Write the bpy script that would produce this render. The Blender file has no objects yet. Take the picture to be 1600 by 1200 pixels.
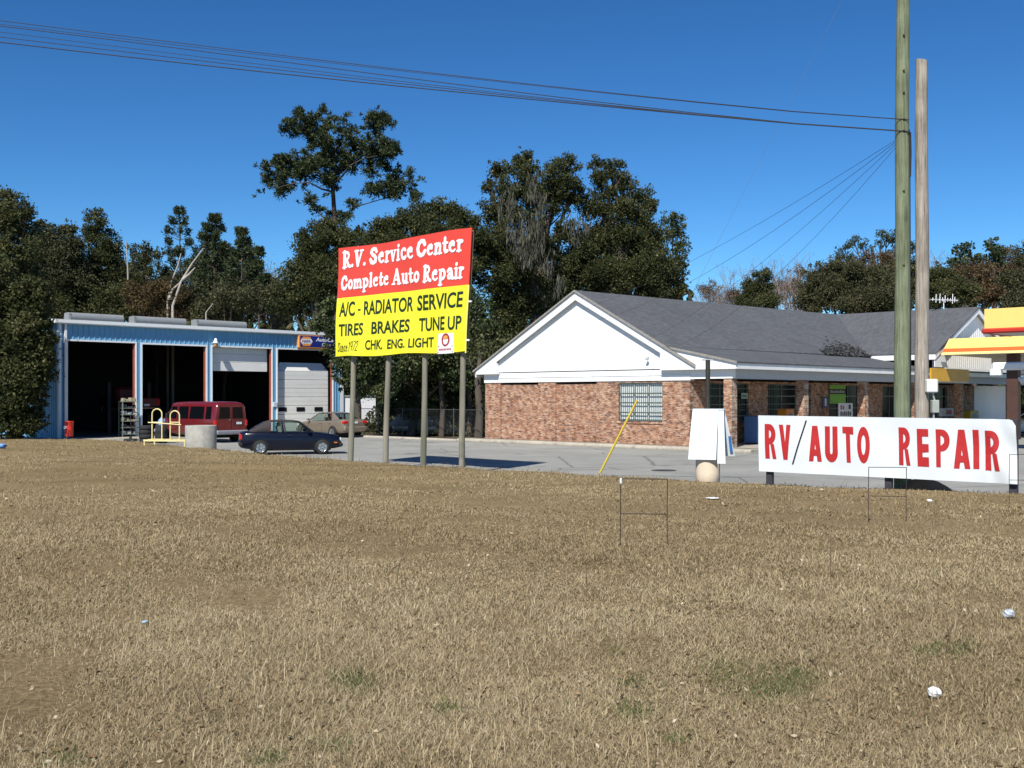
import bpy, math, random
import numpy as np
from mathutils import Vector, Matrix

random.seed(7)
rng = np.random.default_rng(11)
R = math.radians
scene = bpy.context.scene
C = scene.collection

# ------------------------------------------------------------------ camera, sky, sun, exposure
F = 1680.0          # focal length in photo pixels (photo 1600 x 1200)
EYE = 2.36          # camera height over the parking lot
HOR = 620.0         # pixel row of the horizon
cam = bpy.data.cameras.new("camera")
cam_o = bpy.data.objects.new("camera", cam)
C.objects.link(cam_o)
cam_o.location = (0, 0, EYE)
cam_o.rotation_euler = (R(90), 0, 0)
cam.sensor_width = 36.0
cam.lens = 36.0 * F / 1600.0
cam.shift_y = (HOR - 600.0) / 1600.0
cam.clip_start = 0.1
cam.clip_end = 3000
scene.camera = cam_o

SUN_EL = R(46.5)
SX, SY = 0.35, 0.937            # horizontal travel of the sunlight
world = bpy.data.worlds.new("World")
scene.world = world
world.use_nodes = True
wn = world.node_tree
sky = wn.nodes.new("ShaderNodeTexSky")
sky.sky_type = 'NISHITA'
sky.sun_disc = False
sky.sun_elevation = SUN_EL
sky.sun_rotation = math.atan2(-SX, -SY)
sky.altitude = 800
sky.air_density = 0.9
sky.dust_density = 0.0
sky.ozone_density = 5.0
bg = wn.nodes["Background"]
hs = wn.nodes.new("ShaderNodeHueSaturation")
hs.inputs["Saturation"].default_value = 1.16
tint = wn.nodes.new("ShaderNodeMix"); tint.data_type = 'RGBA'; tint.blend_type = 'MULTIPLY'; tint.inputs[0].default_value = 1.0
tint.inputs[7].default_value = (0.163, 0.188, 0.185, 1)
wn.links.new(sky.outputs[0], hs.inputs["Color"])
wn.links.new(hs.outputs[0], tint.inputs[6])
gam = wn.nodes.new("ShaderNodeGamma"); gam.inputs[1].default_value = 1.25
lift = wn.nodes.new("ShaderNodeVectorMath"); lift.operation = 'SCALE'; lift.inputs[3].default_value = 5.2
wn.links.new(tint.outputs[2], gam.inputs[0]); wn.links.new(gam.outputs[0], lift.inputs[0])
wn.links.new(lift.outputs[0], bg.inputs[0])
bg.inputs[1].default_value = 0.10

sun = bpy.data.lights.new("sun", 'SUN')
sun.energy = 5.0
sun.angle = R(0.5)
sun.color = (1.0, 0.96, 0.88)
sun_o = bpy.data.objects.new("sun", sun)
C.objects.link(sun_o)
d = Vector((SX * math.cos(SUN_EL), SY * math.cos(SUN_EL), -math.sin(SUN_EL)))
sun_o.rotation_euler = d.to_track_quat('-Z', 'Y').to_euler()
sun_o.location = (-20, -60, 60)

scene.view_settings.view_transform = 'Standard'
scene.view_settings.look = 'None'
scene.view_settings.exposure = 0.30
scene.view_settings.gamma = 1.0

# ------------------------------------------------------------------ pixel helpers
def at(px, py, D):
    return Vector(((px - 800) * D / F, D, EYE + (HOR - py) * D / F))

def ground_at(px, py, z=0.0):
    D = (EYE - z) * F / (py - HOR)
    return Vector(((px - 800) * D / F, D, z))

class VPlane:
    """a vertical plane standing at (ox, oy), running along angle ang"""
    def __init__(s, ox, oy, ang):
        s.ox, s.oy, s.ang = ox, oy, ang
        s.dx, s.dy = math.cos(ang), math.sin(ang)
    def s_at(s, px):
        k = (px - 800) / F
        return (k * s.oy - s.ox) / (s.dx - k * s.dy)
    def hit(s, px, py):
        t = s.s_at(px)
        D = s.oy + s.dy * t
        return t, EYE + (HOR - py) * D / F

# ------------------------------------------------------------------ materials
MATS = {}
def _new(name):
    m = bpy.data.materials.new(name)
    m.use_nodes = True
    return m, m.node_tree, m.node_tree.nodes["Principled BSDF"]

def mat(name, col, rough=0.6, metal=0.0, var=0.12, scale=3.0, spec=0.5, bump=0.0, bscale=40.0, dirt=None, coat=0.0, stretch=None):
    """plain colour with soft noise variation, optional dirt colour patches and bump"""
    if name in MATS:
        return MATS[name]
    m, nt, p = _new(name)
    n, l = nt.nodes, nt.links
    tc = n.new("ShaderNodeTexCoord")
    src = tc.outputs["Object"]
    if stretch:
        mp = n.new("ShaderNodeMapping")
        mp.inputs["Scale"].default_value = stretch
        l.new(src, mp.inputs[0]); src = mp.outputs[0]
    nz = n.new("ShaderNodeTexNoise")
    nz.inputs["Scale"].default_value = scale
    nz.inputs["Detail"].default_value = 6
    nz.inputs["Roughness"].default_value = 0.65
    l.new(src, nz.inputs["Vector"])
    rp = n.new("ShaderNodeValToRGB")
    c = np.array(col)
    rp.color_ramp.elements[0].position = 0.3
    rp.color_ramp.elements[1].position = 0.7
    rp.color_ramp.elements[0].color = (*np.clip(c * (1 - var), 0, 1), 1)
    rp.color_ramp.elements[1].color = (*np.clip(c * (1 + var), 0, 1), 1)
    l.new(nz.outputs["Fac"], rp.inputs[0])
    out = rp.outputs[0]
    if dirt:
        dcol, dscale, lo, hi = dirt
        n2 = n.new("ShaderNodeTexNoise")
        n2.inputs["Scale"].default_value = dscale
        n2.inputs["Detail"].default_value = 8
        n2.inputs["Roughness"].default_value = 0.7
        l.new(src, n2.inputs["Vector"])
        mr = n.new("ShaderNodeMapRange")
        mr.inputs["From Min"].default_value = lo
        mr.inputs["From Max"].default_value = hi
        l.new(n2.outputs["Fac"], mr.inputs["Value"])
        mx = n.new("ShaderNodeMix"); mx.data_type = 'RGBA'
        l.new(mr.outputs[0], mx.inputs[0])
        l.new(out, mx.inputs[6]); mx.inputs[7].default_value = (*dcol, 1)
        out = mx.outputs[2]
    l.new(out, p.inputs["Base Color"])
    p.inputs["Roughness"].default_value = rough
    p.inputs["Metallic"].default_value = metal
    p.inputs["Specular IOR Level"].default_value = spec
    p.inputs["Coat Weight"].default_value = coat
    if bump:
        nb = n.new("ShaderNodeTexNoise")
        nb.inputs["Scale"].default_value = bscale
        nb.inputs["Detail"].default_value = 5
        l.new(src, nb.inputs["Vector"])
        b = n.new("ShaderNodeBump")
        b.inputs["Strength"].default_value = bump
        b.inputs["Distance"].default_value = 0.02
        l.new(nb.outputs["Fac"], b.inputs["Height"])
        l.new(b.outputs[0], p.inputs["Normal"])
    MATS[name] = m
    return m

def mat_brick(name, axis):
    m, nt, p = _new(name)
    n, l = nt.nodes, nt.links
    tc = n.new("ShaderNodeTexCoord")
    sp = n.new("ShaderNodeSeparateXYZ"); l.new(tc.outputs["Object"], sp.inputs[0])
    cb = n.new("ShaderNodeCombineXYZ")
    l.new(sp.outputs[axis], cb.inputs[0]); l.new(sp.outputs[2], cb.inputs[1])
    bt = n.new("ShaderNodeTexBrick")
    bt.inputs["Scale"].default_value = 1.0
    bt.inputs["Brick Width"].default_value = 0.20
    bt.inputs["Row Height"].default_value = 0.076
    bt.inputs["Mortar Size"].default_value = 0.013
    bt.inputs["Mortar Smooth"].default_value = 0.2
    bt.inputs["Color1"].default_value = (0.0, 0.0, 0.0, 1)
    bt.inputs["Color2"].default_value = (1.0, 1.0, 1.0, 1)
    bt.inputs["Mortar"].default_value = (0.5, 0.5, 0.5, 1)
    bt.inputs["Bias"].default_value = 0.0
    l.new(cb.outputs[0], bt.inputs["Vector"])
    ramp = n.new("ShaderNodeValToRGB")
    cr = ramp.color_ramp
    cr.interpolation = 'LINEAR'
    cr.elements[0].position = 0.0; cr.elements[0].color = (0.15, 0.075, 0.055, 1)
    cr.elements[1].position = 1.0; cr.elements[1].color = (0.55, 0.40, 0.29, 1)
    for pos, c in ((0.25, (0.31, 0.145, 0.09)), (0.55, (0.40, 0.205, 0.125)), (0.82, (0.47, 0.27, 0.17))):
        e = cr.elements.new(pos); e.color = (*c, 1)
    l.new(bt.outputs["Color"], ramp.inputs[0])
    # large blotches of paler and redder brick
    nz = n.new("ShaderNodeTexNoise"); nz.inputs["Scale"].default_value = 0.9; nz.inputs["Detail"].default_value = 8; nz.inputs["Roughness"].default_value = 0.72
    l.new(tc.outputs["Object"], nz.inputs["Vector"])
    r2 = n.new("ShaderNodeValToRGB")
    r2.color_ramp.elements[0].position = 0.32; r2.color_ramp.elements[0].color = (0.80, 0.66, 0.58, 1)
    r2.color_ramp.elements[1].position = 0.68; r2.color_ramp.elements[1].color = (1.2, 1.12, 1.04, 1)
    l.new(nz.outputs["Fac"], r2.inputs[0])
    mul = n.new("ShaderNodeMix"); mul.data_type = 'RGBA'; mul.blend_type = 'MULTIPLY'; mul.inputs[0].default_value = 1
    l.new(ramp.outputs[0], mul.inputs[6]); l.new(r2.outputs[0], mul.inputs[7])
    # mortar, some of it dark and raked out
    nm = n.new("ShaderNodeTexNoise"); nm.inputs["Scale"].default_value = 4.0; nm.inputs["Detail"].default_value = 6
    l.new(tc.outputs["Object"], nm.inputs["Vector"])
    rm = n.new("ShaderNodeValToRGB")
    rm.color_ramp.elements[0].position = 0.42; rm.color_ramp.elements[0].color = (0.15, 0.115, 0.09, 1)
    rm.color_ramp.elements[1].position = 0.58; rm.color_ramp.elements[1].color = (0.44, 0.37, 0.30, 1)
    l.new(nm.outputs["Fac"], rm.inputs[0])
    mx = n.new("ShaderNodeMix"); mx.data_type = 'RGBA'
    l.new(bt.outputs["Fac"], mx.inputs[0]); l.new(mul.outputs[2], mx.inputs[6]); l.new(rm.outputs[0], mx.inputs[7])
    l.new(mx.outputs[2], p.inputs["Base Color"])
    p.inputs["Roughness"].default_value = 0.9
    p.inputs["Specular IOR Level"].default_value = 0.2
    b = n.new("ShaderNodeBump"); b.inputs["Strength"].default_value = 0.5; b.inputs["Distance"].default_value = 0.01; b.invert = True
    l.new(bt.outputs["Fac"], b.inputs["Height"]); l.new(b.outputs[0], p.inputs["Normal"])
    MATS[name] = m
    return m

def mat_attr(name, stops, rough=0.8, spec=0.25, trans=0.0, shine=None):
    """colour picked per face from the 'rnd' attribute"""
    m, nt, p = _new(name)
    n, l = nt.nodes, nt.links
    a = n.new("ShaderNodeAttribute"); a.attribute_name = "rnd"
    rp = n.new("ShaderNodeValToRGB")
    cr = rp.color_ramp
    while len(cr.elements) < len(stops):
        cr.elements.new(0.5)
    for e, (pos, c) in zip(cr.elements, stops):
        e.position = pos; e.color = (*c, 1)
    l.new(a.outputs["Fac"], rp.inputs[0])
    l.new(rp.outputs[0], p.inputs["Base Color"])
    p.inputs["Roughness"].default_value = rough
    p.inputs["Specular IOR Level"].default_value = spec
    if trans:
        tr = n.new("ShaderNodeBsdfTranslucent")
        l.new(rp.outputs[0], tr.inputs[0])
        mx = n.new("ShaderNodeMixShader"); mx.inputs[0].default_value = trans
        out = n["Material Output"]
        l.new(p.outputs[0], mx.inputs[1]); l.new(tr.outputs[0], mx.inputs[2]); l.new(mx.outputs[0], out.inputs[0])
    MATS[name] = m
    return m

def mat_glass(name, tint, alpha, rough=0.05):
    m, nt, p = _new(name)
    n, l = nt.nodes, nt.links
    p.inputs["Base Color"].default_value = (0.01, 0.012, 0.012, 1)
    p.inputs["Roughness"].default_value = rough
    p.inputs["Specular IOR Level"].default_value = 0.6
    tr = n.new("ShaderNodeBsdfTransparent"); tr.inputs[0].default_value = (*tint, 1)
    mx = n.new("ShaderNodeMixShader"); mx.inputs[0].default_value = alpha
    l.new(p.outputs[0], mx.inputs[1]); l.new(tr.outputs[0], mx.inputs[2])
    l.new(mx.outputs[0], n["Material Output"].inputs[0])
    MATS[name] = m
    return m

# ------------------------------------------------------------------ object helpers
def tag(o, label=None, cat=None, group=None, kind=None):
    if label: o["label"] = label
    if cat: o["category"] = cat
    if group: o["group"] = group
    if kind: o["kind"] = kind
    return o

def thing(name, label, cat, loc=(0, 0, 0), rotz=0.0, group=None):
    o = bpy.data.objects.new(name, None)
    o.empty_display_size = 0.3
    C.objects.link(o)
    o.location = loc
    o.rotation_euler = (0, 0, rotz)
    return tag(o, label, cat, group)

class MB:
    """collects shapes and links them as one mesh object"""
    def __init__(s):
        s.v, s.f, s.mi, s.sm = [], [], [], []
        s.cur = 0
        s.smooth = False
    def add(s, verts, faces):
        b = len(s.v)
        s.v.extend([tuple(q) for q in verts])
        for f in faces:
            s.f.append([b + i for i in f]); s.mi.append(s.cur); s.sm.append(s.smooth)
        return s
    def box(s, c, size, rot=None, M=None):
        hx, hy, hz = size[0] / 2, size[1] / 2, size[2] / 2
        vs = [Vector((x, y, z)) for z in (-hz, hz) for y in (-hy, hy) for x in (-hx, hx)]
        if rot:
            from mathutils import Euler
            e = Euler(rot).to_matrix()
            vs = [e @ q for q in vs]
        vs = [q + Vector(c) for q in vs]
        if M: vs = [M @ q for q in vs]
        return s.add(vs, [(0, 2, 3, 1), (4, 5, 7, 6), (0, 1, 5, 4), (2, 6, 7, 3), (0, 4, 6, 2), (1, 3, 7, 5)])
    def span(s, x0, x1, y0, y1, z0, z1):
        return s.box(((x0 + x1) / 2, (y0 + y1) / 2, (z0 + z1) / 2), (abs(x1 - x0), abs(y1 - y0), abs(z1 - z0)))
    def bbox(s, x0, x1, y0, y1, z0, z1, b=0.02):
        """box with chamfered edges"""
        xs, ys, zs = (x0, x1), (y0, y1), (z0, z1)
        cx, cy, cz = (x0 + x1) / 2, (y0 + y1) / 2, (z0 + z1) / 2
        import itertools
        idx = {}
        vs = []
        for i, j, k in itertools.product((0, 1), repeat=3):
            for ax in range(3):
                q = [xs[i], ys[j], zs[k]]
                for a2, (sg, cc) in enumerate(zip((i, j, k), (cx, cy, cz))):
                    if a2 != ax:
                        q[a2] += b if sg == 0 else -b
                idx[(i, j, k, ax)] = len(vs); vs.append(q)
        fs = []
        for ax in range(3):
            o = [a for a in range(3) if a != ax]
            for sd in (0, 1):
                loop = []
                for p_, q_ in ((0, 0), (1, 0), (1, 1), (0, 1)):
                    t = [0, 0, 0]; t[ax] = sd; t[o[0]] = p_; t[o[1]] = q_
                    loop.append(idx[(*t, ax)])
                fs.append(loop)
        for ax in range(3):
            o = [a for a in range(3) if a != ax]
            for p_, q_ in itertools.product((0, 1), repeat=2):
                ea = []
                for t0 in (0, 1):
                    t = [0, 0, 0]; t[ax] = t0; t[o[0]] = p_; t[o[1]] = q_
                    ea.append((idx[(*t, o[0])], idx[(*t, o[1])]))
                fs.append([ea[0][0], ea[0][1], ea[1][1], ea[1][0]])
        for i, j, k in itertools.product((0, 1), repeat=3):
            fs.append([idx[(i, j, k, 0)], idx[(i, j, k, 1)], idx[(i, j, k, 2)]])
        return s.add(vs, fs)
    def prism(s, poly, vec):
        n = len(poly)
        a = [Vector(q) for q in poly]
        b = [q + Vector(vec) for q in a]
        fs = [list(range(n))[::-1], [n + i for i in range(n)]]
        fs += [[i, (i + 1) % n, n + (i + 1) % n, n + i] for i in range(n)]
        return s.add(a + b, fs)
    def tube(s, pts, rad, n=8, cap=True):
        pts = [Vector(q) for q in pts]
        if not hasattr(rad, '__len__'): rad = [rad] * len(pts)
        rings = []
        prev = None
        for i, q in enumerate(pts):
            t = (pts[min(i + 1, len(pts) - 1)] - pts[max(i - 1, 0)]).normalized()
            if prev is None:
                a = t.cross(Vector((0, 0, 1)))
                if a.length < 1e-3: a = t.cross(Vector((1, 0, 0)))
                a.normalize()
            else:
                a = (prev - t * prev.dot(t)).normalized()
            prev = a
            b = t.cross(a)
            rings.append([q + (a * math.cos(2 * math.pi * j / n) + b * math.sin(2 * math.pi * j / n)) * rad[i] for j in range(n)])
        vs = [q for r in rings for q in r]
        fs = []
        for i in range(len(pts) - 1):
            for j in range(n):
                fs.append([i * n + j, i * n + (j + 1) % n, (i + 1) * n + (j + 1) % n, (i + 1) * n + j])
        sm = s.smooth; s.smooth = True
        b0 = len(s.v)
        s.add(vs, fs)
        s.smooth = False
        if cap:
            m = len(s.v) - len(vs)
            s.add([rings[0][j] for j in range(n)], [list(range(n))])
            s.add([rings[-1][j] for j in range(n)], [list(range(n))[::-1]])
        s.smooth = sm
        return s
    def lathe(s, prof, c=(0, 0, 0), n=20, axis='z', smooth=True):
        vs, fs = [], []
        for r, z in prof:
            for j in range(n):
                t = 2 * math.pi * j / n
                if axis == 'z': q = (c[0] + r * math.cos(t), c[1] + r * math.sin(t), c[2] + z)
                elif axis == 'y': q = (c[0] + r * math.cos(t), c[1] + z, c[2] + r * math.sin(t))
                else: q = (c[0] + z, c[1] + r * math.cos(t), c[2] + r * math.sin(t))
                vs.append(q)
        for i in range(len(prof) - 1):
            for j in range(n):
                fs.append([i * n + j, i * n + (j + 1) % n, (i + 1) * n + (j + 1) % n, (i + 1) * n + j])
        sm = s.smooth; s.smooth = smooth
        s.add(vs, fs); s.smooth = sm
        return s
    def loft(s, rings, close=True, caps=True):
        n = len(rings[0])
        vs = [q for r in rings for q in r]
        fs = []
        for i in range(len(rings) - 1):
            for j in range(n if close else n - 1):
                fs.append([i * n + j, i * n + (j + 1) % n, (i + 1) * n + (j + 1) % n, (i + 1) * n + j])
        sm = s.smooth; s.smooth = True
        s.add(vs, fs); s.smooth = False
        if caps:
            s.add(rings[0], [list(range(n))]); s.add(rings[-1], [list(range(n))[::-1]])
        s.smooth = sm
        return s
    def build(s, name, m, parent=None, label=None, kind=None, recalc=True):
        me = bpy.data.meshes.new(name)
        me.from_pydata(s.v, [], s.f)
        ms = m if isinstance(m, (list, tuple)) else [m]
        for q in ms: me.materials.append(q)
        me.polygons.foreach_set("material_index", s.mi)
        me.polygons.foreach_set("use_smooth", s.sm)
        if recalc:
            import bmesh
            bm = bmesh.new(); bm.from_mesh(me)
            bmesh.ops.recalc_face_normals(bm, faces=bm.faces)
            bm.to_mesh(me); bm.free()
        me.update()
        o = bpy.data.objects.new(name, me)
        C.objects.link(o)
        if parent: o.parent = parent
        if label: o["label"] = label
        if kind: o["kind"] = kind
        return o

def copy_tree(o, parent=None):
    c = o.copy(); C.objects.link(c)
    if parent is not None: c.parent = parent
    for ch in list(o.children): copy_tree(ch, c)
    return c

def fast_mesh(name, verts, faces, m, rnd=None, parent=None, smooth=False):
    """numpy verts (n,3) and faces (m,k) to one mesh object"""
    me = bpy.data.meshes.new(name)
    nf, k = faces.shape
    me.vertices.add(len(verts)); me.vertices.foreach_set("co", verts.astype(np.float32).ravel())
    me.loops.add(nf * k); me.loops.foreach_set("vertex_index", faces.astype(np.int32).ravel())
    me.polygons.add(nf)
    me.polygons.foreach_set("loop_start", np.arange(0, nf * k, k, dtype=np.int32))
    if smooth: me.polygons.foreach_set("use_smooth", np.ones(nf, dtype=bool))
    me.update(calc_edges=True)
    if rnd is not None:
        a = me.attributes.new("rnd", 'FLOAT', 'FACE')
        a.data.foreach_set("value", rnd.astype(np.float32))
    me.materials.append(m)
    o = bpy.data.objects.new(name, me)
    C.objects.link(o)
    if parent: o.parent = parent
    return o

# ------------------------------------------------------------------ lettering
def arc(cx, cy, rx, ry, a0, a1, n=10):
    return [(cx + rx * math.cos(R(a0 + (a1 - a0) * i / n)), cy + ry * math.sin(R(a0 + (a1 - a0) * i / n))) for i in range(n + 1)]

_ft = lambda x0, x1, w=0.11: ([(x0, .055), (x1, .055)], w)
_tp = lambda x0, x1, y=.62, w=0.10: ([(x0, y), (x1, y)], w)
GLYPH = {
 'R': (.90, [([(.22, .06), (.22, .94)], .25), _ft(.06, .42), _tp(.06, .3, .945, .11), ([(.2, .93), (.4, .93)] + arc(.42, .72, .22, .2, 80, -90, 8) + [(.25, .51)], .16), ([(.44, .5), (.62, .14), (.82, .07)], .19)]),
 '.': (.30, [([(.14, .1), (.145, .1)], .21)]),
 'V': (.86, [([(.17, .9), (.4, .08)], .23), ([(.42, .08), (.68, .9)], .14), _tp(.03, .35, .945, .11), _tp(.54, .82, .945, .11)]),
 'S': (.76, [([(.62, .74), (.54, .88), (.38, .92), (.22, .86), (.17, .71), (.27, .58), (.47, .47), (.59, .33), (.55, .15), (.38, .08), (.22, .12), (.12, .28)], .21)]),
 'e': (.66, [([(.16, .43), (.50, .445), (.49, .54), (.41, .62), (.29, .62), (.17, .53), (.13, .36), (.18, .17), (.32, .07), (.46, .08), (.55, .15)], .125), ([(.17, .5), (.135, .36), (.18, .2)], .18)]),
 'r': (.54, [([(.19, .06), (.19, .6)], .2), _ft(.05, .36), _tp(.05, .19), ([(.22, .44), (.33, .59), (.45, .57)], .18)]),
 'v': (.64, [([(.15, .58), (.31, .08)], .2), ([(.32, .08), (.49, .58)], .13), _tp(.03, .28, .63, .09), _tp(.4, .6, .63, .09)]),
 'i': (.38, [([(.19, .06), (.19, .6)], .2), _ft(.05, .33), _tp(.05, .19), ([(.19, .86), (.195, .86)], .21)]),
 'c': (.60, [([(.5, .53), (.42, .61), (.29, .61), (.17, .51), (.14, .34), (.19, .17), (.32, .08), (.45, .09), (.53, .17)], .17)]),
 'C': (.88, [([(.73, .7), (.62, .89), (.44, .92), (.25, .8), (.16, .5), (.24, .2), (.44, .08), (.64, .13), (.77, .32)], .22)]),
 'n': (.72, [([(.19, .06), (.19, .6)], .2), _ft(.05, .33), _tp(.05, .19), ([(.22, .43), (.34, .59), (.47, .58), (.53, .45), (.53, .06)], .18), _ft(.42, .67)]),
 't': (.48, [([(.21, .86), (.21, .22), (.29, .1), (.43, .13)], .19), ([(.05, .6), (.43, .6)], .12)]),
 'o': (.66, [(arc(.33, .345, .2, .265, 0, 360, 18), .19)]),
 'm': (1.04, [([(.19, .06), (.19, .6)], .2), _ft(.05, .33), _tp(.05, .19), ([(.22, .43), (.33, .59), (.45, .58), (.51, .45), (.51, .06)], .17), _ft(.42, .62), ([(.54, .43), (.65, .59), (.78, .58), (.85, .45), (.85, .06)], .18), _ft(.74, 1.0)]),
 'p': (.70, [([(.19, -.24), (.19, .58)], .2), _tp(.05, .34, -.25, .1), _tp(.05, .19), (arc(.35, .345, .21, .26, 150, -150, 12), .18)]),
 'l': (.38, [([(.19, .06), (.19, .94)], .2), _ft(.05, .33), _tp(.05, .19, .94)]),
 'A': (.88, [([(.14, .08), (.4, .94)], .13), ([(.42, .94), (.68, .08)], .23), ([(.26, .32), (.6, .32)], .11), _ft(.02, .28, .1), _ft(.54, .86, .1)]),
 'u': (.72, [([(.19, .6), (.19, .24), (.28, .09), (.42, .11), (.5, .24)], .19), ([(.52, .6), (.52, .06)], .19), _tp(.05, .19), _tp(.4, .52), _ft(.52, .68, .1)]),
 'a': (.68, [([(.14, .5), (.26, .61), (.41, .58), (.47, .44), (.47, .12), (.62, .07)], .19), ([(.45, .37), (.28, .35), (.15, .23), (.2, .1), (.33, .08), (.46, .2)], .15)]),
 '1': (.42, [([(.08, .74), (.24, .95), (.2, .02)], .14)]),
 '9': (.60, [(arc(.28, .7, .19, .24, 0, 360, 14) + [(.46, .4), (.36, .02)], .13)]),
 '7': (.56, [([(.06, .94), (.5, .94), (.2, .02)], .13)]),
 '2': (.60, [([(.1, .74), (.2, .92), (.38, .93), (.46, .76), (.36, .5), (.08, .06), (.52, .08)], .13)]),
 ' ': (.34, []),
}

def ribbon(pts, w):
    """flat stroke with mitred joints and round ends"""
    P = [np.array(q, float) for q in pts]
    n = len(P)
    h = w / 2
    T = []
    for i in range(n):
        a = P[min(i + 1, n - 1)] - P[max(i - 1, 0)]
        T.append(a / (np.linalg.norm(a) + 1e-9))
    Lf, Rt = [], []
    for i in range(n):
        nrm = np.array((-T[i][1], T[i][0]))
        k = 1.0
        if 0 < i < n - 1:
            e = P[i + 1] - P[i]; e = e / (np.linalg.norm(e) + 1e-9)
            k = 1 / max(0.6, abs(np.dot(nrm, (-e[1], e[0]))))
        Lf.append(P[i] + nrm * h * k); Rt.append(P[i] - nrm * h * k)
    vs = Lf + Rt
    fs = [[i, i + 1, n + i + 1, n + i] for i in range(n - 1)]
    for end, t in ((0, -T[0]), (n - 1, T[-1])):
        a0 = math.atan2(t[1], t[0])
        b = len(vs)
        m = 6
        vs += [P[end] + h * np.array((math.cos(a0 - math.pi / 2 + math.pi * j / m), math.sin(a0 - math.pi / 2 + math.pi * j / m))) for j in range(m + 1)]
        fs.append([b + j for j in range(m + 1)])
    return vs, fs

def stroke_word(word, wk=1.0, shear=0.0):
    """list of (verts2d, faces, layer); cap height 1"""
    out, x, k = [], 0.0, 0
    for ch in word:
        adv, st = GLYPH[ch]
        for pts, w in st:
            vs, fs = ribbon([(x + px, py) for px, py in pts], w * wk)
            out.append(([(a[0] + shear * a[1], a[1]) for a in vs], fs, k % 12)); k += 1
        x += adv
    return out

def font_word(word, offset=0.0):
    cu = bpy.data.curves.new("lettering", 'FONT')
    cu.body = word
    cu.size = 1.0
    cu.offset = offset
    cu.resolution_u = 4
    o = bpy.data.objects.new("lettering", cu)
    C.objects.link(o)
    me = bpy.data.meshes.new_from_object(o)
    vs = [(v.co.x, v.co.y) for v in me.vertices]
    fs = [list(p.vertices) for p in me.polygons]
    bpy.data.objects.remove(o); bpy.data.curves.remove(cu); bpy.data.meshes.remove(me)
    return [(vs, fs, 0)]

def fit(word, s0, s1, z0, z1, cap=None):
    """scale 2D pieces to a box; with cap set, y runs from 0 (z0) to cap (z1)"""
    xs = [v[0] for p in word for v in p[0]]; ys = [v[1] for p in word for v in p[0]]
    x0, x1 = min(xs), max(xs)
    y0, y1 = (0.0, cap) if cap else (min(ys), max(ys))
    return [([(s0 + (v[0] - x0) / (x1 - x0) * (s1 - s0), z0 + (v[1] - y0) / (y1 - y0) * (z1 - z0)) for v in p[0]], p[1], p[2]) for p in word]

# ------------------------------------------------------------------ leaf shapes
def unit(v):
    return v / (np.linalg.norm(v, axis=-1, keepdims=True) + 1e-9)

def leaf_quads(cent, nrm, size, aspect, r_):
    """diamond leaf clusters: centres (n,3), preferred long axis nrm (n,3), sizes (n,)"""
    n = len(cent)
    a = unit(nrm)
    b = unit(np.cross(a, r_.normal(size=(n, 3))))
    l = size[:, None]; w = (size * aspect)[:, None]
    v = np.stack([cent - a * l * .5, cent + b * w * .5 - a * l * .05, cent + a * l * .5, cent - b * w * .5 + a * l * .05], 1).reshape(-1, 3)
    f = np.arange(4 * n).reshape(n, 4)
    return v, f

# ------------------------------------------------------------------ terrain
def lawn_z(Y):
    return np.interp(Y, [-10, 5, 12, 16, 21.4, 25, 29, 32, 37, 46, 54, 60], [.78, .74, .67, .58, .44, .32, .26, .22, .21, .19, .15, .12])

EDGE = np.array([(-75, 62), (-42, 59.5), (-30, 57.5), (-25.5, 57.0), (-21.5, 56.2), (-18, 52.3), (-14.3, 47.1), (-11.2, 43.2), (-8.85, 40.2), (-6.2, 37.4),
                 (-5.45, 36.2), (-1.15, 32.0), (2.23, 28.9), (4.5, 26.6), (5.98, 25.2), (8.3, 23.3), (10.05, 21.5), (14, 17.4), (24, 8), (40, -6)], float)

def edge_resample(step):
    out = [EDGE[0]]
    for a, b in zip(EDGE[:-1], EDGE[1:]):
        n = max(1, int(np.linalg.norm(b - a) / step))
        for i in range(1, n + 1):
            out.append(a + (b - a) * i / n)
    return np.array(out)

def edge_wobble(p):
    return 0.12 * math.sin(p[0] * 2.3) + 0.08 * math.sin(p[0] * 5.1 + 1) + 0.06 * math.sin(p[1] * 9.7)

def lawn_bump(X, Y):
    return 0.018 * np.sin(X * 1.7 + Y * .6) * np.sin(Y * 1.1 - X * .4) + 0.01 * np.sin(X * 4.1 + 1.3) * np.sin(Y * 3.7)

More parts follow.
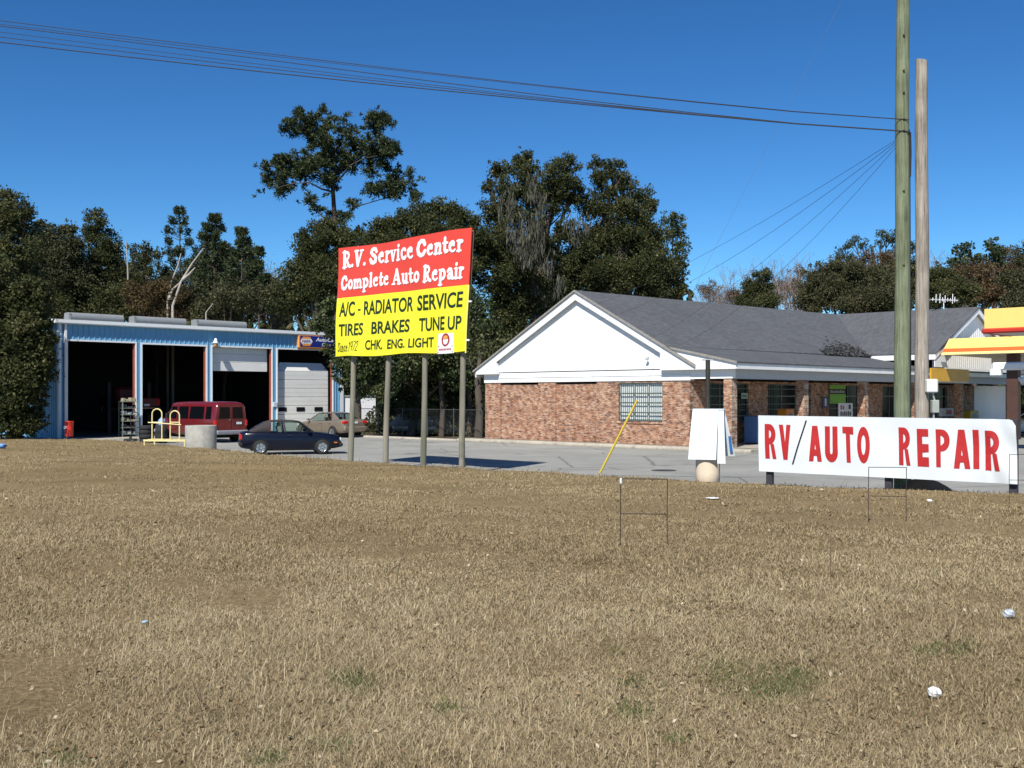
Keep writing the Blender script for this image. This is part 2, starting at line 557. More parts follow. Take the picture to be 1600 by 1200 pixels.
def soil_mat():
    m, nt, p = _new("lawn_thatch")
    n, l = nt.nodes, nt.links
    tc = n.new("ShaderNodeTexCoord")
    def noise(sc, det=8, ro=.7):
        q = n.new("ShaderNodeTexNoise"); q.inputs["Scale"].default_value = sc; q.inputs["Detail"].default_value = det; q.inputs["Roughness"].default_value = ro
        l.new(tc.outputs["Object"], q.inputs["Vector"]); return q
    a = noise(22, 10, .8); b = noise(.35)
    r1 = n.new("ShaderNodeValToRGB")
    r1.color_ramp.elements[0].position = .33; r1.color_ramp.elements[0].color = (.10, .073, .035, 1)
    r1.color_ramp.elements[1].position = .66; r1.color_ramp.elements[1].color = (.395, .30, .165, 1)
    e = r1.color_ramp.elements.new(.5); e.color = (.235, .176, .094, 1)
    l.new(a.outputs["Fac"], r1.inputs[0])
    r2 = n.new("ShaderNodeValToRGB")
    r2.color_ramp.elements[0].position = .35; r2.color_ramp.elements[0].color = (.78, .76, .70, 1)
    r2.color_ramp.elements[1].position = .65; r2.color_ramp.elements[1].color = (1.1, 1.08, 1.05, 1)
    l.new(b.outputs["Fac"], r2.inputs[0])
    mx = n.new("ShaderNodeMix"); mx.data_type = 'RGBA'; mx.blend_type = 'MULTIPLY'; mx.inputs[0].default_value = 1
    l.new(r1.outputs[0], mx.inputs[6]); l.new(r2.outputs[0], mx.inputs[7])
    l.new(mx.outputs[2], p.inputs["Base Color"])
    p.inputs["Roughness"].default_value = 1; p.inputs["Specular IOR Level"].default_value = .1
    bm_ = n.new("ShaderNodeBump"); bm_.inputs["Strength"].default_value = .8; bm_.inputs["Distance"].default_value = .03
    l.new(a.outputs["Fac"], bm_.inputs["Height"]); l.new(bm_.outputs[0], p.inputs["Normal"])
    return m

def build_ground():
    g = MB()
    g.add([(-700, -700, -.12), (700, -700, -.12), (700, 900, -.12), (-700, 900, -.12)], [(0, 1, 2, 3)])
    g.build("ground", mat("forest_soil", (.075, .06, .035), .95, scale=.4, var=.4, dirt=((.10, .085, .03), .15, .45, .65)), kind="structure")
    # lawn sheet following its edge
    E = edge_resample(.5)
    ts = np.array([0, .004, .01, .02, .035, .055, .08, .11, .15, .2, .26, .33, .41, .5, .6, .7, .8, .9, 1.0])
    vs = []
    for p in E:
        w = edge_wobble(p)
        nx, ny = p[0] * .35, -9.0 if p[1] > 0 else -25.0
        dv = np.array((nx, ny)) - p; L = np.linalg.norm(dv); dv /= L
        o = p - dv * w
        out = o - dv * .16
        vs.append((out[0], out[1], -.06))
        for t in ts:
            q = o + dv * (L * t)
            z = float(lawn_z(q[1])) + float(lawn_bump(q[0], q[1]))
            if t == 0: z -= .05
            vs.append((q[0], q[1], z))
    m_ = len(ts) + 1
    fs = [[i * m_ + j, (i + 1) * m_ + j, (i + 1) * m_ + j + 1, i * m_ + j + 1] for i in range(len(E) - 1) for j in range(m_ - 1)]
    o = fast_mesh("lawn", np.array(vs), np.array(fs), soil_mat(), smooth=True)
    tag(o, kind="structure")

def asphalt_mat():
    m, nt, p = _new("asphalt")
    n, l = nt.nodes, nt.links
    tc = n.new("ShaderNodeTexCoord")
    def noise(sc, det=8, ro=.7, vec=None):
        q = n.new("ShaderNodeTexNoise"); q.inputs["Scale"].default_value = sc; q.inputs["Detail"].default_value = det; q.inputs["Roughness"].default_value = ro
        l.new(vec or tc.outputs["Object"], q.inputs["Vector"]); return q
    a = noise(.25); b = noise(14, 10, .8)
    r1 = n.new("ShaderNodeValToRGB")
    r1.color_ramp.elements[0].position = .35; r1.color_ramp.elements[0].color = (.25, .247, .222, 1)
    r1.color_ramp.elements[1].position = .65; r1.color_ramp.elements[1].color = (.345, .34, .31, 1)
    l.new(a.outputs["Fac"], r1.inputs[0])
    r2 = n.new("ShaderNodeValToRGB")
    r2.color_ramp.elements[0].position = .3; r2.color_ramp.elements[0].color = (.72, .72, .72, 1)
    r2.color_ramp.elements[1].position = .7; r2.color_ramp.elements[1].color = (1.15, 1.15, 1.15, 1)
    l.new(b.outputs["Fac"], r2.inputs[0])
    mx = n.new("ShaderNodeMix"); mx.data_type = 'RGBA'; mx.blend_type = 'MULTIPLY'; mx.inputs[0].default_value = 1
    l.new(r1.outputs[0], mx.inputs[6]); l.new(r2.outputs[0], mx.inputs[7])
    # oil stains
    s = noise(.55, 4, .5)
    mr = n.new("ShaderNodeMapRange"); mr.inputs["From Min"].default_value = .62; mr.inputs["From Max"].default_value = .72
    l.new(s.outputs["Fac"], mr.inputs["Value"])
    m2 = n.new("ShaderNodeMix"); m2.data_type = 'RGBA'
    l.new(mr.outputs[0], m2.inputs[0]); l.new(mx.outputs[2], m2.inputs[6]); m2.inputs[7].default_value = (.16, .155, .15, 1)
    # thin cracks
    wv = noise(.8, 3)
    mxv = n.new("ShaderNodeMix"); mxv.data_type = 'VECTOR'; mxv.inputs[0].default_value = .15
    l.new(tc.outputs["Object"], mxv.inputs[4]); l.new(wv.outputs["Color"], mxv.inputs[5])
    vo = n.new("ShaderNodeTexVoronoi"); vo.feature = 'DISTANCE_TO_EDGE'; vo.inputs["Scale"].default_value = .22
    l.new(mxv.outputs[1], vo.inputs["Vector"])
    mr2 = n.new("ShaderNodeMapRange"); mr2.inputs["From Min"].default_value = .004; mr2.inputs["From Max"].default_value = .010
    mr2.inputs["To Min"].default_value = .55; mr2.inputs["To Max"].default_value = 0
    l.new(vo.outputs["Distance"], mr2.inputs["Value"])
    m3 = n.new("ShaderNodeMix"); m3.data_type = 'RGBA'
    l.new(mr2.outputs[0], m3.inputs[0]); l.new(m2.outputs[2], m3.inputs[6]); m3.inputs[7].default_value = (.08, .08, .07, 1)
    l.new(m3.outputs[2], p.inputs["Base Color"])
    p.inputs["Roughness"].default_value = .9; p.inputs["Specular IOR Level"].default_value = .25
    return m

BA = R(-44.1)                       # the brick building: local x along the gable front, y into the depth
BO = Vector((-1.43, 57.4, 0))
BF = VPlane(BO.x, BO.y, BA)
def b2w(a, v, z=0):
    return Vector((BO.x + a * math.cos(BA) - v * math.sin(BA), BO.y + a * math.sin(BA) + v * math.cos(BA), z))
GA = R(44.6)                        # the garage: local x along the door front, y into the depth
GO = Vector((-25.6, 60.8, 0))
GF = VPlane(GO.x, GO.y, GA)

def build_lot():
    g = MB()
    pts = [(-26, 54), (-10, 30), (0, 20), (12, 8), (60, -25), (140, 0), (140, 110), (70, 110), b2w(16.98, 60), b2w(16.98, -1.24), b2w(-40, -1.3), (-60, 110), (-60, 60)]
    g.add([(p[0], p[1], 0.0) for p in pts], [list(range(len(pts)))])
    g.build("parking_lot", asphalt_mat(), kind="structure")
    dc = ground_at(1037, 735, .004)
    q = MB(); q.lathe([(0, .0), (.40, .0), (.40, .006), (.36, .010), (0, .010)], c=(0, 0, 0), n=24); dco = q.build("drain_cover", mat("cast_iron", (.035, .033, .03), .6)); dco.location = dc; tag(dco, "dark round iron drain cover in the lot before the barred window", "drain cover")
    conc = mat("old_concrete", (.40, .36, .29), .9, scale=1.2, var=.2, dirt=((.20, .18, .15), 2.2, .52, .75), bump=.3)
    # sidewalk with kerb in front of the brick building and around its porch
    s = MB()
    def slab(a0, a1, v0, v1, z):
        prof = [(v0, -.05), (v0, z - .05), (v0 + .05, z), (v1, z), (v1, -.05)]
        ring = lambda a: [tuple(b2w(a, v, zz)) for v, zz in prof]
        s.loft([ring(a0), ring(a1)])
    slab(-.9, 17.0, -1.25, .05, .15)
    s.prism([tuple(b2w(a, v, .146)) for a, v in ((13.1, .05), (17.0, .05), (17.0, 40), (13.1, 40))], (0, 0, -.2))
    s.build("sidewalk", conc, kind="structure")
    k = MB(); s = k
    for i in range(9):
        slab(-14.2 + i * 1.48, -14.2 + i * 1.48 + 1.45, -1.3, -.95 , .11)
    k.build("kerb", conc, kind="structure")
    ap = MB()
    ca, sa = math.cos(GA), math.sin(GA)
    gw = lambda x, y, z: (GO.x + x * ca - y * sa, GO.y + x * sa + y * ca, z)
    ap.prism([gw(-.3, .0, -.05), gw(17.3, .0, -.05), gw(17.3, -3.2, -.05), gw(1.2, -3.2, -.05)], (0, 0, .078))
    ap.build("apron", mat("apron_concrete", (.42, .38, .31), .9, scale=.8, var=.18, dirt=((.2, .18, .15), 1.4, .5, .7)), kind="structure")

# ------------------------------------------------------------------ brick building
def build_brick():
    white = mat("white_paint", (.80, .80, .79), .55, var=.04, scale=1.5, dirt=((.62, .61, .58), 2.5, .56, .8))
    siding = mat("white_siding", (.82, .82, .81), .6, var=.04, scale=1.2)
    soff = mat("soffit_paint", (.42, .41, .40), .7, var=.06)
    shing, nt, p = _new("shingles")
    n, l = nt.nodes, nt.links
    tc = n.new("ShaderNodeTexCoord")
    bt = n.new("ShaderNodeTexBrick"); bt.inputs["Scale"].default_value = 1
    bt.inputs["Brick Width"].default_value = .32; bt.inputs["Row Height"].default_value = .145; bt.inputs["Mortar Size"].default_value = .012
    bt.inputs["Color1"].default_value = (.088, .091, .099, 1); bt.inputs["Color2"].default_value = (.116, .120, .129, 1); bt.inputs["Mortar"].default_value = (.08, .083, .09, 1)
    sp = n.new("ShaderNodeSeparateXYZ"); l.new(tc.outputs["Object"], sp.inputs[0])
    cb = n.new("ShaderNodeCombineXYZ"); l.new(sp.outputs[1], cb.inputs[0]); l.new(sp.outputs[0], cb.inputs[1])
    l.new(cb.outputs[0], bt.inputs["Vector"])
    nz = n.new("ShaderNodeTexNoise"); nz.inputs["Scale"].default_value = .5; nz.inputs["Detail"].default_value = 9; nz.inputs["Roughness"].default_value = .75
    l.new(tc.outputs["Object"], nz.inputs["Vector"])
    rr = n.new("ShaderNodeValToRGB"); rr.color_ramp.elements[0].position = .3; rr.color_ramp.elements[0].color = (.88, .88, .88, 1)
    rr.color_ramp.elements[1].position = .7; rr.color_ramp.elements[1].color = (1.12, 1.12, 1.10, 1)
    l.new(nz.outputs["Fac"], rr.inputs[0])
    mx = n.new("ShaderNodeMix"); mx.data_type = 'RGBA'; mx.blend_type = 'MULTIPLY'; mx.inputs[0].default_value = 1
    l.new(bt.outputs["Color"], mx.inputs[6]); l.new(rr.outputs[0], mx.inputs[7]); l.new(mx.outputs[2], p.inputs["Base Color"])
    p.inputs["Roughness"].default_value = .95; p.inputs["Specular IOR Level"].default_value = .2
    bx, by = mat_brick("brick_front", 0), mat_brick("brick_porch", 1)
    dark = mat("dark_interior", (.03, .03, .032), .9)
    steel = mat("window_bars", (.07, .10, .09), .5, var=.1)
    alum = mat("window_frame", (.45, .46, .45), .4, var=.05)

    b = thing("brick_building", "brick shop with white gable, grey shingle roof and a long porch behind the banner", "building", BO, BA)
    ZB, ZT = .12, 3.10
    # front wall, with two shallow bricked-in openings and one window hole
    rec = [(1.15, 3.85), (5.03, 7.69)]
    win = (9.03, 11.6, 1.20, 3.02)
    w = MB()
    xs = [0]
    for r in rec: xs += list(r)
    xs += [win[0]]
    for i in range(0, len(xs), 2):
        w.span(xs[i], xs[i + 1], 0, .30, ZB, ZT)
    for r in rec:
        w.span(r[0], r[1], .07, .30, ZB, ZT - .10)
    w.span(win[0], win[1], 0, .30, ZB, win[2]); w.span(win[0], win[1], 0, .30, win[3], ZT)
    w.span(win[1], 13.1, 0, .30, ZB, ZT)
    w.build("wall", bx, b)
    w = MB(); w.span(-.0, .30, .303, 33, ZB, ZT + .4); w.build("wall", by, b)
    w = MB(); w.span(.303, 13.0, 32.7, 33, ZB, ZT + .4); w.build("wall", bx, b)
    # porch wall with window holes
    wins = [(1.39, 4.93, 1.2), (6.7, 11.0, 1.2), (12.9, 17.6, 1.2), (19.3, 22.6, .15), (24.5, 28.5, .15)]
    w = MB(); v = .303; ZW = ZT - .1
    w.span(12.8, 13.1, .303, 33, ZW, ZT)
    for w0, w1, zb in wins:
        w.span(12.8, 13.1, v, w0, ZB, ZW)
        if zb > .2: w.span(12.8, 13.1, w0, w1, ZB, zb)
        v = w1
    w.span(12.8, 13.1, v, 33, ZB, ZW)
    w.build("wall", by, b)
    w = MB(); w.span(12.8, 13.1, 33.003, 39, ZB, ZT); w.build('wall', siding, b, 'white painted wall at the far end of the porch')
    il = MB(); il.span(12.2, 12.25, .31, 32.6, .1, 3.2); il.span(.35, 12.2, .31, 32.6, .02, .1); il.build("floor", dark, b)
    for i, (w0, w1, zb) in enumerate(wins):
        f = MB()
        f.span(12.93, 13.0, w0, w1, zb, zb + .06); f.span(12.93, 13.0, w0, w1, ZW - .06, ZW)
        nv = max(2, int(round((w1 - w0) / 1.3)))
        for k in range(nv + 1):
            vv = w0 + .03 + (w1 - w0 - .06) * k / nv
            f.span(12.93, 13.0, vv - .03, vv + .03, zb + .06, ZW - .06)
        for k in range(nv):
            a0 = w0 + .06 + (w1 - w0 - .06) * k / nv; a1 = w0 + (w1 - w0 - .06) * (k + 1) / nv
            f.span(12.93, 13.0, a0, a1, 2.36, 2.42)
            if zb > .2: f.span(12.93, 13.0, a0, a1, 1.72, 1.76)
        fo = f.build("window", mat("porch_mullion", (.11, .115, .11), .5), b)
        g = MB(); g.span(12.955, 12.965, w0 + .02, w1 - .02, zb + .03, ZW - .03); g.build("pane", mat("dark_glass", (.006, .007, .008), .15, spec=.08) if i == 0 else MATS["dark_glass"], fo)
        if i < 2:
            br = MB()
            for k in range(int((w1 - w0) / .16)):
                vv = w0 + .1 + k * .16
                if i == 1 and 1.0 < vv - w0 < 2.9: continue
                br.span(13.02, 13.035, vv - .008, vv + .008, zb, ZW - .02)
            for zz in (zb + .25, 2.0, 2.75): br.span(13.036, 13.05, w0, w1, zz - .02, zz + .02)
            br.build("security_bars", steel, fo)
    # front gable window with blinds and bars
    f = MB()
    f.span(win[0], win[1], .08, .14, win[3] - .05, win[3]); f.span(win[0], win[1], .08, .14, win[2], win[2] + .05)
    for k in range(4):
        xx = win[0] + .03 + (win[1] - win[0] - .06) * k / 3
        f.span(xx - .03, xx + .03, .08, .14, win[2] + .05, win[3] - .05)
    fo = f.build("window", alum, b)
    g = MB()
    nb = 46
    for k in range(nb):
        x0 = win[0] + .06 + (win[1] - win[0] - .12) * k / nb
        g.box((x0 + .028, .16, (win[2] + win[3]) / 2), (.05, .006, win[3] - win[2] - .1), rot=(0, 0, .25))
    g.build("blind", mat("vertical_blinds", (.72, .76, .74), .6, var=.05), fo)
    br = MB()
    nb = 22
    for k in range(nb):
        x0 = win[0] + .05 + (win[1] - win[0] - .1) * k / (nb - 1)
        br.span(x0 - .010, x0 + .010, .02, .04, win[2] + .02, win[3] - .02)
    for zz in (1.28, 1.62, 2.08, 2.52): br.span(win[0] + .03, win[1] - .03, .0, .018, zz - .03, zz + .03)
    br.build("security_bars", steel, fo)
    sl = MB(); sl.span(win[0] - .06, win[1] + .06, -.05, .08, win[2] - .09, win[2] - .002)
    sl.build("sill", bx, fo)
    # frieze under the gable and along the porch
    fr = MB()
    fr.span(-.03, 13.15, -.05, .0, ZT + .002, 3.60)
    fr.span(-.03, 13.15, .002, .3, ZT + .002, 3.60)
    fr.span(-.06, 13.15, -.075, -.052, 3.34, 3.36)
    fr.span(13.153, 15.35, -.03, .22, ZT + .06, 3.60)
    fr.build("frieze", white, b)
    fr = MB(); fr.span(15.02, 15.35, .223, 38, ZT + .06, 3.60); fr.build("beam", mat("shaded_beam_white", (.44, .45, .47), .6, var=.06), b)  # white beam toned grey, the porch shade is put into its colour
    # brick porch columns, each its own part
    for v0 in (.0, 6.28, 12.56, 18.84, 25.12, 33.7):
        c = MB(); c.span(14.88, 15.3, v0, v0 + .42, ZB, ZT + .057)
        c.build("column", bx, b)
    # gable siding
    g = MB()
    ap, zr = 6.6, 7.45
    tri = [(.0, 3.64), (13.2, 3.64), (13.2, 3.85), (ap, zr - .12), (.0, 3.85)]
    g.prism([(x, -.09, z) for x, z in tri], (0, .12, 0))
    for k in range(43):
        x = .3 + k * .3
        ztop = min(3.85 + (zr - .12 - 3.85) * (x / ap if x < ap else (13.2 - x) / (13.2 - ap)), 9)
        g.box((x, -.092, (3.66 + ztop) / 2), (.012, .008, max(.05, ztop - 3.70)))
    g.build("gable_siding", siding, b)
    for la in (10.9,):
        q = MB(); q.lathe([(0, .08), (.03, .075), (.09, .0), (.085, -.015), (0, -.015)], c=(la, -.26, 4.08), n=12); q.tube([(la, -.09, 4.2), (la, -.26, 4.19)], .02, 6); q.build("floodlight", mat("lamp_shade_grey", (.30, .31, .32), .5), b)
    # rake boards with boxed returns (front plane v = -.6)
    VF = -.32
    rk = MB()
    rk.prism([(x, VF, z) for x, z in ((-.4, 3.55), (1.15, 3.55), (1.15, 4.19), (ap, 7.10), (ap, 7.50), (-.4, 3.74))], (0, .05, 0))
    rk.prism([(x, VF - .003, z) for x, z in ((ap, 7.10), (11.7, 4.37), (11.7, 3.57), (15.72, 3.57), (15.72, 3.84), (12.05, 4.60), (ap, 7.50))], (0, .05, 0))
    rk.span(-.4, 1.1, VF + .052, -.10, 3.553, 3.575)
    rk.span(1.1, 1.15, VF + .052, -.095, 3.553, 4.14)
    rk.span(11.7, 11.75, VF + .052, -.095, 3.62, 4.3)
    rk.build("rake_board", white, b)
    # soffits under the rakes and under the porch eave
    sf = MB()
    sf.prism([(x, VF + .055, z) for x, z in ((-.35, 3.60), (ap, 7.36), (ap, 7.33), (-.35, 3.57))], (0, .17, 0))
    sf.prism([(x, VF + .055, z) for x, z in ((ap, 7.36), (12.0, 4.52), (12.0, 4.49), (ap, 7.33))], (0, .17, 0))
    sf.span(11.76, 15.70, VF + .055, -.055, 3.60, 3.63)
    sf.span(15.353, 15.68, -.05, 38, 3.60, 3.63)
    sf.span(13.12, 15.015, .23, 38, 3.50, 3.53)
    sf.build("soffit", soff, b)
    # roof
    rf = MB()
    th = .07
    def slope(pts):
        rf.prism(pts, (0, 0, -th))
    V0, VR, ZR2 = -.40, 26.4, 7.86
    slope([(ap, V0, 7.57), (ap, VR, ZR2), (12.0, VR, 4.80), (12.0, V0, 4.66)])
    slope([(ap, V0, 7.57), (-.55, V0, 3.74), (-.55, 33.4, 3.9), (ap, VR, ZR2)])
    slope([(12.0, V0, 4.66), (12.0, 39, 4.66), (15.78, 39, 3.88), (15.78, V0, 3.88)])
    slope([(ap - .01, VR, ZR2), (15.95, VR, 7.83), (15.95, 19.95, 4.86), (ap - .01, 19.95, 4.86)])
    slope([(-.55, VR, ZR2), (15.95, VR, 7.83), (15.95, 32.9, 4.80), (-.55, 32.9, 4.8)])
    rf.build("roof", shing, b)
    dr = MB()     # drip edge along the rakes
    dr.prism([(x, V0 - .012, z) for x, z in ((-.55, 3.66), (ap, 7.49), (ap, 7.58), (-.55, 3.75))], (0, .07, 0))
    dr.prism([(x, V0 - .012, z) for x, z in ((ap, 7.49), (13.65, 3.67), (13.65, 3.80), (ap, 7.58))], (0, .07, 0))
    dr.prism([(x, V0 - .014, z) for x, z in ((12.3, 4.53), (15.80, 3.80), (15.80, 3.895), (12.3, 4.62))], (0, .06, 0))
    dr.build("drip_edge", mat("weathered_metal", (.28, .26, .23), .6, var=.25, scale=8), b)
    fa = MB()
    fa.span(15.70, 15.74, -.265, 39, 3.57, 3.84)
    fa.span(12.05, 15.88, 19.98, 20.02, 4.47, 4.80)
    fa.span(-.5, -.46, -.26, 33, 3.4, 3.66)
    fa.build("fascia", white, b)
    # wing gable towards the street
    wg = MB()
    wv = (20.5, 26.4, 32.3)
    wg.prism([(15.50, v, z) for v, z in ((wv[0], 3.9), (wv[0], 4.85), (wv[1], 7.6), (wv[2], 4.85), (wv[2], 3.9))], (.08, 0, 0))
    for k in range(38):
        v = wv[0] + .15 + k * .31
        t = 1 - abs(v - wv[1]) / 5.9
        wg.box((15.584, v, 4.0 + (.75 + 2.7 * t) / 2), (.012, .02, .75 + 2.7 * t - .1))
    wg.build("gable_siding", siding, b)
    rb = MB()
    rb.prism([(15.85, v, z) for v, z in ((20.0, 4.50), (20.0, 4.76), (26.4, 7.77), (26.4, 7.42))], (.05, 0, 0))
    rb.prism([(15.852, v, z) for v, z in ((26.4, 7.42), (26.4, 7.77), (32.85, 4.74), (32.85, 4.48))], (.05, 0, 0))
    rb.prism([(15.80, v, z) for v, z in ((20.05, 4.05), (20.05, 4.47), (21.2, 4.97), (21.9, 4.05))], (.045, 0, 0))
    rb.build("rake_board", white, b)
    sf = MB()
    sf.prism([(15.59, v, z) for v, z in ((20.05, 4.70), (26.4, 7.66), (26.4, 7.63), (20.05, 4.67))], (.25, 0, 0))
    sf.prism([(15.59, v, z) for v, z in ((26.4, 7.66), (32.8, 4.68), (32.8, 4.65), (26.4, 7.63))], (.25, 0, 0))
    sf.build("soffit", soff, b)
    lf_ = np.random.default_rng(8)
    n = 3200
    t = lf_.random(n); vv = 14.5 + 6.2 * t
    aa = 11.95 - .1 - np.abs(lf_.normal(size=n)) * (.12 + .55 * np.clip((t - .1) * 1.6, 0, 1) * np.clip((1.05 - t) * 4, 0, 1)) + .3 * lf_.random(n)
    zz = np.interp(aa, [6.6, 12.0, 15.78], [7.78, 4.68, 3.88]) + .03 + .10 * lf_.random(n)
    v_, f_ = leaf_quads(np.stack([aa, vv, zz], 1), lf_.normal(size=(n, 3)) * np.array((1, 1, .3)), lf_.uniform(.1, .22, n), .6, lf_)
    dl = fast_mesh("leaf_drift", v_, f_, mat("leaf_litter", (.068, .068, .07), .9, var=.3))
    dl.matrix_world = Matrix.Translation(BO) @ Matrix.Rotation(BA, 4, 'Z')
    tag(dl, "dark drift of dead leaves lying in the roof valley above the porch", "leaf pile")
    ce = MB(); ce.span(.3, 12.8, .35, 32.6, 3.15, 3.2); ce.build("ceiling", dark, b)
    return b

# ------------------------------------------------------------------ garage
def build_garage():
    def ribbed(name, col, axis):
        return mat(name, col, .55, var=.05, scale=1.3, dirt=(tuple(c * .8 for c in col), 2.0, .58, .85))
    blue = ribbed("blue_steel", (.15, .37, .58), 0)
    trim = mat("white_trim", (.78, .80, .80), .5, var=.05)
    redj = mat("red_jamb", (.33, .085, .06), .6, var=.15)
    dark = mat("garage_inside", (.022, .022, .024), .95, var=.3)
    rfm = mat("grey_roof_steel", (.40, .41, .41), .5, var=.12)
    ventm = mat("ridge_vent_steel", (.235, .245, .25), .55, var=.1, scale=4)
    g = thing("blue_garage", "blue ribbed steel repair garage with tall open bays and white trim", "garage", GO, GA)
    s = lambda px: GF.s_at(px)
    L = s(533)
    H = 6.62
    doors = [(s(105.5), s(211), 5.54), (s(222), s(321.5), 5.50), (s(331.5), s(424), 5.50), (s(433.5), s(519), 5.50)]
    w = MB()
    x = 0.0
    piers = []
    for d0, d1, _ in doors:
        piers.append((x, d0)); x = d1
    piers.append((x, L))
    for p0, p1 in piers: w.span(p0, p1, 0, .18, 0, H)
    for d0, d1, dz in doors: w.span(d0, d1, 0, .18, dz, H)
    # standing ribs
    k = .16
    while k < L - .1:
        z0 = .02
        for d0, d1, dz in doors:
            if d0 - .06 < k < d1 + .06: z0 = dz + .12
        w.prism([(k - .045, 0, z0), (k - .022, -.032, z0), (k + .022, -.032, z0), (k + .045, 0, z0)], (0, 0, H - .02 - z0))
        k += .312
    w.build("wall", blue, g)
    sd = MB()
    D = 16.0
    sd.prism([(.0, .19, 0), (.0, D, 0), (.0, D, H), (.0, D / 2, H + .58), (.0, .19, H)], (.15, 0, 0))
    k = .5
    while k < D:
        zt = H + .55 * (1 - abs(k - D / 2) / (D / 2))
        sd.prism([(0, k - .045, .02), (-.034, k - .02, .02), (-.034, k + .02, .02), (0, k + .045, .02)], (0, 0, zt - .05))
        k += .312
    sd.build("wall", blue, g); sd = MB()
    sd.prism([(L - .15, .19, 0), (L - .15, D, 0), (L - .15, D, H), (L - .15, D / 2, H + .58), (L - .15, .19, H)], (.15, 0, 0))
    sd.build("wall", blue, g); sd = MB()
    sd.span(.16, L - .16, D - .2, D, 0, H)
    sd.build("wall", blue, g)
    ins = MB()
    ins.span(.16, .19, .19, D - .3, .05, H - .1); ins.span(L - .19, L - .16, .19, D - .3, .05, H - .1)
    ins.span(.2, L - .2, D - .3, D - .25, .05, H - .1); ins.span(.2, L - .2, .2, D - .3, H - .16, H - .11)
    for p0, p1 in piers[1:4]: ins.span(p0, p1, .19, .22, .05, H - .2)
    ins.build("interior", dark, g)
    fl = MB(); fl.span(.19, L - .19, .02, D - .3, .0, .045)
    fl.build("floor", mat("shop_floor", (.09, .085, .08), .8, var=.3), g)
    t = MB()
    for d0, d1, dz in doors:
        t.span(d0 - .10, d0, -.05, -.002, .02, dz + .10); t.span(d1, d1 + .10, -.05, -.002, .02, dz + .10)
        t.span(d0, d1, -.05, -.002, dz, dz + .10)
    t.span(-.05, .09, -.09, -.052, .02, H); t.span(-.05, -.036, -.05, .10, .02, H)
    t.span(L - .1, L + .14, -.09, -.052, .02, H)
    t.build("trim", trim, g)
    for d0, d1, dz in doors:
        j = MB()
        j.span(d1 - .03, d1 - .002, .005, .11, .05, dz - .02)
        j.span(d1 - .09, d1 - .0302, .08, .11, .05, dz - .02)
        j.build("door_jamb", redj, g)
    # gutter, downspout
    gt = MB()
    gt.prism([(-.35, -.32, H - .07), (-.35, -.29, H - .12), (-.35, -.02, H - .12), (-.35, -.02, H + .10), (-.35, -.32, H + .10)], (L + .7, 0, 0))
    gt.prism([(-.36, -.02, H - .08), (-.36, D / 2, H + .56), (-.36, D / 2, H + .78), (-.36, -.02, H + .12)], (.06, 0, 0))
    gt.build("gutter", trim, g)
    dp = MB(); dp.span(.24, .37, -.16, -.055, .1, H - .12); dp.build("downspout", trim, g)
    rf = MB()
    rf.prism([(-.34, -.16, H + .12), (-.34, D / 2, H + .72), (-.34, D / 2, H + .66), (-.34, -.16, H + .06)], (L + .68, 0, 0))
    rf.prism([(-.34, D + .3, H + .12), (-.34, D / 2, H + .72), (-.34, D / 2, H + .66), (-.34, D + .3, H + .06)], (L + .68, 0, 0))
    rf.build("roof", rfm, g)
    # three ridge vents; measured along the ridge
    ca, sa = math.cos(GA), math.sin(GA)
    rp = VPlane(GO.x - sa * (D / 2 - .35), GO.y + ca * (D / 2 - .35), GA)
    for p0, p1 in ((108, 193.5), (209.5, 291), (307, 385.5)):
        a, b_ = rp.s_at(p0), rp.s_at(p1)
        v = MB()
        zc = H + .66
        ring = [(-.36, 0), (-.38, .28), (-.32, .44), (-.2, .50), (.2, .50), (.32, .44), (.38, .28), (.36, 0)]
        v.loft([[(x_, D / 2 + y, zc + z) for y, z in ring] for x_ in (a, b_)])
        v.span(a - .02, a + .10, D / 2 - .39, D / 2 + .39, zc, zc + .47)
        v.build("ridge_vent", ventm, g)
    # third bay: sectional door rolled half up; fourth bay: door lowered, tilted top section
    pw = mat("white_door", (.74, .74, .71), .5, var=.05, scale=2)
    d0, d1, dz = doors[2]
    pd = MB()
    zb = GF.hit(380, 580)[1]
    for k in range(3):
        pd.bbox(d0 + .08, d1 - .13, .30, .36, zb + k * .55, zb + k * .55 + .54, .015)
    pd.build("overhead_door", pw, g)
    d0, d1, dz = doors[3]
    pd = MB()
    zt = GF.hit(470, 581)[1]
    n = 7; hh = zt / n
    for k in range(n):
        pd.bbox(d0 + .22, d1 - .13, .30, .36, .06 + k * hh, .06 + (k + 1) * hh - .025, .012)
        pd.span(d0 + .22, d1 - .13, .293, .30, .06 + (k + .5) * hh - .008, .06 + (k + .5) * hh + .008)
    pd.prism([(d0 + .22, .30, zt + .06), (d1 - .13, .30, zt + .06), (d1 - .5, .55, zt + .62), (d0 + .5, .55, zt + .62)], (0, .05, .0))
    po = pd.build("overhead_door", pw, g)
    zw = GF.hit(470, 639.5)[1]
    for k, (p0, p1) in enumerate(((438.5, 451.5), (467, 480), (495, 508))):
        wn_ = MB(); wn_.bbox(s(p0), s(p1), .27, .299, zw - .14, zw + .14, .01)
        wn_.build("window", mat("door_window", (.012, .012, .014), .1), po)
    # wall lamp between the second and third bay
    lp = MB()
    ls = s(333.5); lz = GF.hit(333, 536)[1]
    lp.lathe([(.0, .30), (.07, .28), (.10, .12), (.20, .0), (.19, -.03), (.0, -.03)], c=(ls, -.28, lz), n=14)
    lp.tube([(ls, -.04, lz + .1), (ls, -.2, lz + .2)], .03, 6)
    lo = lp.build("wall_lamp", trim, g)
    gl = MB(); gl.lathe([(.0, -.04), (.12, -.05), (.13, -.2), (.06, -.28), (0, -.29)], c=(ls, -.28, lz), n=12)
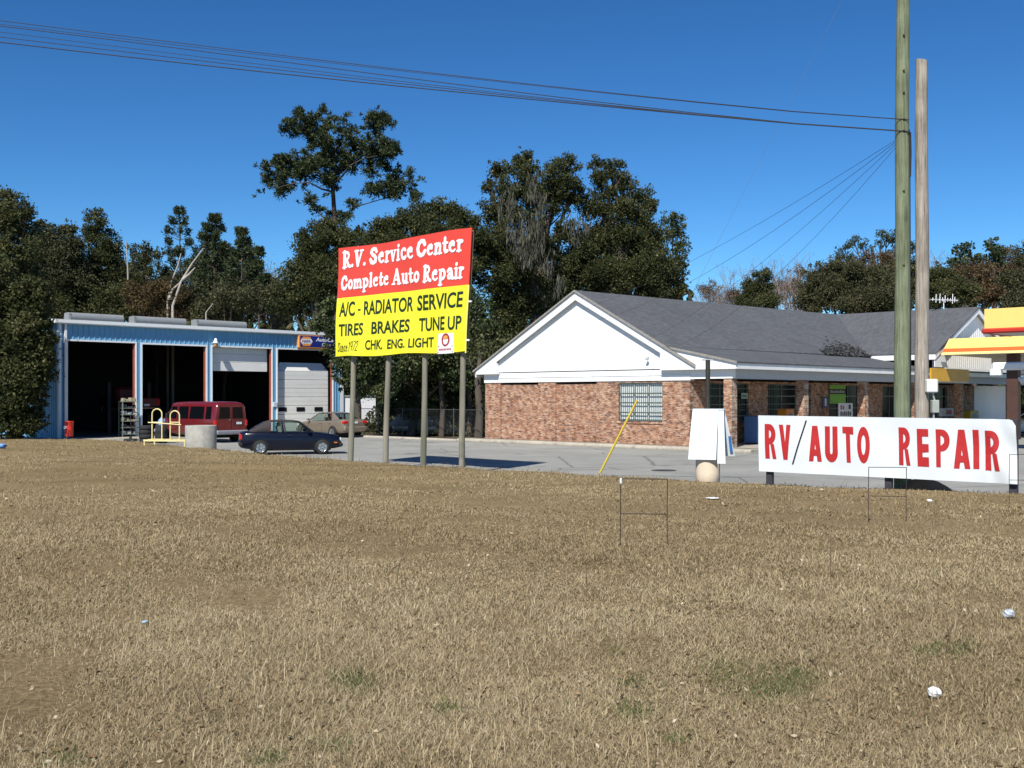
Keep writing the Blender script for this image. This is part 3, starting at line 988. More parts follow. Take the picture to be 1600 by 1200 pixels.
    gl.build("globe", mat("amber_globe", (.42, .22, .08), .3), lo)
    bx = MB(); bs = s(429); bz = GF.hit(429, 632)[1]
    bx.bbox(bs - .15, bs + .15, -.10, -.036, bz - .16, bz + .16, .02); bx.build("meter_box", mat("pale_box", (.5, .58, .66), .5), g)
    return g, doors

def build_shop_sign():
    """the blue and orange sign over the fourth bay"""
    s0, z0 = GF.hit(462.5, 544); s1 = GF.s_at(528); z1 = GF.hit(462.5, 522)[1]
    o = thing("shop_sign", "blue shop sign with orange edge over the garage bay that has its door down", "sign", GO, GA)
    orange = mat("sign_orange", (.78, .30, .06), .45, var=.05); blue = mat("sign_blue", (.012, .022, .19), .35, var=.05)
    wh = mat("sign_white", (.78, .78, .76), .5, var=.03)
    m = MB(); m.bbox(s0, s1, -.30, -.06, z0, z1, .05); m.build("frame", orange, o)
    m = MB(); m.bbox(s0 + .12, s1 - .12, -.312, -.302, z0 + .1, z1 - .1, .004); p = m.build("face", blue, o)
    H = z1 - z0
    cx, cz = s0 + .62, (z0 + z1) / 2
    hexa = lambda r, rx: [(cx + dx * rx, cz + dz * r) for dx, dz in ((-1, 0), (-.55, 1), (.55, 1), (1, 0), (.55, -1), (-.55, -1))]
    m = MB()
    m.prism([(x, -.314, z) for x, z in hexa(H * .33, .50)], (0, -.004, 0)); m.build("emblem", orange, p)
    m = MB()
    m.prism([(x, -.319, z) for x, z in ((cx - .46, cz), (cx - .36, cz + H * .17), (cx + .36, cz + H * .17), (cx + .46, cz), (cx + .36, cz - H * .17), (cx - .36, cz - H * .17))], (0, -.003, 0))
    m.build("emblem_band", wh, p)
    def put(word, a, b_, zb, zt, mt, y, shear=0):
        mm = MB()
        for vs, fs, k in fit(word, a, b_, zb, zt):
            mm.add([(x + shear * (z - zb), y, z) for x, z in vs], fs)
        mm.build("lettering", mt, p)
    put(font_word("NAPA", .03), cx - .33, cx + .33, cz - H * .11, cz + H * .11, blue, -.325)
    put(font_word("AutoCare", .03), s0 + 1.35, s1 - .25, cz + H * .02, cz + H * .30, wh, -.318, .25)
    put(font_word("Center", .02), s0 + 1.85, s1 - .4, cz - H * .30, cz - H * .06, wh, -.318, .1)

# ------------------------------------------------------------------ petrol canopies
def build_canopies():
    yel = mat("canopy_yellow", (.82, .60, .17), .45, var=.04); red = mat("canopy_red", (.50, .030, .015), .45, var=.05)
    ora = mat("canopy_orange", (.72, .13, .015), .45, var=.05)
    und = mat("canopy_soffit", (.55, .53, .48), .6, var=.06)
    pale = mat("canopy_pale", (.85, .66, .25), .5, var=.03)
    brown = mat("brown_paint", (.07, .032, .022), .6, var=.2)
    whp = MATS["white_paint"]
    # lower canopy joined to the porch
    c = at(1470, 554.5, 61.0)
    o = thing("low_canopy", "lower yellow canopy with an orange stripe and brown post, joined to the shop porch", "canopy", (c.x, c.y, 0), BA)
    zb = c.z; zt = zb + .92
    Lx, Ly = 14.0, 9.5
    def ring(z, ins): return [(ins, ins, z), (Lx, ins, z), (Lx, Ly, z), (ins, Ly, z)]
    def band(z0, z1, i0, i1):
        m = MB(); a, b_ = ring(z0, i0), ring(z1, i1)
        m.add(a + b_, [(0, 1, 5, 4), (3, 0, 4, 7)])
        m.add([(q[0] + .05, q[1] + .05, q[2]) for q in a + b_], [(1, 0, 4, 5), (0, 3, 7, 4)])
        m.add([a[0], a[1], (a[1][0], a[1][1] + .05, z0), (a[0][0] + .05, a[0][1] + .05, z0)], [(0, 1, 2, 3)])
        return m
    h = zt - zb
    f = lambda t: .34 * t
    band(zb, zb + .15 * h, 0, f(.15)).build("stripe", pale, o, recalc=False)
    band(zb + .15 * h, zb + .38 * h, f(.15), f(.38)).build("stripe", ora, o, recalc=False)
    band(zb + .38 * h, zt, f(.38), f(1)).build("fascia", yel, o, recalc=False)
    m = MB(); m.span(.05, Lx, .05, Ly, zb + .02, zb + .06); m.span(.36, Lx, .36, Ly, zt - .08, zt - .02)
    for k in range(1, 6): m.span(.1, Lx, k * 1.6 - .02, k * 1.6 + .02, zb - .01, zb + .018)
    m.build("soffit", und, o)
    # beam and gusset under the canopy, brown post
    m = MB(); m.span(.9, Lx, 5.2, 5.5, zb - .42, zb - .012); m.build("beam", und, o)
    px = VPlane(c.x, c.y, BA).s_at(1573)
    m = MB(); m.bbox(px - .45, px + .15, 1.2, 1.75, -.02, zb - .012, .03); m.build("post", brown, o)
    # upper, nearer canopy over the pumps
    c2 = at(1533, 521.5, 46.0)
    o2 = thing("pump_canopy", "upper yellow canopy with a red lower edge above the pumps", "canopy", (c2.x, c2.y, 0), BA)
    zb, zt = c2.z, at(1533, 483, 46.0).z
    Lx, Ly = 9.0, 3.2
    m = MB(); m.span(.10, Lx, .10, .16, zb + .22, zt); m.span(.10, .16, .163, Ly, zb + .22, zt); m.build("fascia", yel, o2)
    m = MB(); m.bbox(0, Lx, 0, .22, zb, zb + .217, .06); m.bbox(0, .22, .222, Ly, zb, zb + .217, .06); m.build("edge_tube", red, o2)
    m = MB(); m.span(.23, Lx, .23, Ly, zb + .02, zb + .06); m.span(.17, Lx, .17, Ly, zt - .1, zt - .06); m.build("soffit", und, o2)
    m = MB(); m.bbox(6.5, 6.95, 1.4, 1.85, -.02, zb + .018, .03); m.build("post", whp, o2)
# ------------------------------------------------------------------ the tall yellow and red sign
def build_billboard():
    ang = math.atan2(32.18 - 36.75, -1.245 + 5.906)
    o = thing("roadside_sign", "tall red and yellow service sign on four wooden posts at the lawn edge", "sign", (-5.906, 36.75, 0), ang)
    P = VPlane(-5.906, 36.75, ang)
    L = 6.53; zb, zt = 3.72, 7.38
    SH = .065
    def W(s, z, off=0.0):
        """panel coordinates to local: leaning frame, slightly rippled vinyl"""
        r = .018 * math.sin(s * 1.3 + z * .7) + .012 * math.sin(s * 3.1 - z * 1.9 + 1) + .014 * math.sin((s + z) * 2.2)
        edge = min(1, max(0, (z - zb) / .35))
        r += .03 * (1 - edge) * math.sin(s * 4.3)
        sag = .025 * math.sin(s * 1.9 + .6) * (1 - edge) + .03 * math.sin(s * 1.05 + 2.2) * min(1, max(0, (z - zt + .4) / .4))
        return (s + SH * (z - zb) - .06, -.13 + r - off, z + sag)
    def un(px, py):
        s, z = P.hit(px, py)
        return s - SH * (z - zb) + .06, z
    zd = (un(533.2, 466.4)[1] + un(736.4, 445.3)[1]) / 2
    red = mat("vinyl_red", (.72, .062, .038), .4, var=.05, scale=.8)
    yel = mat("vinyl_yellow", (.86, .80, .030), .4, var=.04, scale=.8)
    wh = mat("vinyl_white", (.82, .82, .84), .45, var=.02)
    gr = mat("vinyl_dark_green", (.014, .034, .010), .45, var=.1)
    def sheet(z0, z1, name, m):
        mb = MB(); mb.smooth = True
        nx, nz = 66, max(4, int((z1 - z0) / .1))
        vs = [W(L * i / nx, z0 + (z1 - z0) * j / nz) for j in range(nz + 1) for i in range(nx + 1)]
        fs = [(j * (nx + 1) + i, j * (nx + 1) + i + 1, (j + 1) * (nx + 1) + i + 1, (j + 1) * (nx + 1) + i) for j in range(nz) for i in range(nx)]
        mb.add(vs, fs)
        back = [(v[0], v[1] + .02, v[2]) for v in vs]
        mb.add(back, [f[::-1] for f in fs])
        return mb.build(name, m, o, recalc=False)
    pr = sheet(zd, zt, "red_panel", red)
    py_ = sheet(zb, zd - .002, "yellow_panel", yel)
    # plywood backing and battens
    bk = MB()
    bk.prism([W(0.03, zb + .12, -.1), W(L - .03, zb + .12, -.1), W(L - .03, zt - .06, -.1), W(.03, zt - .06, -.1)], (0, .03, 0))
    bk.build("backing_board", mat("plywood", (.25, .19, .11), .8, var=.2), o)
    def subdiv(vs, fs, step):
        return vs, fs
    def put(word, xa, xb, ba, bb, ca, cb_, m, parent, off, cap=None):
        """pixel extents in the 5.454x crop: left/right x, baseline y at both ends, cap-top y at both ends"""
        q = lambda x, y: un(520 + x / 5.454, 350 + y / 5.454)
        s0, s1 = q(xa, ba)[0], q(xb, bb)[0]
        z0 = (q(xa, ba)[1] + q(xb, bb)[1]) / 2
        z1 = (q(xa, ca)[1] + q(xb, cb_)[1]) / 2
        mb = MB()
        for vs, fs, k in fit(word, s0, s1, z0, z1, cap):
            mb.add([W(x, z, off + k * .0006) for x, z in vs], fs)
        mb.build("lettering", m, parent)
    cw = lambda t: stroke_word(t, 1.10)
    put(cw("R.V."), 110, 312, 385, 355, 245, 212, wh, pr, .012, 1.0)
    put(cw("Service"), 337, 718, 350, 297, 200, 150, wh, pr, .012, 1.0)
    put(cw("Center"), 742, 1138, 278, 245, 137, 95, wh, pr, .012, 1.0)
    put(cw("Complete"), 95, 502, 572, 520, 448, 400, wh, pr, .012, 1.0)
    put(cw("Auto"), 527, 768, 523, 498, 388, 365, wh, pr, .012, 1.0)
    put(cw("Repair"), 798, 1143, 500, 466, 358, 318, wh, pr, .012, 1.0)
    fw = lambda t: font_word(t, .022)
    put(fw("A/C"), 88, 214, 795, 784, 672, 660, gr, py_, .01)
    put(fw("-"), 240, 262, 742, 738, 728, 724, gr, py_, .01)
    put(fw("RADIATOR"), 290, 708, 778, 746, 656, 622, gr, py_, .01)
    put(fw("SERVICE"), 745, 1137, 741, 713, 612, 575, gr, py_, .01)
    put(fw("TIRES"), 82, 285, 960, 947, 855, 843, gr, py_, .01)
    put(fw("BRAKES"), 357, 680, 940, 922, 833, 812, gr, py_, .01)
    put(fw("TUNE"), 758, 982, 917, 906, 805, 789, gr, py_, .01)
    put(fw("UP"), 1012, 1130, 905, 900, 789, 782, gr, py_, .01)
    put(stroke_word("Since", .55, .25), 65, 153, 1098, 1088, 1012, 1004, gr, py_, .01, 1.0)
    put(stroke_word("1972", .6, .25), 163, 248, 1090, 1083, 1000, 990, gr, py_, .01, 1.0)
    put(fw("CHK."), 307, 447, 1075, 1064, 993, 981, gr, py_, .01)
    put(fw("ENG."), 487, 640, 1066, 1059, 985, 976, gr, py_, .01)
    put(fw("LIGHT"), 672, 883, 1060, 1048, 975, 965, gr, py_, .01)
    # small round emblem patch
    lg = lambda x, y: un(660 + x / 17.14, 500 + y / 17.14)
    a0, z0 = lg(500, 700); a1, z1 = lg(950, 345)
    mb = MB()
    vs = [W(a0 + (a1 - a0) * i / 4, z0 - .22 + (z1 - z0 + .22) * j / 4, .006) for j in range(5) for i in range(5)]
    mb.add(vs, [(j * 5 + i, j * 5 + i + 1, (j + 1) * 5 + i + 1, (j + 1) * 5 + i) for j in range(4) for i in range(4)])
    patch = mb.build("emblem_patch", wh, py_)
    cx, cz = lg(722, 530); rx = (a1 - a0) * .26; rz = abs(lg(722, 360)[1] - lg(722, 700)[1]) / 2
    mb = MB()
    oval = lambda kx, kz, dz=0: [(cx + kx * rx * math.cos(t), cz + dz + kz * rz * math.sin(t)) for t in np.linspace(0, 2 * math.pi, 28, endpoint=False)]
    A, B_ = oval(1, 1), oval(.62, .62, -.02)
    mb.add([W(x, z, .014) for x, z in A + B_], [(i, (i + 1) % 28, 28 + (i + 1) % 28, 28 + i) for i in range(28)])
    mb.build("emblem_ring", mat("emblem_red", (.36, .03, .045), .5), patch)
    mb = MB()
    cap_ = [(cx + .55 * rx * math.cos(t), cz + rz * (.36 + .30 * math.sin(t))) for t in np.linspace(0, 2 * math.pi, 16, endpoint=False)]
    mb.add([W(x, z, .018) for x, z in cap_], [list(range(16))])
    mb.build("emblem_cap", mat("emblem_orange", (.80, .33, .07), .5), patch)
    mb = MB()
    e0, e1 = a0 + .02, a1 - .05
    for zz0, zz1 in ((z0 - .03, z0 + .0), (z0 - .20, z0 - .17)):
        mb.add([W(e0, zz0, .010), W(e1, zz0, .010), W(e1, zz1, .010), W(e0, zz1, .010)], [(0, 1, 2, 3)])
    for k in range(9):
        xx = e0 + .05 + (e1 - e0 - .1) * k / 9
        mb.add([W(xx, z0 - .13, .010), W(xx + .045, z0 - .13, .010), W(xx + .045, z0 - .07, .010), W(xx, z0 - .07, .010)], [(0, 1, 2, 3)])
    mb.build("emblem_ribbon", MATS["emblem_red"], patch)
    # right hem of the vinyl folded over, and tie clips
    mb = MB()
    mb.tube([W(L, zb - .06 + (zt - zb) * t, .0) for t in np.linspace(0, .55, 8)], .025, 6)
    mb.build("hem", mat("hem_yellow", (.82, .78, .16), .5), o)
    for zz in (4.05, 5.2):
        mb = MB(); mb.box(W(L + .09, zz, 0), (.12, .04, .05)); mb.build("tie_clip", wh, o)
    # posts
    wood = mat("weathered_post", (.235, .215, .165), .9, var=.3, scale=5, stretch=(1, 1, .08), bump=.4, bscale=30, dirt=((.09, .10, .06), 2, .5, .7))
    for bx, tx, by in ((544, 549, 719.5), (598, 603, 723.5), (657.5, 660.5, 727), (717.5, 719.5, 731.5)):
        s0 = P.s_at(bx); s1 = P.s_at(tx)
        sl = (s1 - s0) / 3.45
        mb = MB()
        zz = [.05, 1.2, 2.5, 3.6, 5.2, 6.9]
        mb.tube([(s0 + sl * z + .012 * math.sin(z * 2 + bx), .10, z) for z in zz], [.098, .095, .09, .088, .085, .08], 12)
        mb.build("post", wood, o)

# ------------------------------------------------------------------ the white banner
def build_banner():
    A_ = Vector(((1187 - 800) * 24.8 / F, 24.8)); B_ = Vector(((1589 - 800) * 21.4 / F, 21.4))
    ang = math.atan2(B_.y - A_.y, B_.x - A_.x)
    L = (B_ - A_).length
    o = thing("banner_sign", "long white banner with red letters on low posts before the utility poles", "sign", (A_.x, A_.y, 0), ang)
    P = VPlane(A_.x, A_.y, ang)
    zt0, zb0 = P.hit(1187, 649)[1], P.hit(1190, 736)[1]
    zt1, zb1 = P.hit(1588, 655.3)[1], P.hit(1589, 756)[1]
    def W(u, t, off=0):
        """u along (0..1), t up (0..1)"""
        zb = zb0 + (zb1 - zb0) * u; zt = zt0 + (zt1 - zt0) * u
        r = .010 * math.sin(u * 23 + t * 2) + .008 * math.sin(u * 41 - t * 5) + .012 * math.sin(t * 9 + u * 3) * (1 if u > .85 else .4)
        if u > .9: r += .02 * math.sin((u - .9) * 60 + t * 6)
        return (u * L + .03 * (1 - t), -.10 + r - off, zb + (zt - zb) * t)
    wh = mat("banner_white", (.66, .69, .71), .45, var=.03, scale=.7)
    red = mat("banner_red", (.43, .018, .018), .5, var=.1, scale=2)
    blk = mat("banner_black", (.012, .012, .03), .5)
    mb = MB(); mb.smooth = True
    nx, nz = 90, 14
    vs = []
    for j in range(nz + 1):
        for i in range(nx + 1):
            u, t = i / nx, j / nz
            if u > .975:                     # rounded top corner at the far end
                k = (u - .975) / .025
                t = t * (1 - .10 * (1 - math.sqrt(max(0, 1 - k * k))))
            vs.append(W(u, t))
    fs = [(j * (nx + 1) + i, j * (nx + 1) + i + 1, (j + 1) * (nx + 1) + i + 1, (j + 1) * (nx + 1) + i) for j in range(nz) for i in range(nx)]
    mb.add(vs, fs)
    mb.add([(v[0], v[1] + .03, v[2]) for v in vs], [f[::-1] for f in fs])
    ed = [j * (nx + 1) for j in range(nz + 1)]
    n0 = len(vs)
    mb.add([vs[i] for i in ed] + [(vs[i][0], vs[i][1] + .03, vs[i][2]) for i in ed], [(j, j + 1, nz + 1 + j + 1, nz + 1 + j) for j in range(nz)])
    pn = mb.build("banner_panel", wh, o, recalc=False)
    def ut(px, py):
        s, z = P.hit(px, py); u = s / L
        zb = zb0 + (zb1 - zb0) * u; zt = zt0 + (zt1 - zt0) * u
        return u, (z - zb) / (zt - zb)
    # block letters drawn as polygons in a unit box: (outline strokes, width)
    T = .30
    LET = {
     'R': [[(.0, 0), (.40, 0), (.40, 1), (0, 1)], 'bowl', [(.48, .47), (.82, .42), (1.0, 0), (.66, 0)]],
     'V': [[(0, 1), (.36, 1), (.66, 0), (.32, 0)], [(.64, 1), (1, 1), (.70, 0), (.38, 0)]],
     'A': [[(0, 0), (.34, 0), (.68, 1), (.30, 1)], [(.66, 0), (1, 0), (.70, 1), (.34, 1)], [(.2, .16), (.8, .16), (.76, .34), (.24, .34)]],
     'T': [[(0, .82), (1, .78), (1, 1), (0, 1)], [(.31, 0), (.70, 0), (.68, .9), (.31, .9)]],
     'E': [[(0, 0), (.46, 0), (.46, 1), (0, 1)], [(.4, .0), (1, 0), (1, .25), (.4, .25)], [(.4, .37), (1, .39), (1, .6), (.4, .6)], [(.4, .80), (1, .80), (1, 1), (.4, 1)]],
     'I': [[(0, 0), (1, 0), (1, 1), (0, 1)]],
     'P': [[(0, 0), (.34, 0), (.34, 1), (0, 1)], 'bowl'],
    }
    def half_ring(cx, cy, rx, ry, ix, iy, a0, a1, n=16):
        vs = []
        for i in range(n + 1):
            t = R(a0 + (a1 - a0) * i / n)
            vs.append((cx + rx * math.cos(t), cy + ry * math.sin(t)))
        for i in range(n + 1):
            t = R(a0 + (a1 - a0) * i / n)
            vs.append((cx + ix * math.cos(t), cy + iy * math.sin(t)))
        return vs, [(i, i + 1, n + 1 + i + 1, n + 1 + i) for i in range(n)]
    def letter(ch, x0, x1, y0, y1):
        off = lambda x, y: (1150 + x / 3.5556, 630 + y / 3.5556)
        u0, tb = ut(*off(x0, y1)); u1, tt = ut(*off(x1, y0))
        _, tb2 = ut(*off(x1, y1)); _, tt2 = ut(*off(x0, y0))
        tb, tt = (tb + tb2) / 2, (tt + tt2) / 2
        m = MB(); k = 0
        def addp(vs, fs):
            nonlocal k
            m.add([W(u0 + (u1 - u0) * x, tb + (tt - tb) * y, .008 + .0008 * k) for x, y in vs], fs); k += 1
        def quadgrid(p):
            n = 5
            vs = []
            for j in range(n + 1):
                q = j / n
                l_ = (p[0][0] + (p[3][0] - p[0][0]) * q, p[0][1] + (p[3][1] - p[0][1]) * q)
                r_ = (p[1][0] + (p[2][0] - p[1][0]) * q, p[1][1] + (p[2][1] - p[1][1]) * q)
                vs += [l_, r_]
            return vs, [(2 * j, 2 * j + 1, 2 * j + 3, 2 * j + 2) for j in range(n)]
        if ch == 'O':
            addp(*half_ring(.5, .5, .5, .5, .17, .27, 0, 360, 28))
        elif ch == 'U':
            addp(*quadgrid([(0, .3), (.40, .3), (.40, 1), (0, 1)])); addp(*quadgrid([(.60, .3), (1, .3), (1, 1), (.60, 1)]))
            addp(*half_ring(.5, .3, .5, .3, .10, .08, 180, 360))
        else:
            for p in LET[ch]:
                if p == 'bowl':
                    addp(*half_ring(.42, .71, .57, .29, .17, .11, 90, -90))
                    addp(*quadgrid([(.2, .42), (.43, .42), (.43, .58), (.2, .58)])); addp(*quadgrid([(.2, .84), (.43, .84), (.43, 1), (.2, 1)]))
                elif ch in 'VA' and len(p) == 4 and p[0][1] in (0, 1) and p[0][1] != p[2][1]:
                    if ch == 'V': p = [p[3], p[2], p[1], p[0]]
                    addp(*quadgrid(p))
                else:
                    addp(*quadgrid(p) if len(p) == 4 else (p, [list(range(len(p)))]))
        m.build("letter", red, pn)
    for a in (('R', 168, 229, 115, 307), ('V', 248, 312, 119, 312), ('A', 410, 482, 125, 322), ('U', 500, 572, 128, 326), ('T', 600, 660, 130, 328), ('O', 679, 751, 130, 332),
              ('R', 909, 973, 134, 343), ('E', 1012, 1076, 142, 350), ('P', 1116, 1193, 145, 354), ('A', 1213, 1303, 146, 362), ('I', 1320, 1354, 147, 363), ('R', 1388, 1468, 152, 373)):
        letter(*a)
    u0, t0 = ut(1150 + 316 / 3.5556, 630 + 338 / 3.5556); u1, t1 = ut(1150 + 396 / 3.5556, 630 + 95 / 3.5556)
    m = MB()
    sp = [W(u0 + (u1 - u0) * q + e, t0 + (t1 - t0) * q, .009) for q in np.linspace(0, 1, 15) for e in (0, .0065)]
    m.add(sp, [(2 * i, 2 * i + 1, 2 * i + 3, 2 * i + 2) for i in range(14)])
    m.build("slash", blk, pn)
    wood = mat("dark_stained_post", (.035, .032, .04), .85, var=.3)
    for px, gz in ((1202, .30), (1388, .36), (1583.5, .44)):
        s = P.s_at(px); z1 = P.hit(px, 652)[1] - .04
        m = MB(); m.bbox(s - .075, s + .075, -.02, .10, gz - .25, z1, .012); m.build("post", wood, o)
    m = MB()
    for t in (.08, .92):
        m.prism([(.02, -.06, W(0, t)[2] - .04), (.02, -.06, W(0, t)[2] + .04), (L - .05, -.06, W(1, t)[2] + .04), (L - .05, -.06, W(1, t)[2] - .04)], (0, .035, 0))
    m.build("rail", wood, o)

# ------------------------------------------------------------------ covered price sign on a concrete base
def build_covered_sign():
    g = ground_at(1106, 750.5, .30)
    o = thing("covered_post_sign", "white covered panels hung over a steel post on a cream concrete base", "sign", (g.x, g.y, .30), R(-20))
    px = F / g.y
    conc = mat("cream_concrete", (.68, .56, .42), .85, var=.1, scale=2, dirt=((.36, .27, .19), 5, .6, .75))
    m = MB(); m.lathe([(0, -.3), (.30, -.3), (.295, .2), (.30, .62), (.285, .70), (0, .70)], n=28); m.build("base", conc, o)
    m = MB(); zt = EYE + (HOR - 563) / px - .30
    m.tube([(0, 0, .69), (0, 0, zt)], .058, 12); m.build("post", mat("post_steel", (.030, .028, .022), .6, var=.3), o)
    m = MB(); m.bbox(-.14, .14, -.08, .08, zt, zt + .025, .006); m.build("cap_plate", mat("galvanised", (.45, .46, .46), .4, metal=.4), o)
    w = mat("cover_white", (.66, .72, .76), .5, var=.03)
    ztop = EYE + (HOR - 640) / px - .30; zbt = EYE + (HOR - 717) / px - .30
    h = ztop - zbt
    # front panel, a narrow folded flap and a rear panel leaning outwards
    def panel(x0, x1, yt, yb, name, x0b=None, x1b=None, dz=0, lab=None):
        m = MB()
        x0b = x0 if x0b is None else x0b; x1b = x1 if x1b is None else x1b
        n = 8; vs = []
        for j in range(n + 1):
            t = j / n
            bulge = .03 * math.sin(t * math.pi)
            vs += [(x0b + (x0 - x0b) * t, yb + (yt - yb) * t - bulge, zbt + dz + (h - dz) * t), (x1b + (x1 - x1b) * t, yb + (yt - yb) * t - bulge, zbt + dz + (h - dz) * t)]
        fs = [(2 * j, 2 * j + 1, 2 * j + 3, 2 * j + 2) for j in range(n)]
        m.add(vs, fs); m.add([(a, b + .02, c) for a, b, c in vs], [f[::-1] for f in fs])
        k = len(vs)
        for side in (0, 1):
            e = [2 * j + side for j in range(n + 1)]
            m.add([vs[i] for i in e] + [(vs[i][0], vs[i][1] + .02, vs[i][2]) for i in e], [(j, j + 1, n + 1 + j + 1, n + 1 + j) for j in range(n)])
        return m.build(name, w, o, lab)
    panel(-.36, .27, -.07, -.36, "cover_panel", -.42, .26)
    panel(.275, .40, -.05, -.30, "cover_panel", .28, .48, -.09)
    rp = panel(-.30, .40, .07, .34, "cover_panel", -.28, .62, .06)
    m = MB()
    m.prism([(.50, .262, zbt + .18), (.575, .262, zbt + .18), (.53, .20, zbt + .56), (.47, .20, zbt + .56)], (0, -.01, 0))
    m.build("printed_panel", mat("price_blue", (.03, .15, .45), .5), rp)
    m = MB(); m.bbox(-.36, .41, -.075, .075, ztop - .01, ztop + .02, .008); m.build("fold", w, o)

# ------------------------------------------------------------------ poles and wires
def tapered_pole(name, label, px, py, gz, D, px_top, z_top, r0, r1, m, cut=0.0):
    X = (px - 800) * D / F
    o = thing(name, label, "pole", (X, D, gz))
    Xt = (px_top - 800) * D / F - X
    mb = MB()
    n = 16
    zs = np.linspace(-.4, z_top - gz, 14)
    rings = []
    for i, z in enumerate(zs):
        t = (z + .4) / (zs[-1] + .4)
        r = r0 + (r1 - r0) * t
        wx = .012 * math.sin(z * 1.1 + px)
        rg = []
        for j in range(n):
            a = 2 * math.pi * j / n
            zz = z + (cut * math.cos(a) if i == len(zs) - 1 else 0)
            rg.append((Xt * t + wx + r * math.cos(a) * (1 + .02 * math.sin(3 * a + z)), r * math.sin(a), zz))
        rings.append(rg)
    mb.loft(rings)
    mb.build("shaft", m, o)
    return o, X

def wood_mat(name, ca, cb, streak):
    m, nt, p = _new(name)
    n, l = nt.nodes, nt.links
    tc = n.new("ShaderNodeTexCoord")
    mp = n.new("ShaderNodeMapping"); mp.inputs["Scale"].default_value = (14, 14, .55)
    l.new(tc.outputs["Object"], mp.inputs[0])
    nz = n.new("ShaderNodeTexNoise"); nz.inputs["Scale"].default_value = 2.2; nz.inputs["Detail"].default_value = 9; nz.inputs["Roughness"].default_value = .75
    l.new(mp.outputs[0], nz.inputs["Vector"])
    rp = n.new("ShaderNodeValToRGB"); rp.color_ramp.elements[0].position = .34; rp.color_ramp.elements[0].color = (*streak, 1)
    rp.color_ramp.elements[1].position = .62; rp.color_ramp.elements[1].color = (*cb, 1)
    e = rp.color_ramp.elements.new(.47); e.color = (*ca, 1)
    l.new(nz.outputs["Fac"], rp.inputs[0])
    n2 = n.new("ShaderNodeTexNoise"); n2.inputs["Scale"].default_value = 1.3; n2.inputs["Detail"].default_value = 4
    l.new(tc.outputs["Object"], n2.inputs["Vector"])
    r2 = n.new("ShaderNodeValToRGB"); r2.color_ramp.elements[0].position = .35; r2.color_ramp.elements[0].color = (.7, .7, .7, 1)
    r2.color_ramp.elements[1].position = .65; r2.color_ramp.elements[1].color = (1.15, 1.15, 1.15, 1)
    l.new(n2.outputs["Fac"], r2.inputs[0])
    mx = n.new("ShaderNodeMix"); mx.data_type = 'RGBA'; mx.blend_type = 'MULTIPLY'; mx.inputs[0].default_value = 1
    l.new(rp.outputs[0], mx.inputs[6]); l.new(r2.outputs[0], mx.inputs[7]); l.new(mx.outputs[2], p.inputs["Base Color"])
    p.inputs["Roughness"].default_value = .9; p.inputs["Specular IOR Level"].default_value = .2
    b = n.new("ShaderNodeBump"); b.inputs["Strength"].default_value = .5; b.inputs["Distance"].default_value = .02
    l.new(nz.outputs["Fac"], b.inputs["Height"]); l.new(b.outputs[0], p.inputs["Normal"])
    return m

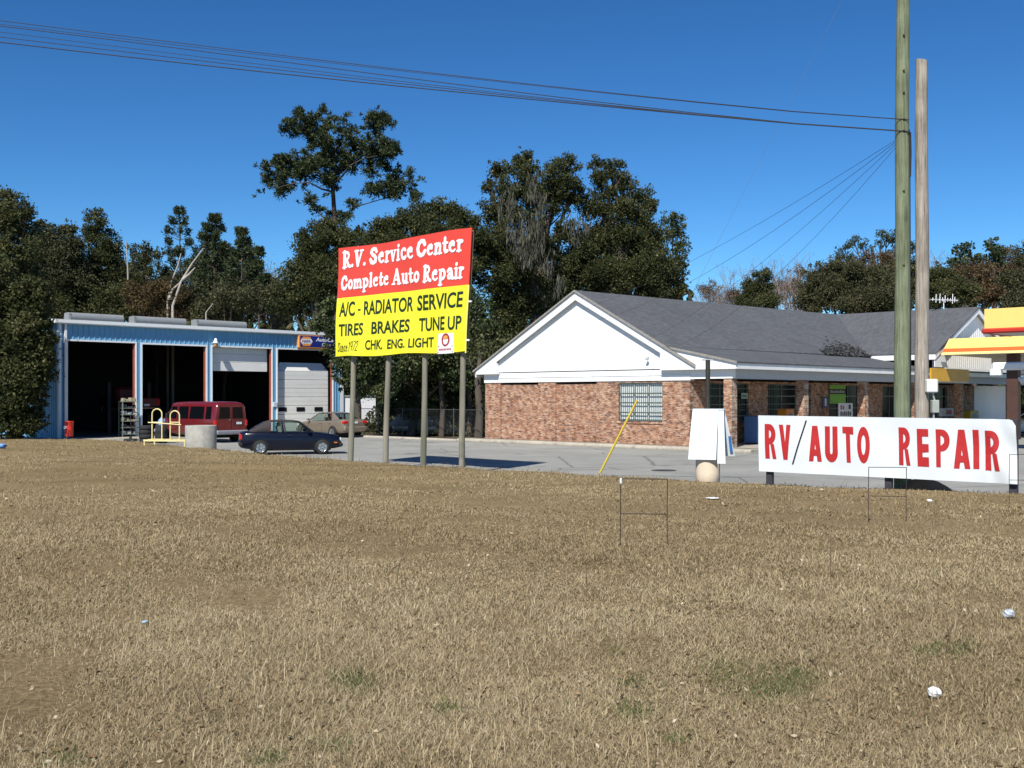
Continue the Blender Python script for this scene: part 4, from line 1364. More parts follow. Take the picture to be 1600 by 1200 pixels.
def build_poles():
    green = wood_mat("treated_wood", (.165, .19, .115), (.235, .26, .165), (.075, .09, .05))
    grey = wood_mat("weathered_wood", (.30, .26, .215), (.44, .40, .35), (.10, .075, .058))
    D1 = 23.5
    ztop = 13.9
    g, X1 = tapered_pole("utility_pole", "tall greenish treated utility pole carrying the wires", 1409.5, 763, .38, D1, 1410.5, ztop, .178, .125, green)
    D2 = 23.9
    z2 = EYE + (HOR - 95) * D2 / F
    h, X2 = tapered_pole("cut_off_pole", "shorter weathered grey pole with its top sawn off and meter boxes on it", 1441, 765, .38, D2, 1440, z2, .158, .132, grey, -.03)
    # conduit, ground wire and bolts on the green pole
    blk = mat("black_cable", (.012, .012, .014), .6)
    zc = EYE + (HOR - 205) * D1 / F - .38
    m = MB()
    m.tube([(.17, -.05, 0), (.165, -.05, 4), (.15, -.05, zc - 1.0), (.145, -.06, zc - .2), (.10, -.15, zc)], .014, 6)
    m.tube([(.14, -.07, zc - 1.0), (.155, -.06, zc - .5), (.13, -.10, zc - .05)], .03, 8)
    m.build("riser_cable", blk, g)
    for py in (58, 113, 147, 188, 206, 300, 415):
        m = MB(); zz = EYE + (HOR - py) * D1 / F - .38
        m.lathe([(.0, -.03), (.022, -.03), (.022, 0), (0, 0)], c=(-.02, -.15, zz), n=8, axis='y')
        m.build("bolt", mat("bolt_rust", (.12, .08, .05), .7), g)
    # meter base and switch box on the grey pole
    wh = mat("meter_white", (.76, .77, .74), .45, var=.04)
    zb = EYE + (HOR - 614) * D2 / F - .38; zt = EYE + (HOR - 592.5) * D2 / F - .38
    m = MB(); m.bbox(.00, .245, -.30, -.13, zb, zt, .03); m.build("meter_box", wh, h)
    zb2 = EYE + (HOR - 645) * D2 / F - .38; zt2 = EYE + (HOR - 625) * D2 / F - .38
    m = MB(); m.bbox(.13, .28, -.26, -.12, zb2, zt2, .012); m.build("switch_box", mat("grey_box", (.33, .35, .31), .6, var=.2, dirt=((.3, .14, .06), 6, .58, .7)), h)
    m = MB(); m.tube([(.15, -.2, zb), (.17, -.2, (zb + zt2) / 2), (.2, -.19, zt2)], .022, 8); m.tube([(.18, -.19, zb2), (.17, -.19, .4), (.17, -.19, -.1)], .022, 8)
    m.build("conduit", MATS["galvanised"], h)
    # dirt mound round the grey pole
    # span wires from the far pole
    xs = np.array([-520, -300, -100, 0, 100, 200, 400, 600, 800, 940, 1080, 1240, 1418], float)
    def D_of(x):
        i = 1 / 25.5 + (1 / D1 - 1 / 25.5) * (x + 520) / 1938
        return 1 / i
    rows = [((0, 32), (200, 57.3), (600, 105.5), (800, 128), (1080, 158.5), (1416, 190)),
            ((0, 38), (200, 61.3), (600, 108), (800, 129.5), (1080, 159.5), (1417, 190.5)),
            ((0, 40.5), (200, 65.5), (600, 117.5), (800, 142), (1080, 176.5), (1418, 208)),
            ((0, 50), (200, 75), (600, 123.8), (800, 147.3), (1080, 177.5), (1418, 208)),
            ((0, 57.7), (200, 81.7), (600, 127.7), (800, 149.3), (1080, 178), (1418, 208.3)),
            ((0, 66), (200, 88.7), (600, 132.3), (800, 152.4), (1080, 178.6), (1418, 208.6))]
    labs = ["topmost thin span wire above the lot", "second span wire below the topmost, joining it at the pole", "third span wire from the top, converging at the lower pole clamp",
            "fourth span wire from the top, faint and thin", "fifth span wire, just above the thick lowest one", "lowest and thickest span wire above the lot"]
    rad = [.008, .006, .009, .006, .008, .012]
    for row, lab, r in zip(rows, labs, rad):
        a = np.array(row)
        co = np.polyfit(a[:, 0], a[:, 1], 3)
        pts = [at(x, np.polyval(co, x), D_of(x)) for x in xs]
        pts[-1] = Vector((X1 + .10, D1 - .16, at(1418, row[-1][1], D1).z))
        m = MB(); m.tube(pts, r, 6)
        o = m.build("overhead_wire", blk)
        tag(o, lab, "wire", "span wires along the road")
    # service drops to the building
    ends = [(865, 498, 53.6, "service drop wire to the gable, highest where it leaves the pole", .030, .0045), (900, 506, 52.8, "service drop wire to the gable, slack and just under the highest", .050, .005),
            (1010, 533, 50.0, "service drop wire to the porch roof, upper of the steep pair", .03, .0045), (1045, 545, 48.7, "service drop wire to the porch roof, lower of the steep pair", .055, .0045)]
    a = Vector((X1 + .10, D1 - .16, at(1418, 208, D1).z))
    for px, py, D, lab, sag, r in ends:
        e = at(px, py, D)
        Ls = (e - a).length
        pts = []
        for t in np.linspace(0, 1, 18):
            q = a.lerp(e, t); q.z -= sag * Ls * 4 * t * (1 - t) * .55
            pts.append(q)
        m = MB(); m.tube(pts, r, 6); o = m.build("service_wire", blk); tag(o, lab, "wire", "service drops to the brick building")
    # guy wire with yellow guard
    ga = ground_at(936, 742, .25)
    gt = thing("guy_wire", "slanted guy wire with a yellow plastic guard at the lawn edge", "wire", ga)
    top = Vector((X1, D1, 13.6)) - ga
    m = MB(); m.tube([top * t for t in (0, .5, 1)], .0026, 6); m.build("cable", mat("guy_steel", (.25, .26, .27), .5, metal=.5), gt)
    f = .0
    for t in np.linspace(0, .5, 200):
        q = ga + top * t
        if HOR - (q.z - EYE) * F / q.y < 627: break
    m = MB(); m.tube([top * 0.004, top * t], .030, 10); m.build("guard", mat("guard_yellow", (.74, .55, .06), .45, var=.06), gt)
# ------------------------------------------------------------------ vehicles (local x forward, y to the left, z up)
def ring_body(x, zl, zb, w, crown=.03):
    zm = zl + (zb - zl) * .5
    half = [(w * .86, zl), (w * .965, zl + .10), (w, zm), (w * .985, zb - .10), (w * .93, zb - .015), (w * .6, zb + crown * .7), (0, zb + crown)]
    return [(x, y, z) for y, z in half] + [(x, -y, z) for y, z in half[-2::-1]]

def wheel(parent, x, y, r, wd, spokes, tyre_m, rim_m, side):
    e = bpy.data.objects.new("wheel", None); C.objects.link(e); e.parent = parent; e.location = (x, y, r)
    h = wd / 2
    m = MB(); m.lathe([(r * .62, -h), (r * .93, -h), (r, -h * .7), (r, h * .7), (r * .93, h), (r * .62, h)], n=28, axis='y'); m.build("tyre", tyre_m, e)
    m = MB()
    s = side
    m.lathe([(0, s * h * .55), (r * .16, s * h * .6), (r * .16, s * h * .3)], n=14, axis='y')
    m.lathe([(r * .64, s * h * .98), (r * .58, s * h * .9), (r * .55, s * h * .2), (r * .5, s * h * .0)], n=28, axis='y')
    for k in range(spokes):
        a = 2 * math.pi * k / spokes + .3
        ca, sa = math.cos(a), math.sin(a)
        pts = []
        for rr, ww in ((.10, .075), (.58, .055)):
            for q in (-1, 1):
                pts.append((r * rr * ca - q * ww * sa, s * h * .78, r * rr * sa + q * ww * ca))
        m.prism([pts[0], pts[1], pts[3], pts[2]], (0, -s * .03, 0))
    m.build("rim", rim_m, e)
    m = MB(); m.lathe([(0, s * h * .02), (r * .56, s * h * .02)], n=20, axis='y'); m.build("brake_disc", MATS["tyre_black"], e)
    return e

def arch(mb, x, y, r, side, n=14):
    """dark wheel opening standing a hair proud of the flank"""
    pts = [(x + r * math.cos(t), y, .30 + r * math.sin(t)) for t in np.linspace(-.35, math.pi + .35, n)]
    mb.prism(pts, (0, side * .012, 0))

def quad_panel(mb, p, off):
    a = [Vector(q) for q in p]
    n = (a[1] - a[0]).cross(a[-1] - a[0]).normalized() * off
    mb.prism([q + n for q in a], n * .6)

def common():
    mat("tyre_black", (.014, .014, .014), .8, var=.2)
    mat("alloy", (.62, .63, .65), .25, metal=.9, var=.05)
    mat("wheel_well", (.006, .006, .006), .95)
    mat("trim_black", (.012, .012, .013), .5)
    mat("tail_red", (.55, .012, .012), .2, var=.1, coat=.5)
    mat("tail_orange", (.7, .16, .02), .25)
    mat("lamp_clear", (.62, .64, .66), .12, coat=.5)
    mat("plate_white", (.68, .70, .70), .5, var=.2, scale=14)
    mat("chrome", (.7, .7, .72), .12, metal=1, var=.02)
    mat("seat_cloth", (.16, .15, .13), .9)
    mat("tinted_pane", (.004, .005, .007), .10, var=.02, spec=.22)
    mat_glass("car_glass", (.80, .90, .86), .80)

def build_convertible():
    common()
    paint = mat("navy_paint", (.004, .006, .016), .28, var=.05, spec=.35, coat=.15)
    cloth = mat("soft_top_cloth", (.040, .033, .034), .92, var=.12, scale=6, bump=.2)
    mid = ground_at(455.5, 710.5, 0)
    hd = R(16)
    h = Vector((math.cos(hd), math.sin(hd), 0)); lf = Vector((-h.y, h.x, 0))
    c = mid + lf * .80
    o = thing("convertible_car", "dark navy convertible with closed black soft top, parked behind the lawn edge", "car", c, hd)
    B = [(-2.03, .36, .74, .60), (-1.98, .30, .88, .74), (-1.8, .26, .935, .815), (-1.4, .22, .95, .845), (-.8, .19, .925, .85), (0, .18, .90, .85), (.75, .18, .885, .848),
         (.95, .19, .89, .845), (1.35, .21, .845, .835), (1.75, .24, .775, .80), (1.96, .28, .70, .74), (2.04, .34, .62, .62)]
    m = MB(); m.loft([ring_body(*b) for b in B]); m.build("body", paint, o)
    # windscreen base to roof
    zb = .90
    roof = [(.34, 1.345, .56), (.1, 1.385, .585), (-.35, 1.41, .60), (-.80, 1.39, .60)]
    back = [(-.80, 1.39, .60), (-1.12, 1.30, .60), (-1.40, 1.13, .61), (-1.62, .95, .63)]
    t = MB()
    rr = lambda x, z, w, dz: [(x, w, z - .03 - dz), (x, w * .97, z - .015), (x, w * .8, z + .005), (x, 0, z + .018), (x, -w * .8, z + .005), (x, -w * .97, z - .015), (x, -w, z - .03 - dz)]
    t.loft([rr(*q, .03) for q in roof])
    rf = lambda x, z, w, x2: [(x2, .76, .92), (x, w + .03, (z + .92) / 2 + .02), (x, w, z - .03), (x, w * .8, z + .005), (x, 0, z + .018), (x, -w * .8, z + .005), (x, -w, z - .03), (x, -w - .03, (z + .92) / 2 + .02), (x2, -.76, .92)]
    t.loft([rf(-.80, 1.39, .60, -.86), rf(-1.12, 1.30, .60, -1.14), rf(-1.40, 1.13, .62, -1.40), rf(-1.64, .96, .64, -1.62)])
    t.build("soft_top", cloth, o)
    g = MB(); quad_panel(g, [(-1.10, .42, 1.318), (-1.10, -.42, 1.318), (-1.52, -.48, 1.055), (-1.52, .48, 1.055)][::-1], .006); g.build("rear_window", mat("vinyl_window", (.018, .045, .13), .08, spec=.6), o)
    g = MB(); g.add([(.92, .66, .90), (.92, -.66, .90), (.34, -.55, 1.335), (.34, .55, 1.335)], [(0, 1, 2, 3)]); g.build("windscreen", MATS["car_glass"], o)
    for sd in (1, -1):
        f = MB()
        f.tube([(.93, sd * .69, .89), (.34, sd * .565, 1.34)], .03, 6); f.build("pillar", MATS["trim_black"], o); f = MB(); f.tube([(.34, sd * .57, 1.345), (-.8, sd * .60, 1.36)], .022, 6)
        f.tube([(-.22, sd * .775, .90), (-.30, sd * .61, 1.36)], .025, 6)
        f.build("pillar", MATS["trim_black"], o)
        g = MB(); g.add([(.86, sd * .73, .905), (-.20, sd * .765, .905), (-.28, sd * .605, 1.355), (.33, sd * .565, 1.33)], [(0, 1, 2, 3)]); g.build("side_window", MATS["car_glass"], o)
        g = MB(); g.add([(-.26, sd * .765, .905), (-.80, sd * .755, .92), (-.78, sd * .615, 1.30), (-.34, sd * .605, 1.355)], [(0, 1, 2, 3)]); g.build("quarter_window", MATS["car_glass"], o)
        s_ = MB(); s_.bbox(-.30, .30, sd * .34 - .24, sd * .34 + .24, .45, .62, .05); s_.box((-.42, sd * .34, .85), (.14, .44, .62), rot=(0, -.25, 0)); s_.bbox(-.53, -.43, sd * .34 - .12, sd * .34 + .12, 1.13, 1.30, .03)
        s_.build("seat", mat("pale_seat", (.30, .29, .26), .8), o)
        k = MB(); k.bbox(.60, .76, sd * .90 - .09, sd * .90 + .09, .90, 1.03, .04); k.build("mirror", paint, o)
        a = MB(); arch(a, -1.235, sd * .838, .36, sd); a.build("wheel_arch", MATS["wheel_well"], o); a = MB(); arch(a, 1.24, sd * .826, .36, sd); a.build("wheel_arch", MATS["wheel_well"], o)
        l = MB(); l.bbox(-2.035, -1.93, min(sd * .50, sd * .745), max(sd * .50, sd * .745), .62, .84, .03); l.build("taillight", MATS["tail_red"], o)
        l = MB(); l.bbox(1.92, 2.045, min(sd * .38, sd * .70), max(sd * .38, sd * .70), .52, .68, .04); l.build("headlight", MATS["lamp_clear"], o)
        l = MB(); l.bbox(1.72, 1.86, sd * .80 - .025, sd * .80 + .025, .455, .50, .008); l.build("side_marker", MATS["tail_orange"], o)
        dd = MB(); dd.bbox(-.17, .02, sd * .858 - .012, sd * .858 + .012, .76, .80, .008); dd.build("door_handle", MATS["trim_black"], o)
        st = MB(); st.prism([(.72, sd * .853, .24), (.725, sd * .853, .24), (.735, sd * .84, .87), (.73, sd * .84, .87)], (0, sd * .004, 0)); st.prism([(-.26, sd * .854, .24), (-.254, sd * .854, .24), (-.244, sd * .842, .88), (-.25, sd * .842, .88)], (0, sd * .004, 0)); st.build("door_seam", MATS["wheel_well"], o)
        for x in (-1.235, 1.24): wheel(o, x, sd * .805, .30, .19, 6, MATS["tyre_black"], MATS["alloy"], sd)
    p = MB(); p.bbox(-2.06, -1.9, -.78, .78, .32, .50, .05); p.build("bumper", MATS["trim_black"], o); p = MB(); p.bbox(1.9, 2.10, -.78, .78, .30, .48, .06); p.build("bumper", MATS["trim_black"], o)
    p = MB(); p.bbox(-2.055, -2.02, -.18, .18, .60, .74, .008); p.build("licence_plate", mat("dark_plate", (.12, .12, .12), .5), o)
    p = MB(); p.lathe([(0, -2.03), (.05, -2.03), (.05, -2.01)], c=(0, 0, .80), n=12, axis='x'); p.build("emblem", MATS["chrome"], o)
    u = MB(); u.span(-1.6, 1.6, -.66, .66, .17, .30); u.build("underbody", MATS["wheel_well"], o)
    return o

def build_van():
    paint = mat("maroon_paint", (.135, .009, .012), .25, var=.06, coat=.5)
    hd = R(140)
    h = Vector((math.cos(hd), math.sin(hd), 0)); lf = Vector((-h.y, h.x, 0))
    cr = ground_at(335.5, 692.5, 0)
    c = cr + h * 2.78 - lf * .99
    o = thing("passenger_van", "dark red passenger van with tinted windows, nosed towards the second bay", "van", c, hd)
    def ring(x, zl, zt, w, wt):
        zb = zl + (zt - zl) * .46
        half = [(w * .92, zl), (w, zl + .12), (w * 1.01, zb - .15), (w, zb), (wt * 1.02, zt - .16), (wt * .94, zt - .05), (wt * .7, zt), (0, zt + .025)]
        return [(x, y, z) for y, z in half] + [(x, -y, z) for y, z in half[-2::-1]]
    Rg = [(-2.78, .50, 1.96, .95, .80), (-2.72, .46, 2.05, .985, .84), (-2.5, .42, 2.09, 1.0, .87), (0, .38, 2.10, 1.0, .88), (1.0, .38, 2.09, 1.0, .88), (1.28, .38, 2.04, 1.0, .85)]
    m = MB(); m.loft([ring(*q) for q in Rg])
    N = [(1.27, .38, 1.30, .995), (1.75, .38, 1.27, .99), (2.1, .38, 1.20, .97), (2.55, .40, 1.10, .93), (2.75, .45, .98, .86), (2.82, .52, .85, .78)]
    m.loft([ring_body(*q) for q in N])
    # windscreen mass joining roof and bonnet
    m.loft([[(1.27, .97, 1.28), (1.27, .84, 1.98), (1.27, -.84, 1.98), (1.27, -.97, 1.28)], [(1.60, .95, 1.28), (1.45, .80, 1.70), (1.45, -.80, 1.70), (1.60, -.95, 1.28)], [(2.02, .90, 1.22), (2.0, .86, 1.24), (2.0, -.86, 1.24), (2.02, -.90, 1.22)]])
    m.build("body", paint, o)
    tp = MATS["tinted_pane"]
    zb = 1.22
    def side_pt(x, z, sd):
        w0, w1 = 1.0, .88 * 1.02
        t = (z - 1.16) / (1.94 - 1.16)
        return (x, sd * (w0 + (w1 - w0) * t), z)
    for sd in (1, -1):
        for x0, x1 in ((-2.44, -1.95), (-1.80, -.52), (-.40, .50), (.66, 1.30)):
            g = MB()
            p = [side_pt(x0, zb, sd), side_pt(x1, zb, sd), side_pt(x1 - (.16 if x1 > 1.2 else .03), 1.86, sd), side_pt(x0 + .03, 1.86, sd)]
            g.prism(p, (0, sd * .010, 0)); g.build("side_window", tp, o)
        a = MB(); arch(a, -1.72, sd * 1.0, .43, sd); a.build("wheel_arch", MATS["wheel_well"], o); a = MB(); arch(a, 1.78, sd * .99, .43, sd); a.build("wheel_arch", MATS["wheel_well"], o)
        for x in (-1.72, 1.78): wheel(o, x, sd * .945, .36, .22, 5, MATS["tyre_black"], mat("steel_rim", (.25, .25, .26), .4, metal=.7), sd)
        l = MB(); l.bbox(-2.80, -2.66, min(sd * .86, sd * 1.0), max(sd * .86, sd * 1.0), .86, 1.16, .02); l.build("taillight", MATS["tail_red"], o)
        l = MB(); l.bbox(2.70, 2.84, min(sd * .50, sd * .82), max(sd * .50, sd * .82), .72, .92, .03); l.build("headlight", MATS["lamp_clear"], o)
        k = MB(); k.bbox(1.22, 1.36, sd * 1.12 - .11, sd * 1.12 + .11, 1.22, 1.50, .03); k.build("mirror", MATS["trim_black"], o)
        # rear door windows
        g = MB()
        y0, y1 = sd * .08, sd * .74
        g.prism([(-2.785, y0, 1.24), (-2.785, y1, 1.24), (-2.765, sd * .68, 1.86), (-2.765, y0, 1.86)], (-.014, 0, 0)); g.build("rear_window", tp, o)
        hg = MB(); hg.bbox(-2.81, -2.77, sd * .83 - .02, sd * .83 + .02, 1.30, 1.40, .006); hg.bbox(-2.81, -2.77, sd * .83 - .02, sd * .83 + .02, .75, .85, .006); hg.build("hinge", paint, o)
        st = MB(); st.prism([side_pt(.58, .6, sd), side_pt(.60, .6, sd), side_pt(.60, 1.9, sd), side_pt(.58, 1.9, sd)], (0, sd * .006, 0)); st.build("door_seam", MATS["wheel_well"], o)
    g = MB(); g.add([(1.74, .80, 1.31), (1.74, -.80, 1.31), (1.33, -.70, 1.93), (1.33, .70, 1.93)], [(0, 1, 2, 3)]); g.build("windscreen", tp, o)
    sm = MB(); sm.prism([(-2.79, -.006, .6), (-2.79, .006, .6), (-2.775, .006, 1.98), (-2.775, -.006, 1.98)], (-.006, 0, 0)); sm.build("door_seam", MATS["wheel_well"], o)
    hh = MB(); hh.bbox(-2.815, -2.78, .04, .16, 1.16, 1.20, .008); hh.build("door_handle", MATS["chrome"], o)
    p = MB(); p.bbox(-2.97, -2.72, -.96, .96, .42, .64, .05); p.build("bumper", mat("grey_bumper", (.22, .225, .25), .45), o); p = MB(); p.bbox(2.72, 2.96, -.95, .95, .42, .64, .06); p.build("bumper", mat("grey_bumper", (.22, .225, .25), .45), o)
    p = MB(); p.bbox(-2.80, -2.786, -.70, -.22, .92, 1.10, .004); pb = p.build("plate_recess", MATS["trim_black"], o)
    p = MB(); p.bbox(-2.81, -2.802, -.64, -.30, .94, 1.06, .003); p.build("licence_plate", MATS["plate_white"], pb)
    u = MB(); u.span(-2.3, 2.3, -.8, .8, .24, .42); u.build("underbody", MATS["wheel_well"], o)

def sedan(name, label, c, hd, paint, group=None):
    """four-door saloon"""
    o = thing(name, label, "car", c, hd, group)
    B = [(-2.40, .40, .86, .66), (-2.34, .34, 1.00, .80), (-2.1, .28, 1.06, .88), (-1.6, .24, 1.02, .90), (-.8, .21, .96, .91), (.4, .20, .93, .91), (1.0, .20, .94, .905),
         (1.5, .22, .90, .89), (2.0, .25, .80, .85), (2.28, .30, .70, .76), (2.40, .36, .60, .60)]
    m = MB(); m.loft([ring_body(*b) for b in B]); m.build("body", paint, o)
    roof = [(.28, 1.415, .60), (.0, 1.455, .63), (-.5, 1.47, .64), (-.95, 1.44, .62), (-1.15, 1.40, .60)]
    rr = lambda x, z, w: [(x, w, z - .05), (x, w * .95, z - .015), (x, w * .7, z + .005), (x, 0, z + .015), (x, -w * .7, z + .005), (x, -w * .95, z - .015), (x, -w, z - .05)]
    t = MB(); t.loft([rr(*q) for q in roof]); t.build("roof", paint, o)
    gl = MATS["car_glass"]
    g = MB(); g.add([(1.12, .70, .955), (1.12, -.70, .955), (.28, -.58, 1.40), (.28, .58, 1.40)], [(0, 1, 2, 3)]); g.build("windscreen", gl, o)
    g = MB(); g.add([(-1.86, .66, 1.06), (-1.86, -.66, 1.06), (-1.15, -.56, 1.39), (-1.15, .56, 1.39)], [(0, 1, 2, 3)]); g.build("rear_window", mat_glass("rear_glass", (.6, .7, .66), .45) if "rear_glass" not in MATS else MATS["rear_glass"], o)
    for sd in (1, -1):
        f = MB()
        f.tube([(1.14, sd * .74, .95), (.28, sd * .61, 1.40)], .035, 6)
        f.build("pillar", paint, o); f = MB()
        f.tube([(-.38, sd * .86, .96), (-.42, sd * .64, 1.43)], .03, 6)
        f.build("pillar", paint, o); f = MB()
        f.prism([(-1.22, sd * .84, 1.0), (-1.90, sd * .76, 1.05), (-1.15, sd * .58, 1.39), (-1.02, sd * .61, 1.40)], (0, -sd * .03, 0))
        f.build("pillar", paint, o)
        g = MB(); g.add([(1.0, sd * .80, .965), (-.34, sd * .855, .965), (-.39, sd * .645, 1.415), (.27, sd * .61, 1.385)], [(0, 1, 2, 3)]); g.build("side_window", gl, o)
        g = MB(); g.add([(-.42, sd * .855, .965), (-1.24, sd * .83, .995), (-1.03, sd * .615, 1.395), (-.45, sd * .645, 1.415)], [(0, 1, 2, 3)]); g.build("side_window", gl, o)
        s_ = MB(); s_.bbox(-.15, .35, sd * .38 - .24, sd * .38 + .24, .45, .62, .05); s_.box((-.22, sd * .38, .85), (.14, .44, .62), rot=(0, -.2, 0)); s_.build("seat", MATS["seat_cloth"], o)
        k = MB(); k.bbox(.78, .92, sd * 1.0 - .09, sd * 1.0 + .09, .96, 1.08, .04); k.build("mirror", paint, o)
        a = MB(); arch(a, -1.40, sd * .90, .385, sd); a.build("wheel_arch", MATS["wheel_well"], o); a = MB(); arch(a, 1.38, sd * .893, .385, sd); a.build("wheel_arch", MATS["wheel_well"], o)
        l = MB(); l.bbox(-2.40, -2.20, min(sd * .50, sd * .84), max(sd * .50, sd * .84), .80, .97, .03); l.build("taillight", MATS["tail_red"], o)
        l = MB(); l.bbox(2.2, 2.38, min(sd * .45, sd * .78), max(sd * .45, sd * .78), .58, .74, .04); l.build("headlight", MATS["lamp_clear"], o)
        dd = MB()
        for x in (-.22, -1.1): dd.bbox(x - .1, x + .1, sd * .915 - .012, sd * .915 + .012, .80, .84, .008)
        dd.build("door_handle", paint, o)
        st = MB()
        for x in (.98, -.36): st.prism([(x, sd * .912, .26), (x + .006, sd * .912, .26), (x + .006, sd * .90, .93), (x, sd * .90, .93)], (0, sd * .004, 0))
        st.build("door_seam", MATS["wheel_well"], o)
        for x in (-1.40, 1.38): wheel(o, x, sd * .85, .325, .215, 7, MATS["tyre_black"], MATS["alloy"], sd)
    bs = MB(); bs.bbox(-1.2, -.75, -.6, .6, .5, .95, .05); bs.build("seat", MATS["seat_cloth"], o)
    p = MB(); p.bbox(-2.46, -2.25, -.82, .82, .38, .66, .07); p.build("bumper", paint, o); p = MB(); p.bbox(2.25, 2.45, -.80, .80, .32, .54, .07); p.build("bumper", paint, o)
    p = MB(); p.bbox(-2.42, -2.385, -.17, .17, .82, .93, .006); p.build("licence_plate", MATS["plate_white"], o)
    u = MB(); u.span(-1.9, 1.9, -.7, .7, .18, .32); u.build("underbody", MATS["wheel_well"], o)
    return o

def build_other_cars():
    hd = R(135.9)
    h = Vector((math.cos(hd), math.sin(hd), 0)); lf = Vector((-h.y, h.x, 0))
    cr = ground_at(535, 684.5, 0)
    sedan("sedan_car", "champagne beige sedan parked before the lowered white garage door", cr + h * 2.35 - lf * .9, hd, mat("beige_paint", (.25, .205, .155), .3, metal=.35, var=.04, coat=.5))
    # white car at the far right edge, seen past the banner
    c = at(1622, 668, 66); c.z = 0
    sedan("white_car", "white car beyond the far brick porch column at the picture edge", c, R(200), mat("white_car_paint", (.75, .76, .76), .3, coat=.5, var=.03))
    # pickup inside the second bay, up on a lift
    ca, sa = math.cos(GA), math.sin(GA)
    def gw(x, y, z): return Vector((GO.x + x * ca - y * sa, GO.y + x * sa + y * ca, z))
    px = GF.s_at(252)
    o = thing("lifted_pickup", "dark red pickup raised on a lift inside the second bay", "pickup", gw(px + .9, 6.4, 0), GA + R(90))
    pm = mat("pickup_red", (.14, .018, .02), .35, coat=.3)
    z = 1.25
    m = MB(); m.bbox(-2.6, -.4, -.92, .92, z + .45, z + 1.05, .06); m.bbox(-.38, 1.3, -.9, .9, z + .45, z + 1.75, .18); m.bbox(1.32, 2.6, -.9, .9, z + .45, z + 1.15, .1); m.build("body", pm, o)
    for sd in (1, -1):
        l = MB(); l.bbox(-2.64, -2.55, sd * .80 - .1, sd * .80 + .1, z + .60, z + .98, .02); l.build("taillight", MATS["tail_red"], o)
        for x in (-1.6, 1.7): wheel(o, x, sd * .85, .38, .24, 5, MATS["tyre_black"], MATS["steel_rim"], sd).location.z = z + .3
        a = MB(); a.span(-1.2, 1.2, sd * .5 - .06, sd * .5 + .06, z + .25, z + .40); a.span(-.2, .2, sd * 1.35 - .12, sd * 1.35 + .12, .05, 3.3); a.span(-.12, .12, min(sd * .55, sd * 1.24), max(sd * .55, sd * 1.24), z + .24, z + .36); a.build("lift_post", MATS["trim_black"], o)
    p = MB(); p.bbox(-2.75, -2.6, -.9, .9, z + .32, z + .47, .03); p.build("bumper", MATS["chrome"], o)
    p = MB(); p.bbox(-2.66, -2.62, -.2, .2, z + .52, z + .66, .006); p.build("licence_plate", MATS["plate_white"], o)
    # white box trailer behind the beige sedan
    c = at(549, 655, 76); c.z = 0
    o = thing("box_trailer", "white box trailer standing behind the beige sedan under the trees", "trailer", c, R(28))
    w = mat("trailer_white", (.78, .79, .80), .45, var=.05)
    m = MB(); m.bbox(-1.35, 1.45, -1.1, 4.2, .55, 2.42, .05); m.build("box", w, o)
    m = MB(); m.bbox(-1.40, 1.50, -1.16, -1.11, .50, .62, .01); m.bbox(-1.40, 1.50, -1.16, -1.11, 2.36, 2.46, .01); m.span(-.02, .02, -1.115, -1.102, .62, 2.36); m.build("frame", MATS["galvanised"], o)
    for sd in (-1, 1):
        for y in (1.4, 2.3):
            e = wheel(o, .05 + sd * 1.28, y, .34, .2, 5, MATS["tyre_black"], MATS["steel_rim"], sd); e.rotation_euler.z = -R(90)
    m = MB(); m.tube([(0, 4.2, .55), (0, 5.4, .5)], .05, 6); m.build("tongue", MATS["trim_black"], o)
